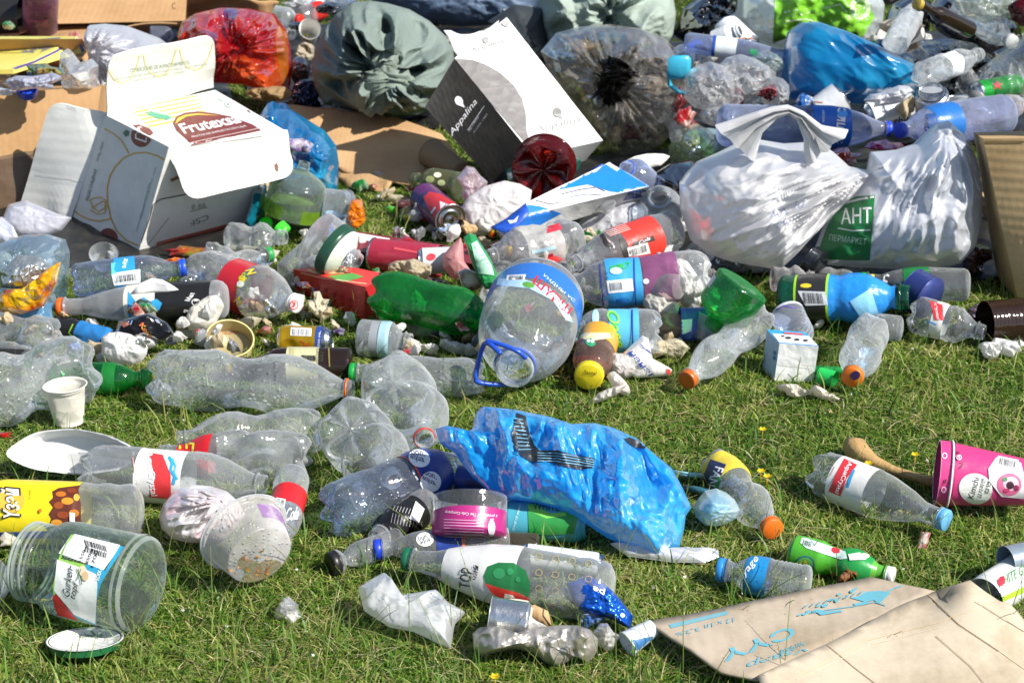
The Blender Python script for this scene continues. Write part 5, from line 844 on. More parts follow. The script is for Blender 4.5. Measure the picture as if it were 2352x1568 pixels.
L('cardboard_tube', 'brown crumpled paper cup lying in the shade of the black carton', 'cup', (1060,395), (990,352), 34, 'cup', pl('9c7c58', .7), zc=(.04,.05), cr=.06)
sack = lambda c: pl(c, .7, 0, .5, 45., .2, 'noise', .3)
def green_sack():
    def pp(root, s, b):
        y = s.p0[1]; q = lambda x, z_, d_: aty(x, z_, y-d_); m = sack('7c8a80')
        ruffle('tied_neck', [q(880,122,.13), q(884,140,.17), q(886,158,.19), q(882,172,.18)], [.045, .03, .024, .026], m, root, .4)
        ruffle('tail', [q(884,160,.18), q(872,190,.2), q(858,216,.17), q(850,232,.15)], [.02, .028, .042, .03], m, root, .55, 80., seed=5)
        ruffle('tail', [q(884,160,.18), q(905,182,.2), q(925,206,.17), q(930,222,.15)], [.018, .026, .03, .02], m, root, .55, 80., seed=8)
        v, f = tubegeo([q(884,160,.19)+.027*np.array((math.cos(a), -.2+.4*math.sin(a*.5), .35*math.sin(a))) for a in np.linspace(0, 6.283, 20, False)], .005, 6, True); mesh('tie_string', v, f, pl('5a5c50', .8), root)
    puff('woven_sack', 'large grey green sack knotted at the front beside the red bag', 'sack', [(718,150),(728,110),(748,62),(775,30),(810,6),(850,2),(890,8),(940,22),(985,48),(1020,80),(1040,112),(1045,150),(1040,200),(1020,235),(985,258),(940,264),(900,266),(850,262),(790,250),(745,236),(725,200)], sack('77857f'), th=.17, tilt=12, cr=.16, fs=16, knot=(885,150), pleat=.95, pf=1.7, z=.0, nt=280, nr=80, seed=5, parts=pp)
green_sack()
puff('woven_sack', 'pale green knotted sack standing at the back behind the clear bag', 'sack', [(1240,60),(1236,20),(1240,-40),(1400,-70),(1540,-40),(1552,30),(1548,80),(1530,108),(1480,140),(1400,160),(1300,150),(1255,115)], sack('98a69c'), th=.14, tilt=10, cr=.25, fs=16, knot=(1395,20), pleat=.8, pf=1.9, z=.02, nt=240, nr=60, seed=9)
def gknot(root, s, b):
    y = s.p0[1]; q = lambda x, z_, d_: aty(x, z_, y-d_); m = film('1a1714', .8, '4a443c', .12, .9, 26., .2)
    ruffle('tied_knot', [q(1408,206,.09), (q(1404,190,.12)), q(1412,172,.13), q(1425,150,.12)], [.032, .016, .022, .03], m, root, .8, 90.)
    for k in range(11):
        a = k*.57+.2; l = 30+40*((k*7) % 5)/4; P = [q(1406+12*math.cos(a), 190+10*math.sin(a), .115), q(1406+l*.5*math.cos(a), 190+l*.5*math.sin(a), .118), q(1406+l*math.cos(a), 190+l*math.sin(a), .112)]
        V, Fc = tubegeo(P, [.007, .004, .0006], 8); mesh('gather', V, Fc, m, root)
puff('rubbish_bag', 'see through grey rubbish bag full of packaging tied in the centre', 'bag', [(1242,118),(1278,76),(1330,62),(1400,56),(1470,66),(1530,90),(1560,125),(1592,160),(1594,205),(1570,260),(1545,310),(1500,345),(1440,362),(1385,355),(1368,330),(1340,280),(1300,230),(1262,170)], film('c4bcb0', .3, 'e0dcd4', .07, .7, 15., .4), th=.13, tilt=15, cr=.4, fs=20, knot=(1408,190), pleat=.3, pf=3., z=-.03, nt=240, nr=60, seed=4, parts=gknot)
puff('rubbish_bag', 'dark gathered tie of the see through bag', 'bag tie', [(1370,185),(1392,165),(1402,150),(1440,160),(1445,185),(1425,205),(1408,225),(1392,215)], film('1c1a18', .92, rough=.15, ba=.8, bs=30.), th=.05, tilt=15, cr=.9, z=.18, Y=None, nt=80) if 0 else None
inn = [(1290,130,44,22,'2a86c0','blue and yellow packet seen through the grey bag'), (1400,90,50,26,'38a0bc','turquoise label inside the top of the grey bag'), (1330,110,50,26,'c8b48a','tan paper inside the grey bag'), (1500,200,44,30,'d8d0c8','pale carton pressed against the right of the grey bag'), (1450,300,40,30,'8a5a4a','brown packet at the bottom of the grey bag'), (1340,210,34,30,'b88a80','pinkish packet behind the tie of the grey bag'), (1480,130,40,26,'b8b4b0','silver grey packet inside the upper grey bag'), (1560,235,20,40,'d05050','red and white label in the right of the grey bag'), (1420,270,40,26,'5a7a94','dull blue packet low in the grey bag')]
for x, y, a, b, c, l in inn: R_(l, x, y, a, b, film(c, 1., ba=.5, bs=24.), z=max(.02, (360-y)*.00075), th=.03, tilt=20, name='packet', cat='packet', nt=56, nr=14, cr=.7)
def handle_ring():
    y = 3.75; P = [aty(*q, y) for q in [(1542,140),(1536,170),(1538,195),(1560,212),(1580,216),(1586,190),(1588,160)]]
    V, Fc = tubegeo(P, .005, 8); r = empty('cap_with_handle', P[0], 'turquoise cap with carrying loop at the right side of the grey bag', 'cap'); m = pl('34a8c8', .3); mesh('handle', V, Fc, m, r)
    ph = np.linspace(0, 6.283, 28, False); c = aty(1566, 155, y); V = [c+np.array((dx, 0, 0))+rr*np.array((0.15*math.cos(a), math.cos(a)*.4, math.sin(a))) for dx, rr in ((-.028, .02), (-.02, .026), (.012, .026), (.018, .02), (.018, .001)) for a in ph]
    mesh('screw_cap', V, grid_faces(28, 5, True), m, r)
handle_ring()
puff('rubbish_bag', 'shiny red and orange rubbish bag at the upper left of the heap', 'bag', [(410,80),(420,50),(450,30),(510,18),(570,20),(630,32),(658,70),(668,120),(668,190),(662,226),(640,222),(600,205),(560,195),(498,190),(440,150),(414,110)], film('c8202c', .93, 'e05050', .1, .8, 13., .45, 'e05a1c', 8.), th=.13, tilt=15, cr=.45, fs=20, knot=(560,110), pleat=.4, pf=3.5, z=.03, nt=220, nr=56, seed=8, pr=[('P', [(640,60),(655,75),(662,120),(662,190),(650,205),(640,150),(632,90)], film('d87818', 1., rough=.15)), ('P', [(632,84),(645,90),(652,108),(640,112)], film('e06a5a', 1.)), ('C', 530,30, 16,20, film('7a4a8c', 1.)), ('P', [(470,70),(500,80),(495,120),(475,115)], film('8a2a5c', 1.))])
puff('plastic_bag', 'glossy blue plastic bag bulging beside the white fruit carton', 'bag', [(598,262),(615,238),(628,232),(632,250),(668,252),(690,266),(745,300),(772,335),(778,375),(775,440),(740,448),(690,445),(650,420),(620,380),(598,330)], film('1478b8', .93, '50b0e0', .1, .7, 13., .4, '28a8d8', 7.), th=.09, tilt=12, cr=.5, fs=20, z=.0, nt=200, nr=50, seed=14, pr=[('P', [(660,320),(695,318),(720,330),(705,362),(680,372),(665,345)], film('8a6a9c', 1., c2='e0d8e4', cs=50.))])
puff('plastic_bag', 'teal bag corner showing under the right flap of the fruit carton', 'bag', [(585,430),(612,425),(612,480),(600,520),(575,535),(560,520)], film('10788c', 1., rough=.12), th=.04, tilt=10, cr=.5, z=.0, nt=70)
# white carrier bags
wb = film('f2f1f2', .94, 'f4f2f4', .28, .3, 12., .4)
def carrier():
    def pp(root, s, b):
        loop = [(1690,335),(1735,290),(1780,262),(1810,255),(1840,270),(1870,310),(1900,345)]
        y = s.p0[1]-.05
        P = [aty(*q, y) for q in loop]
        for off in (0,):
            V = []; ws = [.05,.022,.01,.007,.009,.02,.05]
            for i, p in enumerate(P):
                d = P[min(i+1, 6)]-P[max(i-1, 0)]; d /= np.linalg.norm(d); nn = np.cross(d, (0, -1, 0)); 
                for k in range(9): t = k/8-.5; V.append(p+nn*t*ws[i]*2+np.array((0, .012*math.cos(k*2.4), 0)))
            V = np.array(V); Vb = V+np.array((0, .004, 0)); f1 = grid_faces(9, 7); mesh('handle', np.concatenate([V, Vb]), f1+[tuple(i+63 for i in reversed(f)) for f in f1], film('f0eff0', .95, rough=.28, ba=.4, bs=12., tl=.45), root)
    puff('carrier_bag', 'full white carrier bag with raised handle loop leaning left of the green printed one', 'bag', [(1560,420),(1580,392),(1600,372),(1650,350),(1690,330),(1740,320),(1800,330),(1880,325),(1915,350),(1950,382),(1998,392),(1990,410),(1930,470),(1870,530),(1815,590),(1785,618),(1740,610),(1680,600),(1620,580),(1585,550),(1562,480)], wb, th=.12, tilt=14, cr=.16, fs=12, z=.02, nt=260, nr=70, seed=21, knot=(1980,395), pleat=.4, pf=6.5, parts=pp, pr=[('L', [(1770,500),(1780,482),(1790,500),(1800,478),(1812,492)], 3, film('a8b8dc', .6)), ('L', [(1760,530),(1772,512),(1786,524),(1800,508),(1815,516)], 3, film('a8b8dc', .6)), ('L', [(1825,480),(1830,462),(1842,478),(1850,458)], 3, film('a8b8dc', .6))])
carrier()
puff('carrier_bag', 'white and green supermarket carrier bag with Cyrillic letters on the right', 'bag', [(1990,400),(2000,350),(2060,345),(2105,330),(2150,285),(2180,278),(2215,310),(2240,360),(2252,430),(2250,500),(2235,560),(2200,600),(2150,612),(2050,614),(1950,610),(1880,602),(1872,570),(1900,500),(1950,450)], film('dfe2ea', .95, 'e8eaf0', .3, .5, 10., .3), th=.12, tilt=10, cr=.16, fs=11, z=.02, nt=260, nr=66, seed=25, knot=(2165,290), pleat=.3, pf=6., ctr=(2080,470), pr=[
 ('P', [(1930,470),(1965,452),(2010,448),(2004,520),(1998,598),(1895,596),(1880,575),(1900,520)], '0f7a40'), ('L', [(1935,468),(1975,458),(2008,452)], 5, WH), ('T', 'АНТ', 1932,515, 2002,512, 0,-36, WH, 0, .03), ('L', [(1925,524),(1960,530),(2000,528)], 3, 'd8e8dc'), ('T', 'ПЕРМАРКЕТ', 1905,552, 1990,562, 1,-14, 'b8d8c0', 0, .01)])
puff('rubbish_bag', 'shiny black bag lump wedged left of the white carrier bag', 'bag', [(1500,400),(1540,375),(1590,368),(1610,380),(1575,410),(1570,470),(1560,480),(1520,440)], film('0c0c0e', 1., rough=.12, tl=.05), th=.06, tilt=15, cr=.5, z=.03, nt=90)
# long blue and white box
def bflaps(root, b):
    V, Fc = panel_geo(pts([(1126,522,.105),(1165,500,.12),(1208,466,.14),(1215,490,.13),(1190,520,.11),(1160,535,.10)]), .002, .001); o = mesh('flap', V, Fc, pl('1650b8', .45), root); prints(root, [o], [('P', [(1166,506),(1180,506),(1192,494),(1186,510),(1172,514)], WH)])
    V, Fc = panel_geo(pts([(1330,415,.09),(1340,395,.11),(1400,370,.13),(1395,385,.12),(1350,408,.1)]), .002, .001); mesh('flap', V, Fc, pl('2a5ab8', .4), root)
hexa('flat_box', 'long white and blue branded paper box lying across the middle of the heap', 'box', [(1185,548,.07),(1484,452,.08),(1440,420,.08),(1140,522,.07)], [(1168,505,.115),(1492,428,.125),(1400,372,.14),(1205,468,.13)], pl('f0efee', .5, 0, .2, 20, .05), parts=bflaps, pr=[
 ('P', [(1262,440),(1330,402),(1402,374),(1490,428),(1476,450),(1400,440),(1350,424)], '1484e8'), ('P', [(1150,512),(1200,468),(1240,474),(1290,490),(1235,520),(1190,525)], '1684ea'), ('P', [(1450,432),(1492,428),(1478,452),(1430,462)], '1c3c8c'), ('T', 'N', 1456,452, 1470,444, -3,-10, WH, 0, .03), ('L', [(1290,446),(1330,436),(1370,430),(1390,440)], 2.2, '5a6484'), ('L', [(1310,452),(1350,446),(1380,448)], 1.5, '5a6484'), ('L', [(1230,460),(1262,468),(1285,466)], 1.5, '4a4a50')])
R_('large white bakery paper bag under the long blue and white box', 1135,478, 100,56, paper('f0ecec', .2), z=.0, th=.045, tilt=30, cr=.35, rot=-25, jag=.12, k=12, nt=140, nr=34, name='paper_bag', cat='bag')
R_('pinkish clear film twist left of the bakery bag', 1085,430, 40,56, film('e8d4da', .6), z=.03, th=.03, tilt=15, cr=.8, rot=-20, name='plastic_film', cat='film', nt=90)
R_('white carrier bag spread under the long box on the right', 1400,512, 100,40, film('eeeef4', .95), z=.0, th=.045, tilt=25, cr=.4, rot=-20, jag=.12, k=12, nt=120, name='plastic_bag', cat='bag')
R_('crumpled white bag piece above the cola bottle', 1400,500, 60,28, wb, z=.02, th=.03, tilt=25, cr=.5, rot=-20, name='plastic_bag', cat='bag', nt=100)
R_('grey film heap left of the big water bottle label', 1180,575, 60,50, film('d0c8cc', .6), z=.03, th=.04, tilt=20, cr=.6, name='plastic_film', cat='film', nt=100)
puff('plastic_bag', 'small sea green bag peeking behind the red bottle base', 'bag', [(1150,430),(1155,390),(1190,365),(1240,355),(1300,350),(1335,365),(1330,390),(1290,410),(1200,430)], film('1f7a6c', .9, rough=.15, ba=.6), th=.06, tilt=15, cr=.5, z=.03, nt=110)
L('plastic_bottle', 'dark red bottle with its five lobed base facing the camera', 'bottle', (1243,400), (1262,352), 72, 'soda', pet('8c1c16', .35, '7c1410', .04), zc=(.12,.13), petal=.32)
L('plastic_bottle', 'clear blue necked bottle peering over the blue box', 'bottle', (1480,425), (1436,384), 40, 'straight', BLU, zc=(.08,.14), nr=.4, ring='1c50d0')
L('plastic_bottle', 'round shouldered clear bottle with its open mouth up beside the black bag', 'bottle', (1520,500), (1514,446), 50, 'big', pet('d8e2ea', .2, ba=.2), zc=(.04,.12), nr=.45, cr=.02)
L('plastic_cup', 'small clear cup pressed against the open mouthed bottle', 'cup', (1402,478), (1380,460), 26, 'cup', CLR, zc=(.09,.1))
R_('white plastic fork handle and strip lying below the grey bag', 1480,372, 62,20, pl('e8e4dc', .4), z=.08, th=.012, tilt=40, cr=.3, rot=-12, jag=.2, name='plastic_strip', cat='strip')
L('water_bottle', 'large ribbed blue water bottle with white lettered label lying on the carrier bags', 'bottle', (1652,288), (2046,296), 50, 'straight', BLU, z=(.13,.11), ribs=(.05,.52,8,.05), nr=.3, cr=0, cap='2a50d8', labs=[(.545,.78,'0f6ad0')], pr=[('T', 'эелис', 1918,330, 1924,248, 20,0, WH, .2, .04), ('T', 'bottled water', 1886,322, 1886,252, 8,0, 'dce8fa', 0, .01), ('C', 1895,320, 16,9, '0a3c8c'), ('C', 1935,262, 12,8, '4aa0ec'), ('L', [(1866,260),(1866,320)], 3, '3a8ae4')])
L('water_bottle', 'second large blue water bottle pointing left with blue cap', 'bottle', (2312,262), (2062,300), 48, 'straight', BLU, z=(.12,.13), nr=.32, cr=.02, cap='2a50d8', labs=[(.55,.8,'1f70c0')], pr=[('T', 'эелис', 2120,330, 2126,262, 12,0, '0a2c5c', .2, .04), ('P', [(2130,262),(2150,260),(2150,300),(2135,300)], '144a8c')])
cans = [((2142,275), (2140,212), 38, (.13,.2), 'upright white can with open top standing behind the blue bottles'), ((2208,300), (2200,225), 32, (.12,.19), 'white can standing right of the open white can'), ((1880,262), (1938,218), 38, (.13,.17), 'white can with silver end leaning by the blue roll'), ((1985,272), (2100,238), 34, (.12,.14), 'white can with blue lettering lying between the blue bottles'), ((1720,115), (1664,62), 34, (.2,.23), 'white and silver can lying open toward the camera at the top right')]
for i, (a, b, r_, z_, l) in enumerate(cans):
    L('drink_can', l, 'can', a, b, r_, 'can', alu(), zc=z_, labs=[(.08,.9,pl('eceeef', .25, .1))], lidm=alu(), group=None, pr=[('T', 'ther', 2052,290, 2098,280, 2,-20, '1c3a8c', 0, .04)] if i == 3 else ([('C', 2139,207, 26,8, '9aa0a6')] if i == 0 else [('L', [(a[0]-30, a[1]-20),(a[0]-10, a[1]-28),(a[0]+10, a[1]-26)], 2.5, 'c8783a')]))
puff('plastic_bag', 'smooth rolled translucent blue sheet at the upper right', 'sheet', [(1795,180),(1800,120),(1808,75),(1835,54),(1870,52),(1930,72),(2010,108),(2070,136),(2118,164),(2135,195),(2128,222),(2060,236),(2000,238),(1900,238),(1840,234),(1803,222)], film('1c8cc8', .95, '60b4dc', .2, .4, 14., .42, '2ca4d4', 5.), puffx=4., th=.09, tilt=22, cr=.4, fold=(-25, 3.), fs=14, z=.12, nt=200, nr=50, seed=31, Y=4.55)
puff('rubbish_bag', 'green and white bulging carrier bag at the top right', 'bag', [(1690,40),(1695,0),(1720,-60),(1860,-90),(2000,-60),(2030,10),(2025,50),(2000,95),(1960,120),(1870,115),(1780,112),(1720,90),(1700,65)], film('e4ecec', .95, rough=.25, ba=.5), th=.14, tilt=10, cr=.35, fs=15, z=.1, Y=4.85, nt=200, nr=50, seed=33, pr=[('P', [(1780,0),(1990,-2),(2008,40),(1985,80),(1960,110),(1900,95),(1860,70),(1815,85),(1775,100)], '7cc42c'), ('L', [(1800,30),(1830,22),(1840,34),(1870,26)], 5, 'd4ecb4'), ('L', [(1805,50),(1850,44),(1880,52)], 4, 'd4ecb4'), ('L', [(1890,20),(1930,10),(1945,30)], 5, 'd4ecb4'), ('C', 1975,20, 24,26, 'd8eec0'), ('C', 1975,20, 14,16, '7cc42c')])
dk = film('0c0d0f', 1., None, .1, .75, 14., .05)
for i, o_ in enumerate([[(2030,150),(2060,115),(2120,92),(2180,88),(2240,100),(2300,150),(2320,190),(2240,225),(2160,235),(2110,215),(2080,180)], [(2125,30),(2150,-10),(2220,0),(2290,20),(2340,60),(2352,120),(2290,130),(2200,100),(2150,70)], [(2280,120),(2352,90),(2420,130),(2420,200),(2340,210),(2290,180)], [(1545,80),(1570,20),(1610,-10),(1690,-30),(1700,60),(1640,100),(1580,105)], [(2030,60),(2050,10),(2100,-20),(2140,10),(2130,70),(2080,110)], [(1900,-20),(1960,-60),(2100,-60),(2100,10),(2000,15)]]):
    puff('rubbish_bag', ['big glossy black bag behind the white cans', 'black bag with gold topped bottle neck at the top right', 'dark translucent bag at the right edge', 'black bag behind the white can at the top', 'creased black film beside the striped cup', 'black bag sliver at the top edge'][i], 'bag', o_, dk, th=.1, tilt=12, cr=.5, z=.08, Y=[4.45, 5.0, 4.6, 5.0, 5.05, 5.3][i], nt=160, nr=40, knot=(2180,170) if i == 0 else None, pleat=.3)
L('beer_bottle', 'green wine bottle neck with gold foil in the black bag at the top right', 'bottle', (2230,70), (2105,8), 20, 'beer', BRN, zc=(.3,.38), cap='b89c3c')
L('striped_cup', 'off white cup with blue and red bands at the top right', 'cup', (2090,140), (2065,75), 52, 'tube', pl('e0dcdc', .5), zc=(.12,.2), labs=[(.3,.5,'3a3f78'), (.27,.3,'c87850')], sq=.9)
R_('wrinkled cream cloth behind the striped cup', 2070,60, 56,26, paper('ecdcc8'), z=.2, th=.04, tilt=15, name='cloth', cat='cloth', Y=5.0)
L('drink_can', 'green beer can with red star seen through a clear bag at the right', 'can', (2235,214), (2345,192), 25, 'can', alu(), zc=(.17,.17), labs=[(.08,.92,pl('1f9a3c', .25, .4))], pr=[('P', [(2290,185),(2294,192),(2303,192),(2296,198),(2300,206),(2291,201),(2282,206),(2285,198),(2279,192),(2287,192)], 'd8303c')])
puff('plastic_bag', 'clear crinkled bag holding the green beer can', 'bag', [(2215,210),(2250,160),(2300,120),(2352,80),(2420,90),(2420,260),(2330,255),(2250,245)], film('dfe2e0', .22, 'ecefee', .07, .8, 18., .3), th=.08, tilt=15, cr=.5, z=.1, Y=4.15, nt=140, nr=36)
for i, (a, b, c, d) in enumerate([(1630,200,70,60), (1700,180,80,56), (1760,150,50,34), (1660,265,60,30), (1600,330,50,50), (1780,215,36,40)]):
    puff('clear_packaging', ['crinkled clear packaging right of the grey bag', 'silvery clear packaging heap in the upper middle', 'clear film with pale green lid under the blue banded bottle', 'clear film folded above the ribbed blue bottle', 'pale green bottle like packaging below the grey bag', 'shiny clear film beside the blue sheet'][i], 'packaging', [(a+c*math.cos(t)*(1-.2*random.random()), b+d*math.sin(t)*(1-.2*random.random())) for t in np.linspace(0, 6.283, 12, False)], film(['e4e2e0', 'e8eaea', 'dcece0', 'e4e6ea', 'd4e0b4', 'eceeee'][i], .4, 'f2f2f2', .06, .9, 22., .3), th=.06, tilt=18, cr=.7, z=.09+.0005*(300-b), Y=[4.15, 4.3, 4.5, 4.0, 3.85, 4.25][i], nt=130, nr=34)
R_('dark red film bundle at the edge of the clear packaging', 1765,215, 34,24, film('a01c24', 1., rough=.1), z=.16, th=.03, tilt=15, name='wrapper', cat='wrapper', Y=4.1)
R_('small red scrap under the clear packaging', 1590,290, 24,16, film('a82430', 1.), z=.12, th=.02, tilt=15, name='wrapper', cat='wrapper', Y=3.9)
L('plastic_bottle', 'long pale bottle with white and green band lying behind the clear packaging', 'bottle', (1572,98), (1830,130), 24, 'long', BLU, zc=(.24,.22), labs=[(.3,.5,'e4ecec'), (.27,.3,'2a50b0')], pr=[('P', [(1722,112),(1740,115),(1738,128),(1722,125)], '1f8a5c')])
L('plastic_bottle', 'white bottle with round cup like base next to the white can', 'bottle', (1640,95), (1700,70), 24, 'straight', pl('e8eaea', .3), zc=(.22,.25))
L('plastic_bottle', 'pale bottle with bright green label below the grey bag', 'bottle', (1560,370), (1680,300), 44, 'long', pet('e4ecc8', .25, 'd4dcb0'), zc=(.08,.12), labs=[(.3,.5,pl('7cd84c', .4, tl=.3)), (.5,.8,pet('d0e4f0', .4, 'b8d4e8'))], pr=[('T', 'Eco', 1604,334, 1622,322, -4,-9, '2a6a2a', 0, .03)])
R_('red white carton flap between the white carrier bags', 1940,365, 46,30, film('d0281c', 1., c2='e8dcd8', cs=16.), z=.12, th=.03, tilt=15, name='carton_scrap', cat='carton', Y=3.55)
R_('pink film scrap under the blue bottle caps', 2030,335, 50,18, film('d83a8c', 1.), z=.12, th=.03, tilt=15, name='plastic_scrap', cat='scrap', Y=3.62)
R_('knotted white bag handles behind the ribbed blue bottle', 2040,222, 60,26, wb, z=.17, th=.04, tilt=15, cr=.9, name='plastic_bag', cat='bag', Y=4.1, rot=-15)
# cardboard box at the right edge
kb = card('c8aa80', 110., 2, .3, 'b0926a')
def shade_flap(root, b):  # unseen raised flap, added to cast shade on the right carrier bag
    V, Fc = panel_geo([np.array(q, float) for q in [(1.04, 2.99, .28), (1.09, 3.3, .3), (1.13, 3.3, .9), (1.08, 2.98, .86)]], .004, .004, 3); mesh('flap', V, Fc, kb, root)
hexa('cardboard_box', 'tall brown cardboard box standing at the right edge', 'box', [(2338,690,.0),(2480,720,.0),(2520,660,.0),(2290,640,.0)], [(2258,318,0,3.02),(2420,318,0,3.0),(2440,300,0,3.3),(2236,304,0,3.25)], kb, warp=.002, parts=shade_flap, pr=[('L', [(2262,326),(2352,326)], 5, '8a7048'), ('T', 'НИИ', 2268,310, 2345,306, 0,-6, '8a9aa0')])
R_('white film scrap beside the right cardboard box', 2235,400, 18,50, paper('eeeeee'), z=.1, th=.02, tilt=10)
# dark things in the shade
L('plastic_bottle', 'green labelled soda bottle in the shadow under the carrier bag', 'bottle', (2225,655), (1975,645), 38, 'long', pet('b8c4c0', .12), z=(.03,.03), cap='1a9a3c', labs=[(.42,.68,'127a38')], pr=[('T', 'rite', 2022,648, 2036,598, 16,2, WH, .2, .05), ('P', [(2002,604),(2010,600),(2008,650),(2000,648)], 'd8c81c'), ('C', 2016,626, 5,5, 'e0d020')])
L('metal_ball', 'round dark metal pot base glinting in the shadow below the white bag', 'pot', (1880,610), (1862,598), 36, 'tin', pl('3a4048', .2, .8), zc=(.06,.065))
L('plastic_bottle', 'crumpled pinkish clear bottle in front of the dark shadow', 'bottle', (1770,640), (1870,640), 28, 'waist', pet('ecdce4', .16), z=(.03,.03), cr=.15)
L('plastic_bottle', 'grey smoky crushed bottle beside the big green bottle', 'bottle', (1560,605), (1640,640), 36, 'soda', pet('b4b4b0', .1), z=(.05,.02), cr=.15)
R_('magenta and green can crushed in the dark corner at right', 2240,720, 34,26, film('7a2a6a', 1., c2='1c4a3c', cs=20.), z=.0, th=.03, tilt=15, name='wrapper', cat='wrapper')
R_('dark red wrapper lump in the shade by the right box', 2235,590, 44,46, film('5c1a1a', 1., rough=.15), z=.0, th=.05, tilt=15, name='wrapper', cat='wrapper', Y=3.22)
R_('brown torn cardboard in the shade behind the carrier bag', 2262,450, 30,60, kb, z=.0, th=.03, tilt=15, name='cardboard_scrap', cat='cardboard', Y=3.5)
# left back corner: cardboard boxes and papers
kl = card('ba946a', 130., 0, .2, 'a8835a')
hexa('cardboard_box', 'open brown cardboard box full of papers behind the white fruit carton', 'box', [(-160,500,.0),(200,470,.0),(300,330,.0),(-140,360,.0)], [(-160,222,0,3.5),(232,200,0,3.62),(255,190,0,4.1),(-150,205,0,4.0)], kl, warp=.002, pr=[('L', [(-20,368),(60,352),(110,350)], 9, '7a6248'), ('T', 'R BOX', -10,434, 68,424, -1,-18, '4a3c2c', 0, .02), ('P', [(-20,370),(110,350),(92,410),(60,470),(-20,480)], '5a4430')])  # dark patch low on the box front is painted shade
hexa('cardboard_box', 'opened brown box with tall flap at the upper left corner', 'box', [(-200,180,.1),(150,180,.1),(200,120,.1),(-150,120,.1)], [(-180,130,.2),(150,130,.2),(190,90,.25),(-120,90,.25)], kl)
sheet('cardboard_flap', 'wide raised cardboard flap at the far left', 'cardboard', [(-60,42,0,4.6),(98,42,0,4.6),(95,50,0,4.5),(0,88,0,4.3),(-60,100,0,4.3)], kl)
sheet('cardboard_flap', 'upright brown flap catching the sun behind the yellow brochure', 'cardboard', [(95,50,0,4.6),(188,28,0,4.7),(218,135,0,4.35),(205,140,0,4.3),(175,82,0,4.4),(20,88,0,4.4)], kl)
hexa('book', 'yellow brochure with grey oval picture and purple spine lying in the box', 'book', [(-60,172,0,3.72),(30,170,0,3.72),(200,118,0,3.96),(0,100,0,4.1)], [(-60,160,0,3.72),(30,160,0,3.72),(178,84,0,3.98),(0,84,0,4.1)], pl('d8cf6a', .45), pr=[('P', [(44,122),(90,90),(140,86),(150,92),(130,106),(90,122)], '7a7c80'), ('L', [(28,160),(80,142),(130,118),(178,86)], 5, '4a3a8a'), ('L', [(178,86),(200,140)], 8, '4a3a8a'), ('L', [(0,122),(45,122),(110,88)], 2, 'a89c4a')])
R_('green and yellow cloth under the brochure', 100,162, 60,20, film('2f6a4a', 1., c2='d8b82c', cs=16.), z=.26, th=.03, tilt=15, name='cloth', cat='cloth', Y=4.0)
puff('clear_packaging', 'bright clear shredded film on the brown box', 'packaging', [(140,120),(155,112),(165,135),(180,145),(210,135),(226,150),(224,205),(180,215),(145,205),(140,160)], film('e8eaec', .4, 'f4f4f4', .06, .9, 24., .3), th=.05, tilt=10, cr=.8, z=.2, Y=3.7, nt=120)
R_('lilac white plastic film lying along the box edge', 70,190, 100,24, film('d0d0e0', .9), z=.25, th=.03, tilt=15, name='plastic_film', cat='film', Y=3.75, rot=-5)
L('cup_top', 'round blue lid lying on the brown box at the left', 'lid', (62,214), (62,198), 24, 'lid', pl('1c4ac8', .3), zc=(.235,.253))
R_('white film crumple beside the blue lid', 12,212, 34,12, film('dfe4ea', .8), z=.23, th=.02, tilt=15, name='plastic_film', cat='film', Y=3.6)
puff('carrier_bag', 'white knotted carrier bag between the cardboard and the red bag', 'bag', [(198,80),(205,58),(240,55),(290,60),(330,75),(365,88),(410,120),(400,180),(250,190),(235,260),(215,262),(218,190),(208,130)], film('e8e8ee', .92, rough=.25, ba=.6), th=.1, tilt=10, cr=.4, fs=10, z=.05, Y=4.3, nt=180, nr=44, knot=(235,110), pleat=.4, ctr=(280,140))
L('plastic_bottle', 'clear bottle with blue tint lying beside the red bag', 'bottle', (345,82), (410,78), 22, 'straight', BLU, zc=(.12,.12))
hexa('cardboard_box', 'brown carton lying on its side at the top left', 'box', [(90,62,.03),(430,60,.03),(430,20,.03),(90,20,.03)], [(130,55,.12),(432,48,.12),(432,-10,.15),(130,-10,.15)], kl, pr=[('T', 'ICI', 392,22, 406,21, 0,-14, '5a4630')])
sheet('cardboard_sheet', 'torn ragged brown cardboard at the top left beside the grass', 'cardboard', [(430,-10,.25),(520,-10,.25),(560,0,.22),(640,10,.2),(610,45,.16),(560,85,.1),(470,85,.1),(425,60,.12)], kl, warp=.012)
sheet('cardboard_sheet', 'bent brown card strip between the two cartons at the top left', 'cardboard', [(200,60,.15),(420,54,.15),(560,100,.08),(470,110,.06),(300,80,.1)], kl, warp=.01)
L('black_crate', 'black plastic crate corner at the top left edge', 'crate', (-40,40), (50,40), 45, 'tube', pl('16181a', .4), zc=(.15,.15))
L('plastic_bottle', 'purple pink see through bottle standing at the top left', 'bottle', (92,70), (95,-60), 40, 'straight', pet('c08aa8', .35, 'b08a9c'), zc=(.1,.3))
R_('white plastic bag heap at the top beside the grass', 690,12, 60,26, film('ecebea', .95), z=.02, th=.05, tilt=15, name='plastic_bag', cat='bag')
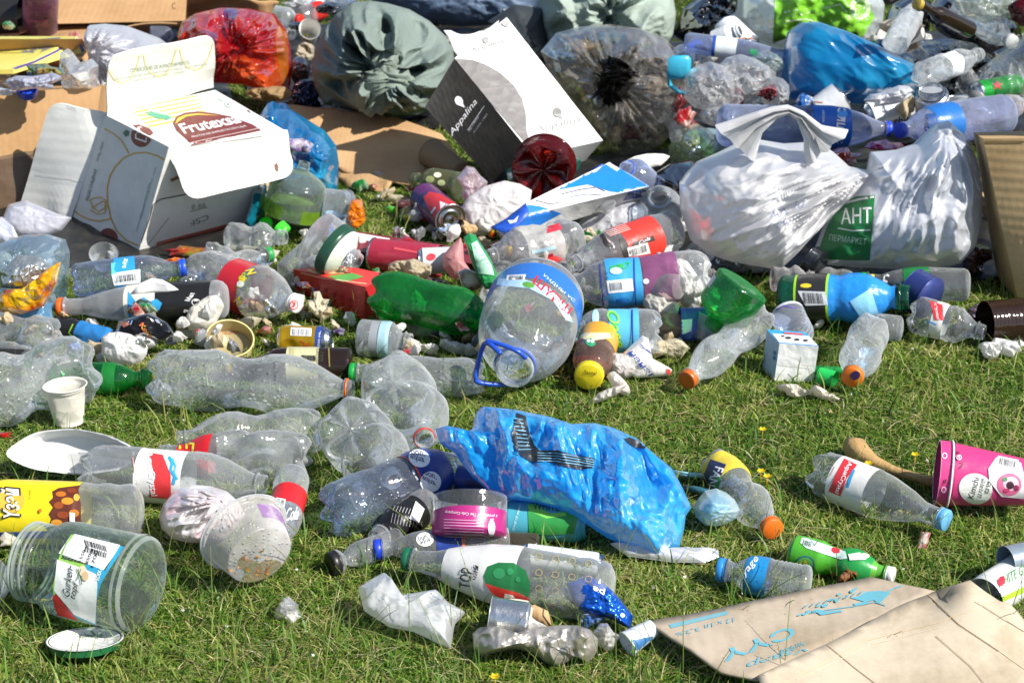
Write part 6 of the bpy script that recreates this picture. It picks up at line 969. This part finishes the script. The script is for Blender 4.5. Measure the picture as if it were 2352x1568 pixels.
# top middle
L('plastic_bottle', 'clear bottle with red cap lying behind the red bag', 'bottle', (590,28), (672,50), 27, 'soda', pet('dfe6ea', .25), z=(.02,.04), cap='d8281c') if 0 else L('plastic_bottle', 'clear silver looking bottle with red cap lying behind the red bag', 'bottle', (610,35), (692,48), 26, 'soda', pet('dfe6ea', .25), zc=(.1,.1), cap='d8281c')
L('plastic_bottle', 'clear bottle with bright red sleeve behind the red capped one', 'bottle', (690,40), (770,12), 22, 'straight', pet('ecdce0', .2), zc=(.08,.1), labs=[(.45,.8,'d82a24')])
L('plastic_bottle', 'blue labelled clear bottle lying at the very top', 'bottle', (700,10), (820,-4), 24, 'straight', BLU, zc=(.06,.06))
L('drink_cup', 'small white cup with yellow and green squares beside the green sack', 'cup', (708,92), (712,66), 24, 'cup', pl('ecebe6', .5), zc=(.1,.15), pr=[('P', [(695,78),(705,78),(706,90),(696,90)], 'e0d818'), ('P', [(708,78),(718,78),(717,90),(708,90)], 'b8bc98')])
for i, (a, b, c, d, cc) in enumerate([(700,120,26,28,'c8bca8'), (690,60,30,12,'2a2c30'), (760,20,40,16,'2c2e30'), (690,165,26,40,'8a5a44'), (700,215,34,40,'1c2c5c'), (640,255,30,20,'1c5a94'), (620,215,60,20,'b89a70'), (700,240,50,24,'16203c')]):
    R_(['dirty paper wad by the small white cup', 'dark rag behind the red bag', 'black scrap at the top behind the sack', 'reddish brown board between the bags', 'dark blue plastic between the red bag and the sack', 'bright blue plastic corner under the red bag', 'brown cardboard edge under the red bag', 'navy film in the shadow of the green sack'][i], a, b, c, d, paper(cc) if i in (0, 6) else film(cc, 1.), z=[.06,.1,.12,.05,.02,.08,.06,.0][i], th=.04, tilt=12, name='rubbish_scrap', cat='scrap', nt=70, nr=18, jag=.2)
puff('tarpaulin', 'slate blue tarpaulin sheet at the top behind the green sack', 'tarpaulin', [(850,5),(900,-60),(1200,-80),(1330,-60),(1320,0),(1180,55),(1060,62),(980,50),(900,20)], pl('5a6e88', .5, 0, .3, 14), th=.08, tilt=20, cr=.3, z=.05, Y=5.2, nt=140, nr=36)
puff('tarpaulin', 'dark grey board leaning behind the drop logo carton', 'board', [(1120,50),(1180,10),(1250,20),(1260,100),(1290,140),(1240,150),(1190,110)], pl('2c333a', .5), th=.05, tilt=10, cr=.1, z=.05, Y=4.7, nt=90)
def crate():
    r = empty('plastic_crate', aty(1060,90,4.9), 'black plastic crate with square openings behind the drop logo carton', 'crate'); m = pl('14171a', .35); k = 0
    def bar(a, b, y, t=.009):
        P = [aty(*a, y), aty(*b, y)]; V, Fc = tubegeo(P, t, 4); return mesh('rail' if abs(a[1]-b[1]) < abs(a[0]-b[0]) else 'post', V, Fc, m, r, False)
    bar((960,48),(1145,38),4.9,.016); bar((960,75),(1140,66),4.9,.007); bar((975,112),(1140,112),4.9,.016)
    for x in (962,1010,1058,1078,1110,1142): bar((x,44),(x+4,112),4.9,.009)
    bar((960,48),(1000,20),5.0,.01); bar((1142,40),(1170,10),5.0,.012)
crate()
R_('white rags inside the black crate', 1060,90, 60,20, paper('d0ccc4'), z=.1, th=.03, tilt=10, Y=5.05, name='rag', cat='rag')
R_('white box corner behind the black crate', 1190,20, 50,14, paper('d8dcdc'), z=.1, th=.03, tilt=10, Y=5.2, name='box_scrap', cat='box')
puff('plastic_bag', 'white plastic sheet drooping under the left flap of the fruit carton', 'bag', [(20,470),(60,460),(130,490),(165,500),(140,530),(95,548),(40,548),(0,520)], film('dcdce6', .95, rough=.3), th=.03, tilt=30, cr=.4, z=.03, nt=110)
puff('snack_packet', 'white and blue packet standing at the left edge below the cardboard box', 'packet', [(-30,500),(5,498),(30,520),(42,545),(30,560),(-30,575)], film('ecebee', 1., c2='c4ccec', cs=12.), th=.03, tilt=20, cr=.4, z=.03)
# blue tied clear things near the top right
L('plastic_bottle', 'red labelled bottle bottom at the very top right corner', 'bottle', (2330,40), (2400,-10), 30, 'soda', pet('7c1418', .5, '6c1014'), zc=(.3,.34), petal=.2)
puff('rubbish_bag', 'clear crumpled bag at the top right corner', 'bag', [(2190,0),(2230,-40),(2300,-40),(2340,0),(2320,40),(2260,55),(2210,35)], film('d4dcd4', .45, 'e4e8e4', .08, .8, 18.), th=.06, tilt=12, cr=.6, z=.25, Y=4.95, nt=110)
# dark sheets added as shade in the gaps under the heap
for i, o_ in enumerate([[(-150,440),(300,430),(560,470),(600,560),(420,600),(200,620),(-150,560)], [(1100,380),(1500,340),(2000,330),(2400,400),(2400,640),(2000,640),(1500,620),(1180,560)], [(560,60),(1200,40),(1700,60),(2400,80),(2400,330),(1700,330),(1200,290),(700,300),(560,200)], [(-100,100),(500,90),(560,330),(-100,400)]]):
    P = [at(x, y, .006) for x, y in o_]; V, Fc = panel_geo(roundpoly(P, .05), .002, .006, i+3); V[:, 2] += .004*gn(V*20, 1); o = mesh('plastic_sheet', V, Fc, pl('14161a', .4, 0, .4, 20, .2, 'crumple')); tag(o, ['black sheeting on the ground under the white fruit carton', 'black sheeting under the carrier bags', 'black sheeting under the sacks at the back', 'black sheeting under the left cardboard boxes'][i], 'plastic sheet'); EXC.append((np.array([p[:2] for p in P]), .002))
# ------------------------------------------------------------------ small litter between the big pieces
ANC = [(380,400,'the fruit carton'), (880,150,'the green sack'), (560,110,'the red rubbish bag'), (1180,230,'the drop logo carton'), (1400,200,'the grey see through bag'), (690,340,'the blue bag by the carton'), (670,440,'the greenish liquid bottle'), (590,665,'the red labelled big bottle'), (760,670,'the red juice carton'), (980,700,'the long green bottle'),
 (1010,480,'the red spray can'), (860,584,'the silver based spray can'), (1200,750,'the handled water bottle'), (1415,640,'the barcode splash bottle'), (1440,560,'the cola label bottle'), (1320,430,'the long blue white box'), (1700,480,'the white carrier bag'), (2080,480,'the green printed carrier bag'), (1690,680,'the big green glassy bottle'), (1915,690,'the sports drink bottle'),
 (1815,820,'the milk carton'), (530,775,'the open food tin'), (330,690,'the black label bottle'), (290,615,'the turquoise label bottle'), (80,620,'the wrapper filled bag'), (700,820,'the dark brown bottle'), (540,865,'the dimpled clear bottle'), (110,860,'the leaning dimpled bottle'), (1365,820,'the amber juice bottle'), (1660,800,'the diagonal bottle'), (1985,810,'the standing orange capped bottle'), (2150,720,'the tin end bottle'),
 (1850,295,'the ribbed blue bottle'), (1960,150,'the blue rolled sheet'), (2170,160,'the big black bag'), (2190,280,'the second blue bottle'), (1860,40,'the green printed bag at the top'), (1243,390,'the lobed red bottle'), (100,300,'the left brown box')]
KIND = [('white', 'tissue', 'tissue', lambda: paper('ecebe6', .5)), ('cream', 'paper flake', 'paper', lambda: paper('ded4bc', .5)), ('clear', 'film shred', 'film', lambda: film('e8eaee', .5, 'f4f4f6', .08, .7, 24.)), ('blue', 'wrapper', 'wrapper', lambda: film('2a74c8', 1., c2='d8e2ee', cs=40.)), ('red', 'wrapper', 'wrapper', lambda: film('c0282c', 1., c2='e8c8b8', cs=40.)),
 ('brown', 'card piece', 'cardboard', lambda: card()), ('silver', 'foil crumple', 'foil', lambda: pl('c8cacc', .25, .8, .6, 30, .1, 'crumple')), ('yellow', 'sweet wrapper', 'wrapper', lambda: film('e0c02c', 1., c2='b83a24', cs=50.)), ('grey', 'film twist', 'film', lambda: film('a8a8ac', .8)), ('green', 'wrapper', 'wrapper', lambda: film('2f9a4c', 1., c2='d8e8d0', cs=40.)), ('stained', 'napkin', 'tissue', lambda: paper('d4c4a4', .9))]
WTS = [26, 12, 16, 6, 7, 9, 7, 4, 8, 4, 8]
used_l = set()
def relword(x, y, ax, ay):
    dx, dy = x-ax, y-ay
    if abs(dx) > abs(dy)*1.3: return 'right of' if dx > 0 else 'left of'
    return 'in front of' if dy > 0 else 'behind'
def lab_for(x, y, size, c, kd):
    for ax, ay, nm in sorted(ANC, key=lambda a: (a[0]-x)**2+((a[1]-y)*1.4)**2)[:6]:
        for ad in ('', 'loose ', 'torn ', 'dusty ', 'bent '):
            l = f'{size} {ad}{c} {kd} {relword(x, y, ax, ay)} {nm}'
            if l not in used_l: used_l.add(l); return l
    return None
gF = random.Random(77)
def region(n, box, smin, smax, zf=lambda x, y: .004, wt=None):
    for _ in range(n):
        x, y = gF.uniform(box[0], box[2]), gF.uniform(box[1], box[3]); k = gF.choices(range(len(KIND)), wt or WTS)[0]; c, kd, cat, mf = KIND[k]; r = gF.uniform(smin, smax)
        l = lab_for(x, y, 'tiny' if r < (smin+smax)*.38 else ('small' if r < (smin+smax)*.6 else 'larger'), c, kd)
        if l: scrap(l, x, y, r, r*gF.uniform(.4, .8), mf(), z=zf(x, y), th=.016, tilt=gF.uniform(25, 60), rot=gF.uniform(-50, 50), name=kd.replace(' ', '_'), cat=cat, nt=52, nr=14)
region(52, (0, 590, 620, 830), 14, 34, lambda x, y: gF.choice((.004, .03, .05)))
region(56, (600, 400, 1120, 660), 12, 32, lambda x, y: gF.choice((.004, .02)))
region(34, (600, 660, 1120, 830), 12, 30)
region(56, (1100, 480, 1640, 810), 14, 32, lambda x, y: gF.choice((.004, .02)))
region(26, (1640, 600, 2330, 760), 14, 30)
region(44, (1560, 60, 2350, 300), 18, 44, lambda x, y: gF.choice((.05, .1, .14)))
region(14, (560, 30, 1240, 280), 14, 34, lambda x, y: .04)
region(10, (0, 60, 240, 220), 16, 36, lambda x, y: .16)
WW = [40, 10, 12, 4, 4, 4, 6, 2, 3, 3, 8]
region(12, (1430, 560, 1640, 800), 18, 36, lambda x, y: gF.choice((.03, .05)), WW)
region(14, (220, 690, 600, 800), 18, 36, lambda x, y: gF.choice((.02, .04)), WW)
region(12, (860, 590, 1110, 820), 16, 32, lambda x, y: gF.choice((.02, .04)), WW)
region(10, (1120, 520, 1420, 610), 16, 30, lambda x, y: .06, WW)
def fillbottles(L_):
    for i, (x, y, a, ln, r, z, c, capc, lc, lab_) in enumerate(L_):
        ca, sa = math.cos(math.radians(a)), math.sin(math.radians(a)); m = {'c': CLR, 'd': CLD, 'b': LBL, 'g': GRN, 'p': pet('e8d4de', .2)}[c]
        L('plastic_bottle', lab_, 'bottle', (x-ca*ln/2, y-sa*ln/2), (x+ca*ln/2, y+sa*ln/2), r, gF.choice(('soda', 'waist', 'straight')), m, z=(z, z), cr=.12, petal=.2, cap=capc, labs=[(.4, .62, lc)] if lc else [], nt=36, seg=32, dent=[(.3, gF.uniform(0, 360), .25, .5), (.6, gF.uniform(0, 360), .2, .4)])
fillbottles([
 (60,820,12,150,26,.0,'c',None,None,'crushed clear bottle wedged left of the dimpled bottles'), (560,600,-15,130,26,.03,'c','2a9a4c',None,'small crushed clear bottle with green cap behind the large clear one'), (470,655,20,110,24,.0,'b',None,'3a8ad0','little blue tinted bottle under the red and green label one'),
 (1150,640,-60,110,26,.02,'c',None,None,'crumpled clear bottle squeezed left of the handled water bottle'), (1280,620,30,120,26,.03,'d',None,'c83a3a','small clear bottle with narrow red band above the handled water bottle'), (1480,700,-20,120,24,.0,'p',None,None,'pinkish clear bottle between the two splash label bottles'),
 (1640,560,-35,120,28,.03,'c','d8d8d8',None,'clear bottle with grey cap lying at the foot of the white carrier bag'), (1700,600,15,100,24,.0,'d',None,None,'small clear bottle in the shade left of the big green one'), (1250,560,-10,110,24,.03,'c',None,None,'small squashed clear bottle above the big water bottle banner'), (1930,640,6,120,24,.01,'c','2060c0',None,'shaded clear bottle with blue cap behind the sports drink bottle'),
 (2180,150,-20,150,30,.2,'c',None,'e0e4ea','clear bottle with pale label on the big black bag'), (2260,60,30,150,30,.22,'c','d0d0d0',None,'clear bottle with grey cap high on the black bags'), (1780,160,-35,140,28,.16,'d','4ab04a',None,'clear bottle with green cap left of the blue rolled sheet'), (1640,150,10,150,28,.16,'c',None,None,'bare clear bottle beside the turquoise loop cap'),
 (1690,230,-8,150,27,.12,'c',None,'b02a30','clear bottle with dark red band above the ribbed blue bottle'), (1560,300,70,120,26,.06,'c',None,None,'clear bottle standing in the gap right of the grey bag'), (2300,250,-12,140,28,.15,'p',None,None,'pale pink clear bottle behind the second blue bottle'), (2080,60,-60,110,28,.24,'c',None,None,'squashed clear bottle behind the striped cup'),
 (1590,120,-25,120,26,.16,'b',None,'2a60c0','blue tinted bottle with blue band beside the white can'), (2230,200,60,100,24,.14,'d',None,None,'small misted bottle left of the green beer can'), (620,75,5,110,24,.06,'c',None,None,'clear bottle half hidden between the red bag and the sack'), (520,590,25,90,20,.02,'d',None,None,'small misted bottle on the newspaper scrap')])

def flecks():
    g = np.random.default_rng(8); V = []; Fc = []; mi = []
    for k in range(420):
        x, y = g.uniform(0, 2352), 1568-abs(g.normal(0, 420)) if k % 3 else g.uniform(560, 960)
        if y < 560: continue
        c = at(x, y, g.uniform(.004, .016)); r = g.uniform(.0012, .0042); e = g.normal(0, 1, 3); e[2] *= .4; e /= np.linalg.norm(e); f = np.cross(e, g.normal(0, 1, 3)); f /= np.linalg.norm(f); o = len(V)
        V += [c+e*r, c+f*r*.7, c-e*r*g.uniform(.5, 1), c-f*r*.5]; Fc.append((o, o+1, o+2, o+3)); mi.append(int(g.integers(0, 4)))
    o = mesh('litter_flecks', V, Fc, [paper('ecebe6'), paper('c8b088'), pl('5a3a24', .8), pl('d8d8d4', .4)], None, False, mi); tag(o, 'countless tiny paper and leaf flecks caught in the turf', 'flecks', None, 'stuff')
flecks()
# ------------------------------------------------------------------ ground and grass
def ground():
    bm = bmesh.new(); bmesh.ops.create_grid(bm, x_segments=60, y_segments=60, size=60)
    me = bpy.data.meshes.new('ground'); bm.to_mesh(me); bm.free(); o = bpy.data.objects.new('ground', me); col.objects.link(o); o.location = (0, 20, 0); o['kind'] = 'structure'
    m, n, ou = newm('soil'); tc = N(n, 'ShaderNodeTexCoord').outputs['Object']
    a = N(n, 'ShaderNodeTexNoise', {'Vector': tc, 'Scale': 9., 'Detail': 8., 'Roughness': .75}).outputs[0]
    b = N(n, 'ShaderNodeTexNoise', {'Vector': tc, 'Scale': 120., 'Detail': 4.}).outputs[0]
    rp = N(n, 'ShaderNodeValToRGB', {0: N(n, 'ShaderNodeMath', {0: a, 1: b}, operation='MULTIPLY').outputs[0]}); e = rp.color_ramp.elements
    e[0].position = .12; e[0].color = lin('1c2410')+(1,); e[1].position = .45; e[1].color = lin('5a5a2c')+(1,)
    x = rp.color_ramp.elements.new(.28); x.color = lin('35431b')+(1,)
    nb = N(n, 'ShaderNodeBump', {'Strength': .8, 'Distance': .006, 'Height': b}).outputs[0]
    d = N(n, 'ShaderNodeBsdfDiffuse', {0: rp.outputs[0], 'Normal': nb}); n.links.new(d.outputs[0], ou.inputs[0]); me.materials.append(m)
ground()
def inpoly(P, X):
    x, y = X[:, 0], X[:, 1]; r = np.zeros(len(X), bool); K = len(P)
    for i in range(K):
        a, b = P[i], P[(i+1) % K]
        if a[1] == b[1]: continue
        c = ((a[1] > y) != (b[1] > y)) & (x < (b[0]-a[0])*(y-a[1])/(b[1]-a[1])+a[0]); r ^= c
    return r
def leafmat(name, stops, tl=.35):
    m, n, ou = newm(name); at_ = N(n, 'ShaderNodeAttribute', attribute_name='tone').outputs['Fac']
    rp = N(n, 'ShaderNodeValToRGB', {0: at_}); e = rp.color_ramp.elements
    e[0].position, e[0].color = stops[0][0], lin(stops[0][1])+(1,); e[1].position, e[1].color = stops[-1][0], lin(stops[-1][1])+(1,)
    for p, c in stops[1:-1]: x = e.new(p); x.color = lin(c)+(1,)
    b = N(n, 'ShaderNodeBsdfPrincipled', {'Base Color': rp.outputs[0], 'Roughness': .45, 'Specular IOR Level': .35})
    s = N(n, 'ShaderNodeMixShader', {0: tl, 1: b.outputs[0], 2: N(n, 'ShaderNodeBsdfTranslucent', {0: rp.outputs[0]}).outputs[0]})
    n.links.new(s.outputs[0], ou.inputs[0]); return m
def grass(count, seed, name, mat, hl, wd, lean, label, tonef, ymax=5.4, y0=1.74, clump=0.):
    g = np.random.default_rng(seed)
    u = g.random(count*2); y = y0+(ymax-y0)*u**1.25; x = g.uniform(-1, 1, count*2)*(y*.31+.12)
    X = np.stack([x, y], 1)
    den = gn(np.c_[X*5, np.zeros(len(X))], seed)*.5+gn(np.c_[X*17, np.zeros(len(X))], seed+3)*.5
    h = g.uniform(hl[0], hl[1], len(X))*(1+.45*den)*(1-.25*np.clip((y-3.3)/1, 0, 1))
    keep = g.random(len(X)) < .75+den*.9*max(clump, .3)
    h *= np.where(keep, 1, .3); cap_ = np.full(len(X), 1e9)
    for P, z in EXC:
        lo, hi = P.min(0), P.max(0); q = np.where((x > lo[0])&(x < hi[0])&(y > lo[1])&(y < hi[1]))[0]
        if len(q): q = q[inpoly(P, X[q])]; cap_[q] = np.minimum(cap_[q], z)
    h = np.minimum(h, cap_); ok = (h > .0035)
    if clump: ok &= keep
    idx = np.where(ok)[0][:count]; X = X[idx]; h = h[idx]; n = len(X)
    a = g.uniform(0, 2*math.pi, n); la = g.uniform(0, 2*math.pi, n); le = g.uniform(lean[0], lean[1], n)
    d = np.stack([np.cos(la), np.sin(la), np.zeros(n)], 1); s = np.stack([np.cos(a), np.sin(a), np.zeros(n)], 1)
    wv = g.uniform(wd[0], wd[1], n)[:, None]; b = np.c_[X, np.full(n, -.001)]
    up = np.array((0, 0, 1.))
    def lv(t, ws): # bend over
        c = b+d*(h*le*t**1.7)[:, None]+up*(h*np.maximum(.15, 1-.35*le*t)*t)[:, None]
        return c-s*wv*ws/2, c+s*wv*ws/2
    A = [lv(0, 1.), lv(.5, .9), lv(.82, .55), lv(1, .06)]
    V = np.stack([A[0][0], A[0][1], A[1][0], A[1][1], A[2][0], A[2][1], A[3][1]], 1).reshape(-1, 3)
    k = np.arange(n)[:, None]*7
    T = np.concatenate([k+np.array([0,1,3]), k+np.array([0,3,2]), k+np.array([2,3,5]), k+np.array([2,5,4]), k+np.array([4,5,6])], 1).reshape(-1)
    me = bpy.data.meshes.new(name); me.vertices.add(len(V)); me.vertices.foreach_set('co', V.astype(np.float32).ravel())
    nf = len(T)//3; me.loops.add(len(T)); me.loops.foreach_set('vertex_index', T.astype(np.int32)); me.polygons.add(nf)
    me.polygons.foreach_set('loop_start', np.arange(0, len(T), 3, dtype=np.int32)); me.update(calc_edges=True)
    tn = tonef(g, X, den[idx], n); at_ = me.attributes.new('tone', 'FLOAT', 'POINT'); at_.data.foreach_set('value', np.repeat(tn, 7).astype(np.float32))
    me.materials.append(mat); o = bpy.data.objects.new(name, me); col.objects.link(o); tag(o, label, 'grass', None, 'stuff')
gm = leafmat('grass_blade', [(0, '30521a'), (.28, '587f28'), (.55, '86a03a'), (.78, 'b4b262'), (1, 'd4c896')])
grass(260000, 21, 'grass', gm, (.005, .019), (.0010, .0024), (.3, 2.3), 'short green turf with dry blades under and between the rubbish', lambda g, X, d, n: np.clip(g.beta(2, 2.6, n)+d*.3+.16*gn(np.c_[X*3.1, np.zeros(n)], 9)+.3*np.clip(gn(np.c_[X*6.3, np.zeros(n)], 12)-.25, 0, 1)+.12*(g.random(n) < .15), 0, 1))
grass(60000, 44, 'ground_leaves', leafmat('leaf', [(0, '3a6a20'), (.6, '6a9430'), (1, '9ab04a')]), (.004, .010), (.0028, .0048), (.8, 2.4), 'small broad clover like leaves low in the turf', lambda g, X, d, n: g.random(n))
grass(26000, 27, 'dry_grass', leafmat('straw', [(0, '8a7a4a'), (.5, 'b8a878'), (1, 'd8cca4')], .2), (.012, .03), (.0007, .0014), (1.2, 2.6), 'thin dry straw blades matted into the turf', lambda g, X, d, n: g.random(n))
grass(5000, 33, 'tall_grass', leafmat('tall_blade', [(0, '3a6426'), (.5, '6a9440'), (1, 'a8a860')]), (.028, .062), (.0014, .003), (.1, .8), 'longer upright green grass blades in the foreground turf', lambda g, X, d, n: g.random(n), clump=.8, ymax=4.4)
def stalks(seed, count):
    g = np.random.default_rng(seed); V = []; Fc = []; tone = []
    k = 0
    while k < count:
        px, py = g.uniform(0, 2352), 1568-abs(g.normal(0, 220)); 
        if py < 1000: continue
        b = at(px, py+20, 0)
        if any(inpoly(P, b[None, :2])[0] for P, z in EXC): continue
        h = g.uniform(.04, .1); d = g.normal(0, .25, 3); d[2] = 1; P = [b+d*h*t+np.array((d[0], d[1], 0))*h*.6*t*t for t in (0, .4, .75, 1)]
        v, f = tubegeo(P, [.0006, .0006, .0005, .0003], 4); o = len(V); V += [tuple(q) for q in v]; Fc += [tuple(i+o for i in q) for q in f]; tone += [.35]*len(v)
        for q in range(int(g.integers(8, 20))):
            t = g.uniform(.55, 1.02); c = P[0]+d*h*t+np.array((d[0], d[1], 0))*h*.6*t*t+g.normal(0, 1, 3)*(.004*(1.25-t)+.0012); e = g.normal(0, 1, 3); e[2] += 1; e /= np.linalg.norm(e); e2 = np.cross(e, (1, .3, .2)); o = len(V)
            V += [tuple(c-e*.0014), tuple(c+e2*.0006), tuple(c+e*.0014), tuple(c-e2*.0006)]; Fc.append((o, o+1, o+2, o+3)); tone += [g.uniform(.6, 1)]*4
        k += 1
    me = bpy.data.meshes.new('seed_grass'); me.from_pydata(V, [], Fc); at_ = me.attributes.new('tone', 'FLOAT', 'POINT'); at_.data.foreach_set('value', np.array(tone, np.float32))
    me.materials.append(leafmat('seed_head', [(0, '5a7a30'), (.4, '7f9048'), (.6, '6a4a4a'), (1, 'a88c74')], .2)); o = bpy.data.objects.new('seed_grass', me); col.objects.link(o); tag(o, 'thin flowering grass stalks with brownish seed heads in the foreground', 'grass', None, 'stuff')
stalks(5, 210)
for i, (x, y) in enumerate([(1748,1084),(1762,1096),(1137,1556),(2102,1046),(1752,988),(1995,1066)]):
    c = at(x, y, .02); V = []; Fc = []
    for k in range(6):
        a = k*math.pi/3; e = np.array((math.cos(a), math.sin(a), .5)); s_ = np.array((-math.sin(a), math.cos(a), 0)); o_ = len(V); V += [c, c+e*.004+s_*.003, c+e*.007, c+e*.004-s_*.003]; Fc.append((o_, o_+1, o_+2, o_+3))
    v, f = tubegeo([c*(1, 1, 0), c], .0006, 5); o_ = len(V); V += [tuple(q) for q in v]; Fc += [tuple(j+o_ for j in q) for q in f]
    o = mesh('wildflower', V, Fc, pl('e8c818', .5, tl=.3)); tag(o, ['tiny yellow flower left of the yellow labelled bottle cap', 'tiny yellow flower pair lower in the turf beside the soda bottle', 'yellow flower at the bottom edge of the grass', 'yellow flower beside the noodle cups', 'lone yellow flower in the open turf above the soda bottle', 'yellow flower by the bone'][i], 'flower')

from collections import defaultdict
byc = defaultdict(list)
for o in list(col.objects):
    if '_loc' in o: del o['_loc']
    if o.parent is None and o.get('category') and not o.get('kind') and not o.get('group'): byc[o['category']].append(o)
for c, L_ in byc.items():
    if len(L_) >= 3:
        for o in L_: o['group'] = c+' items among the litter'
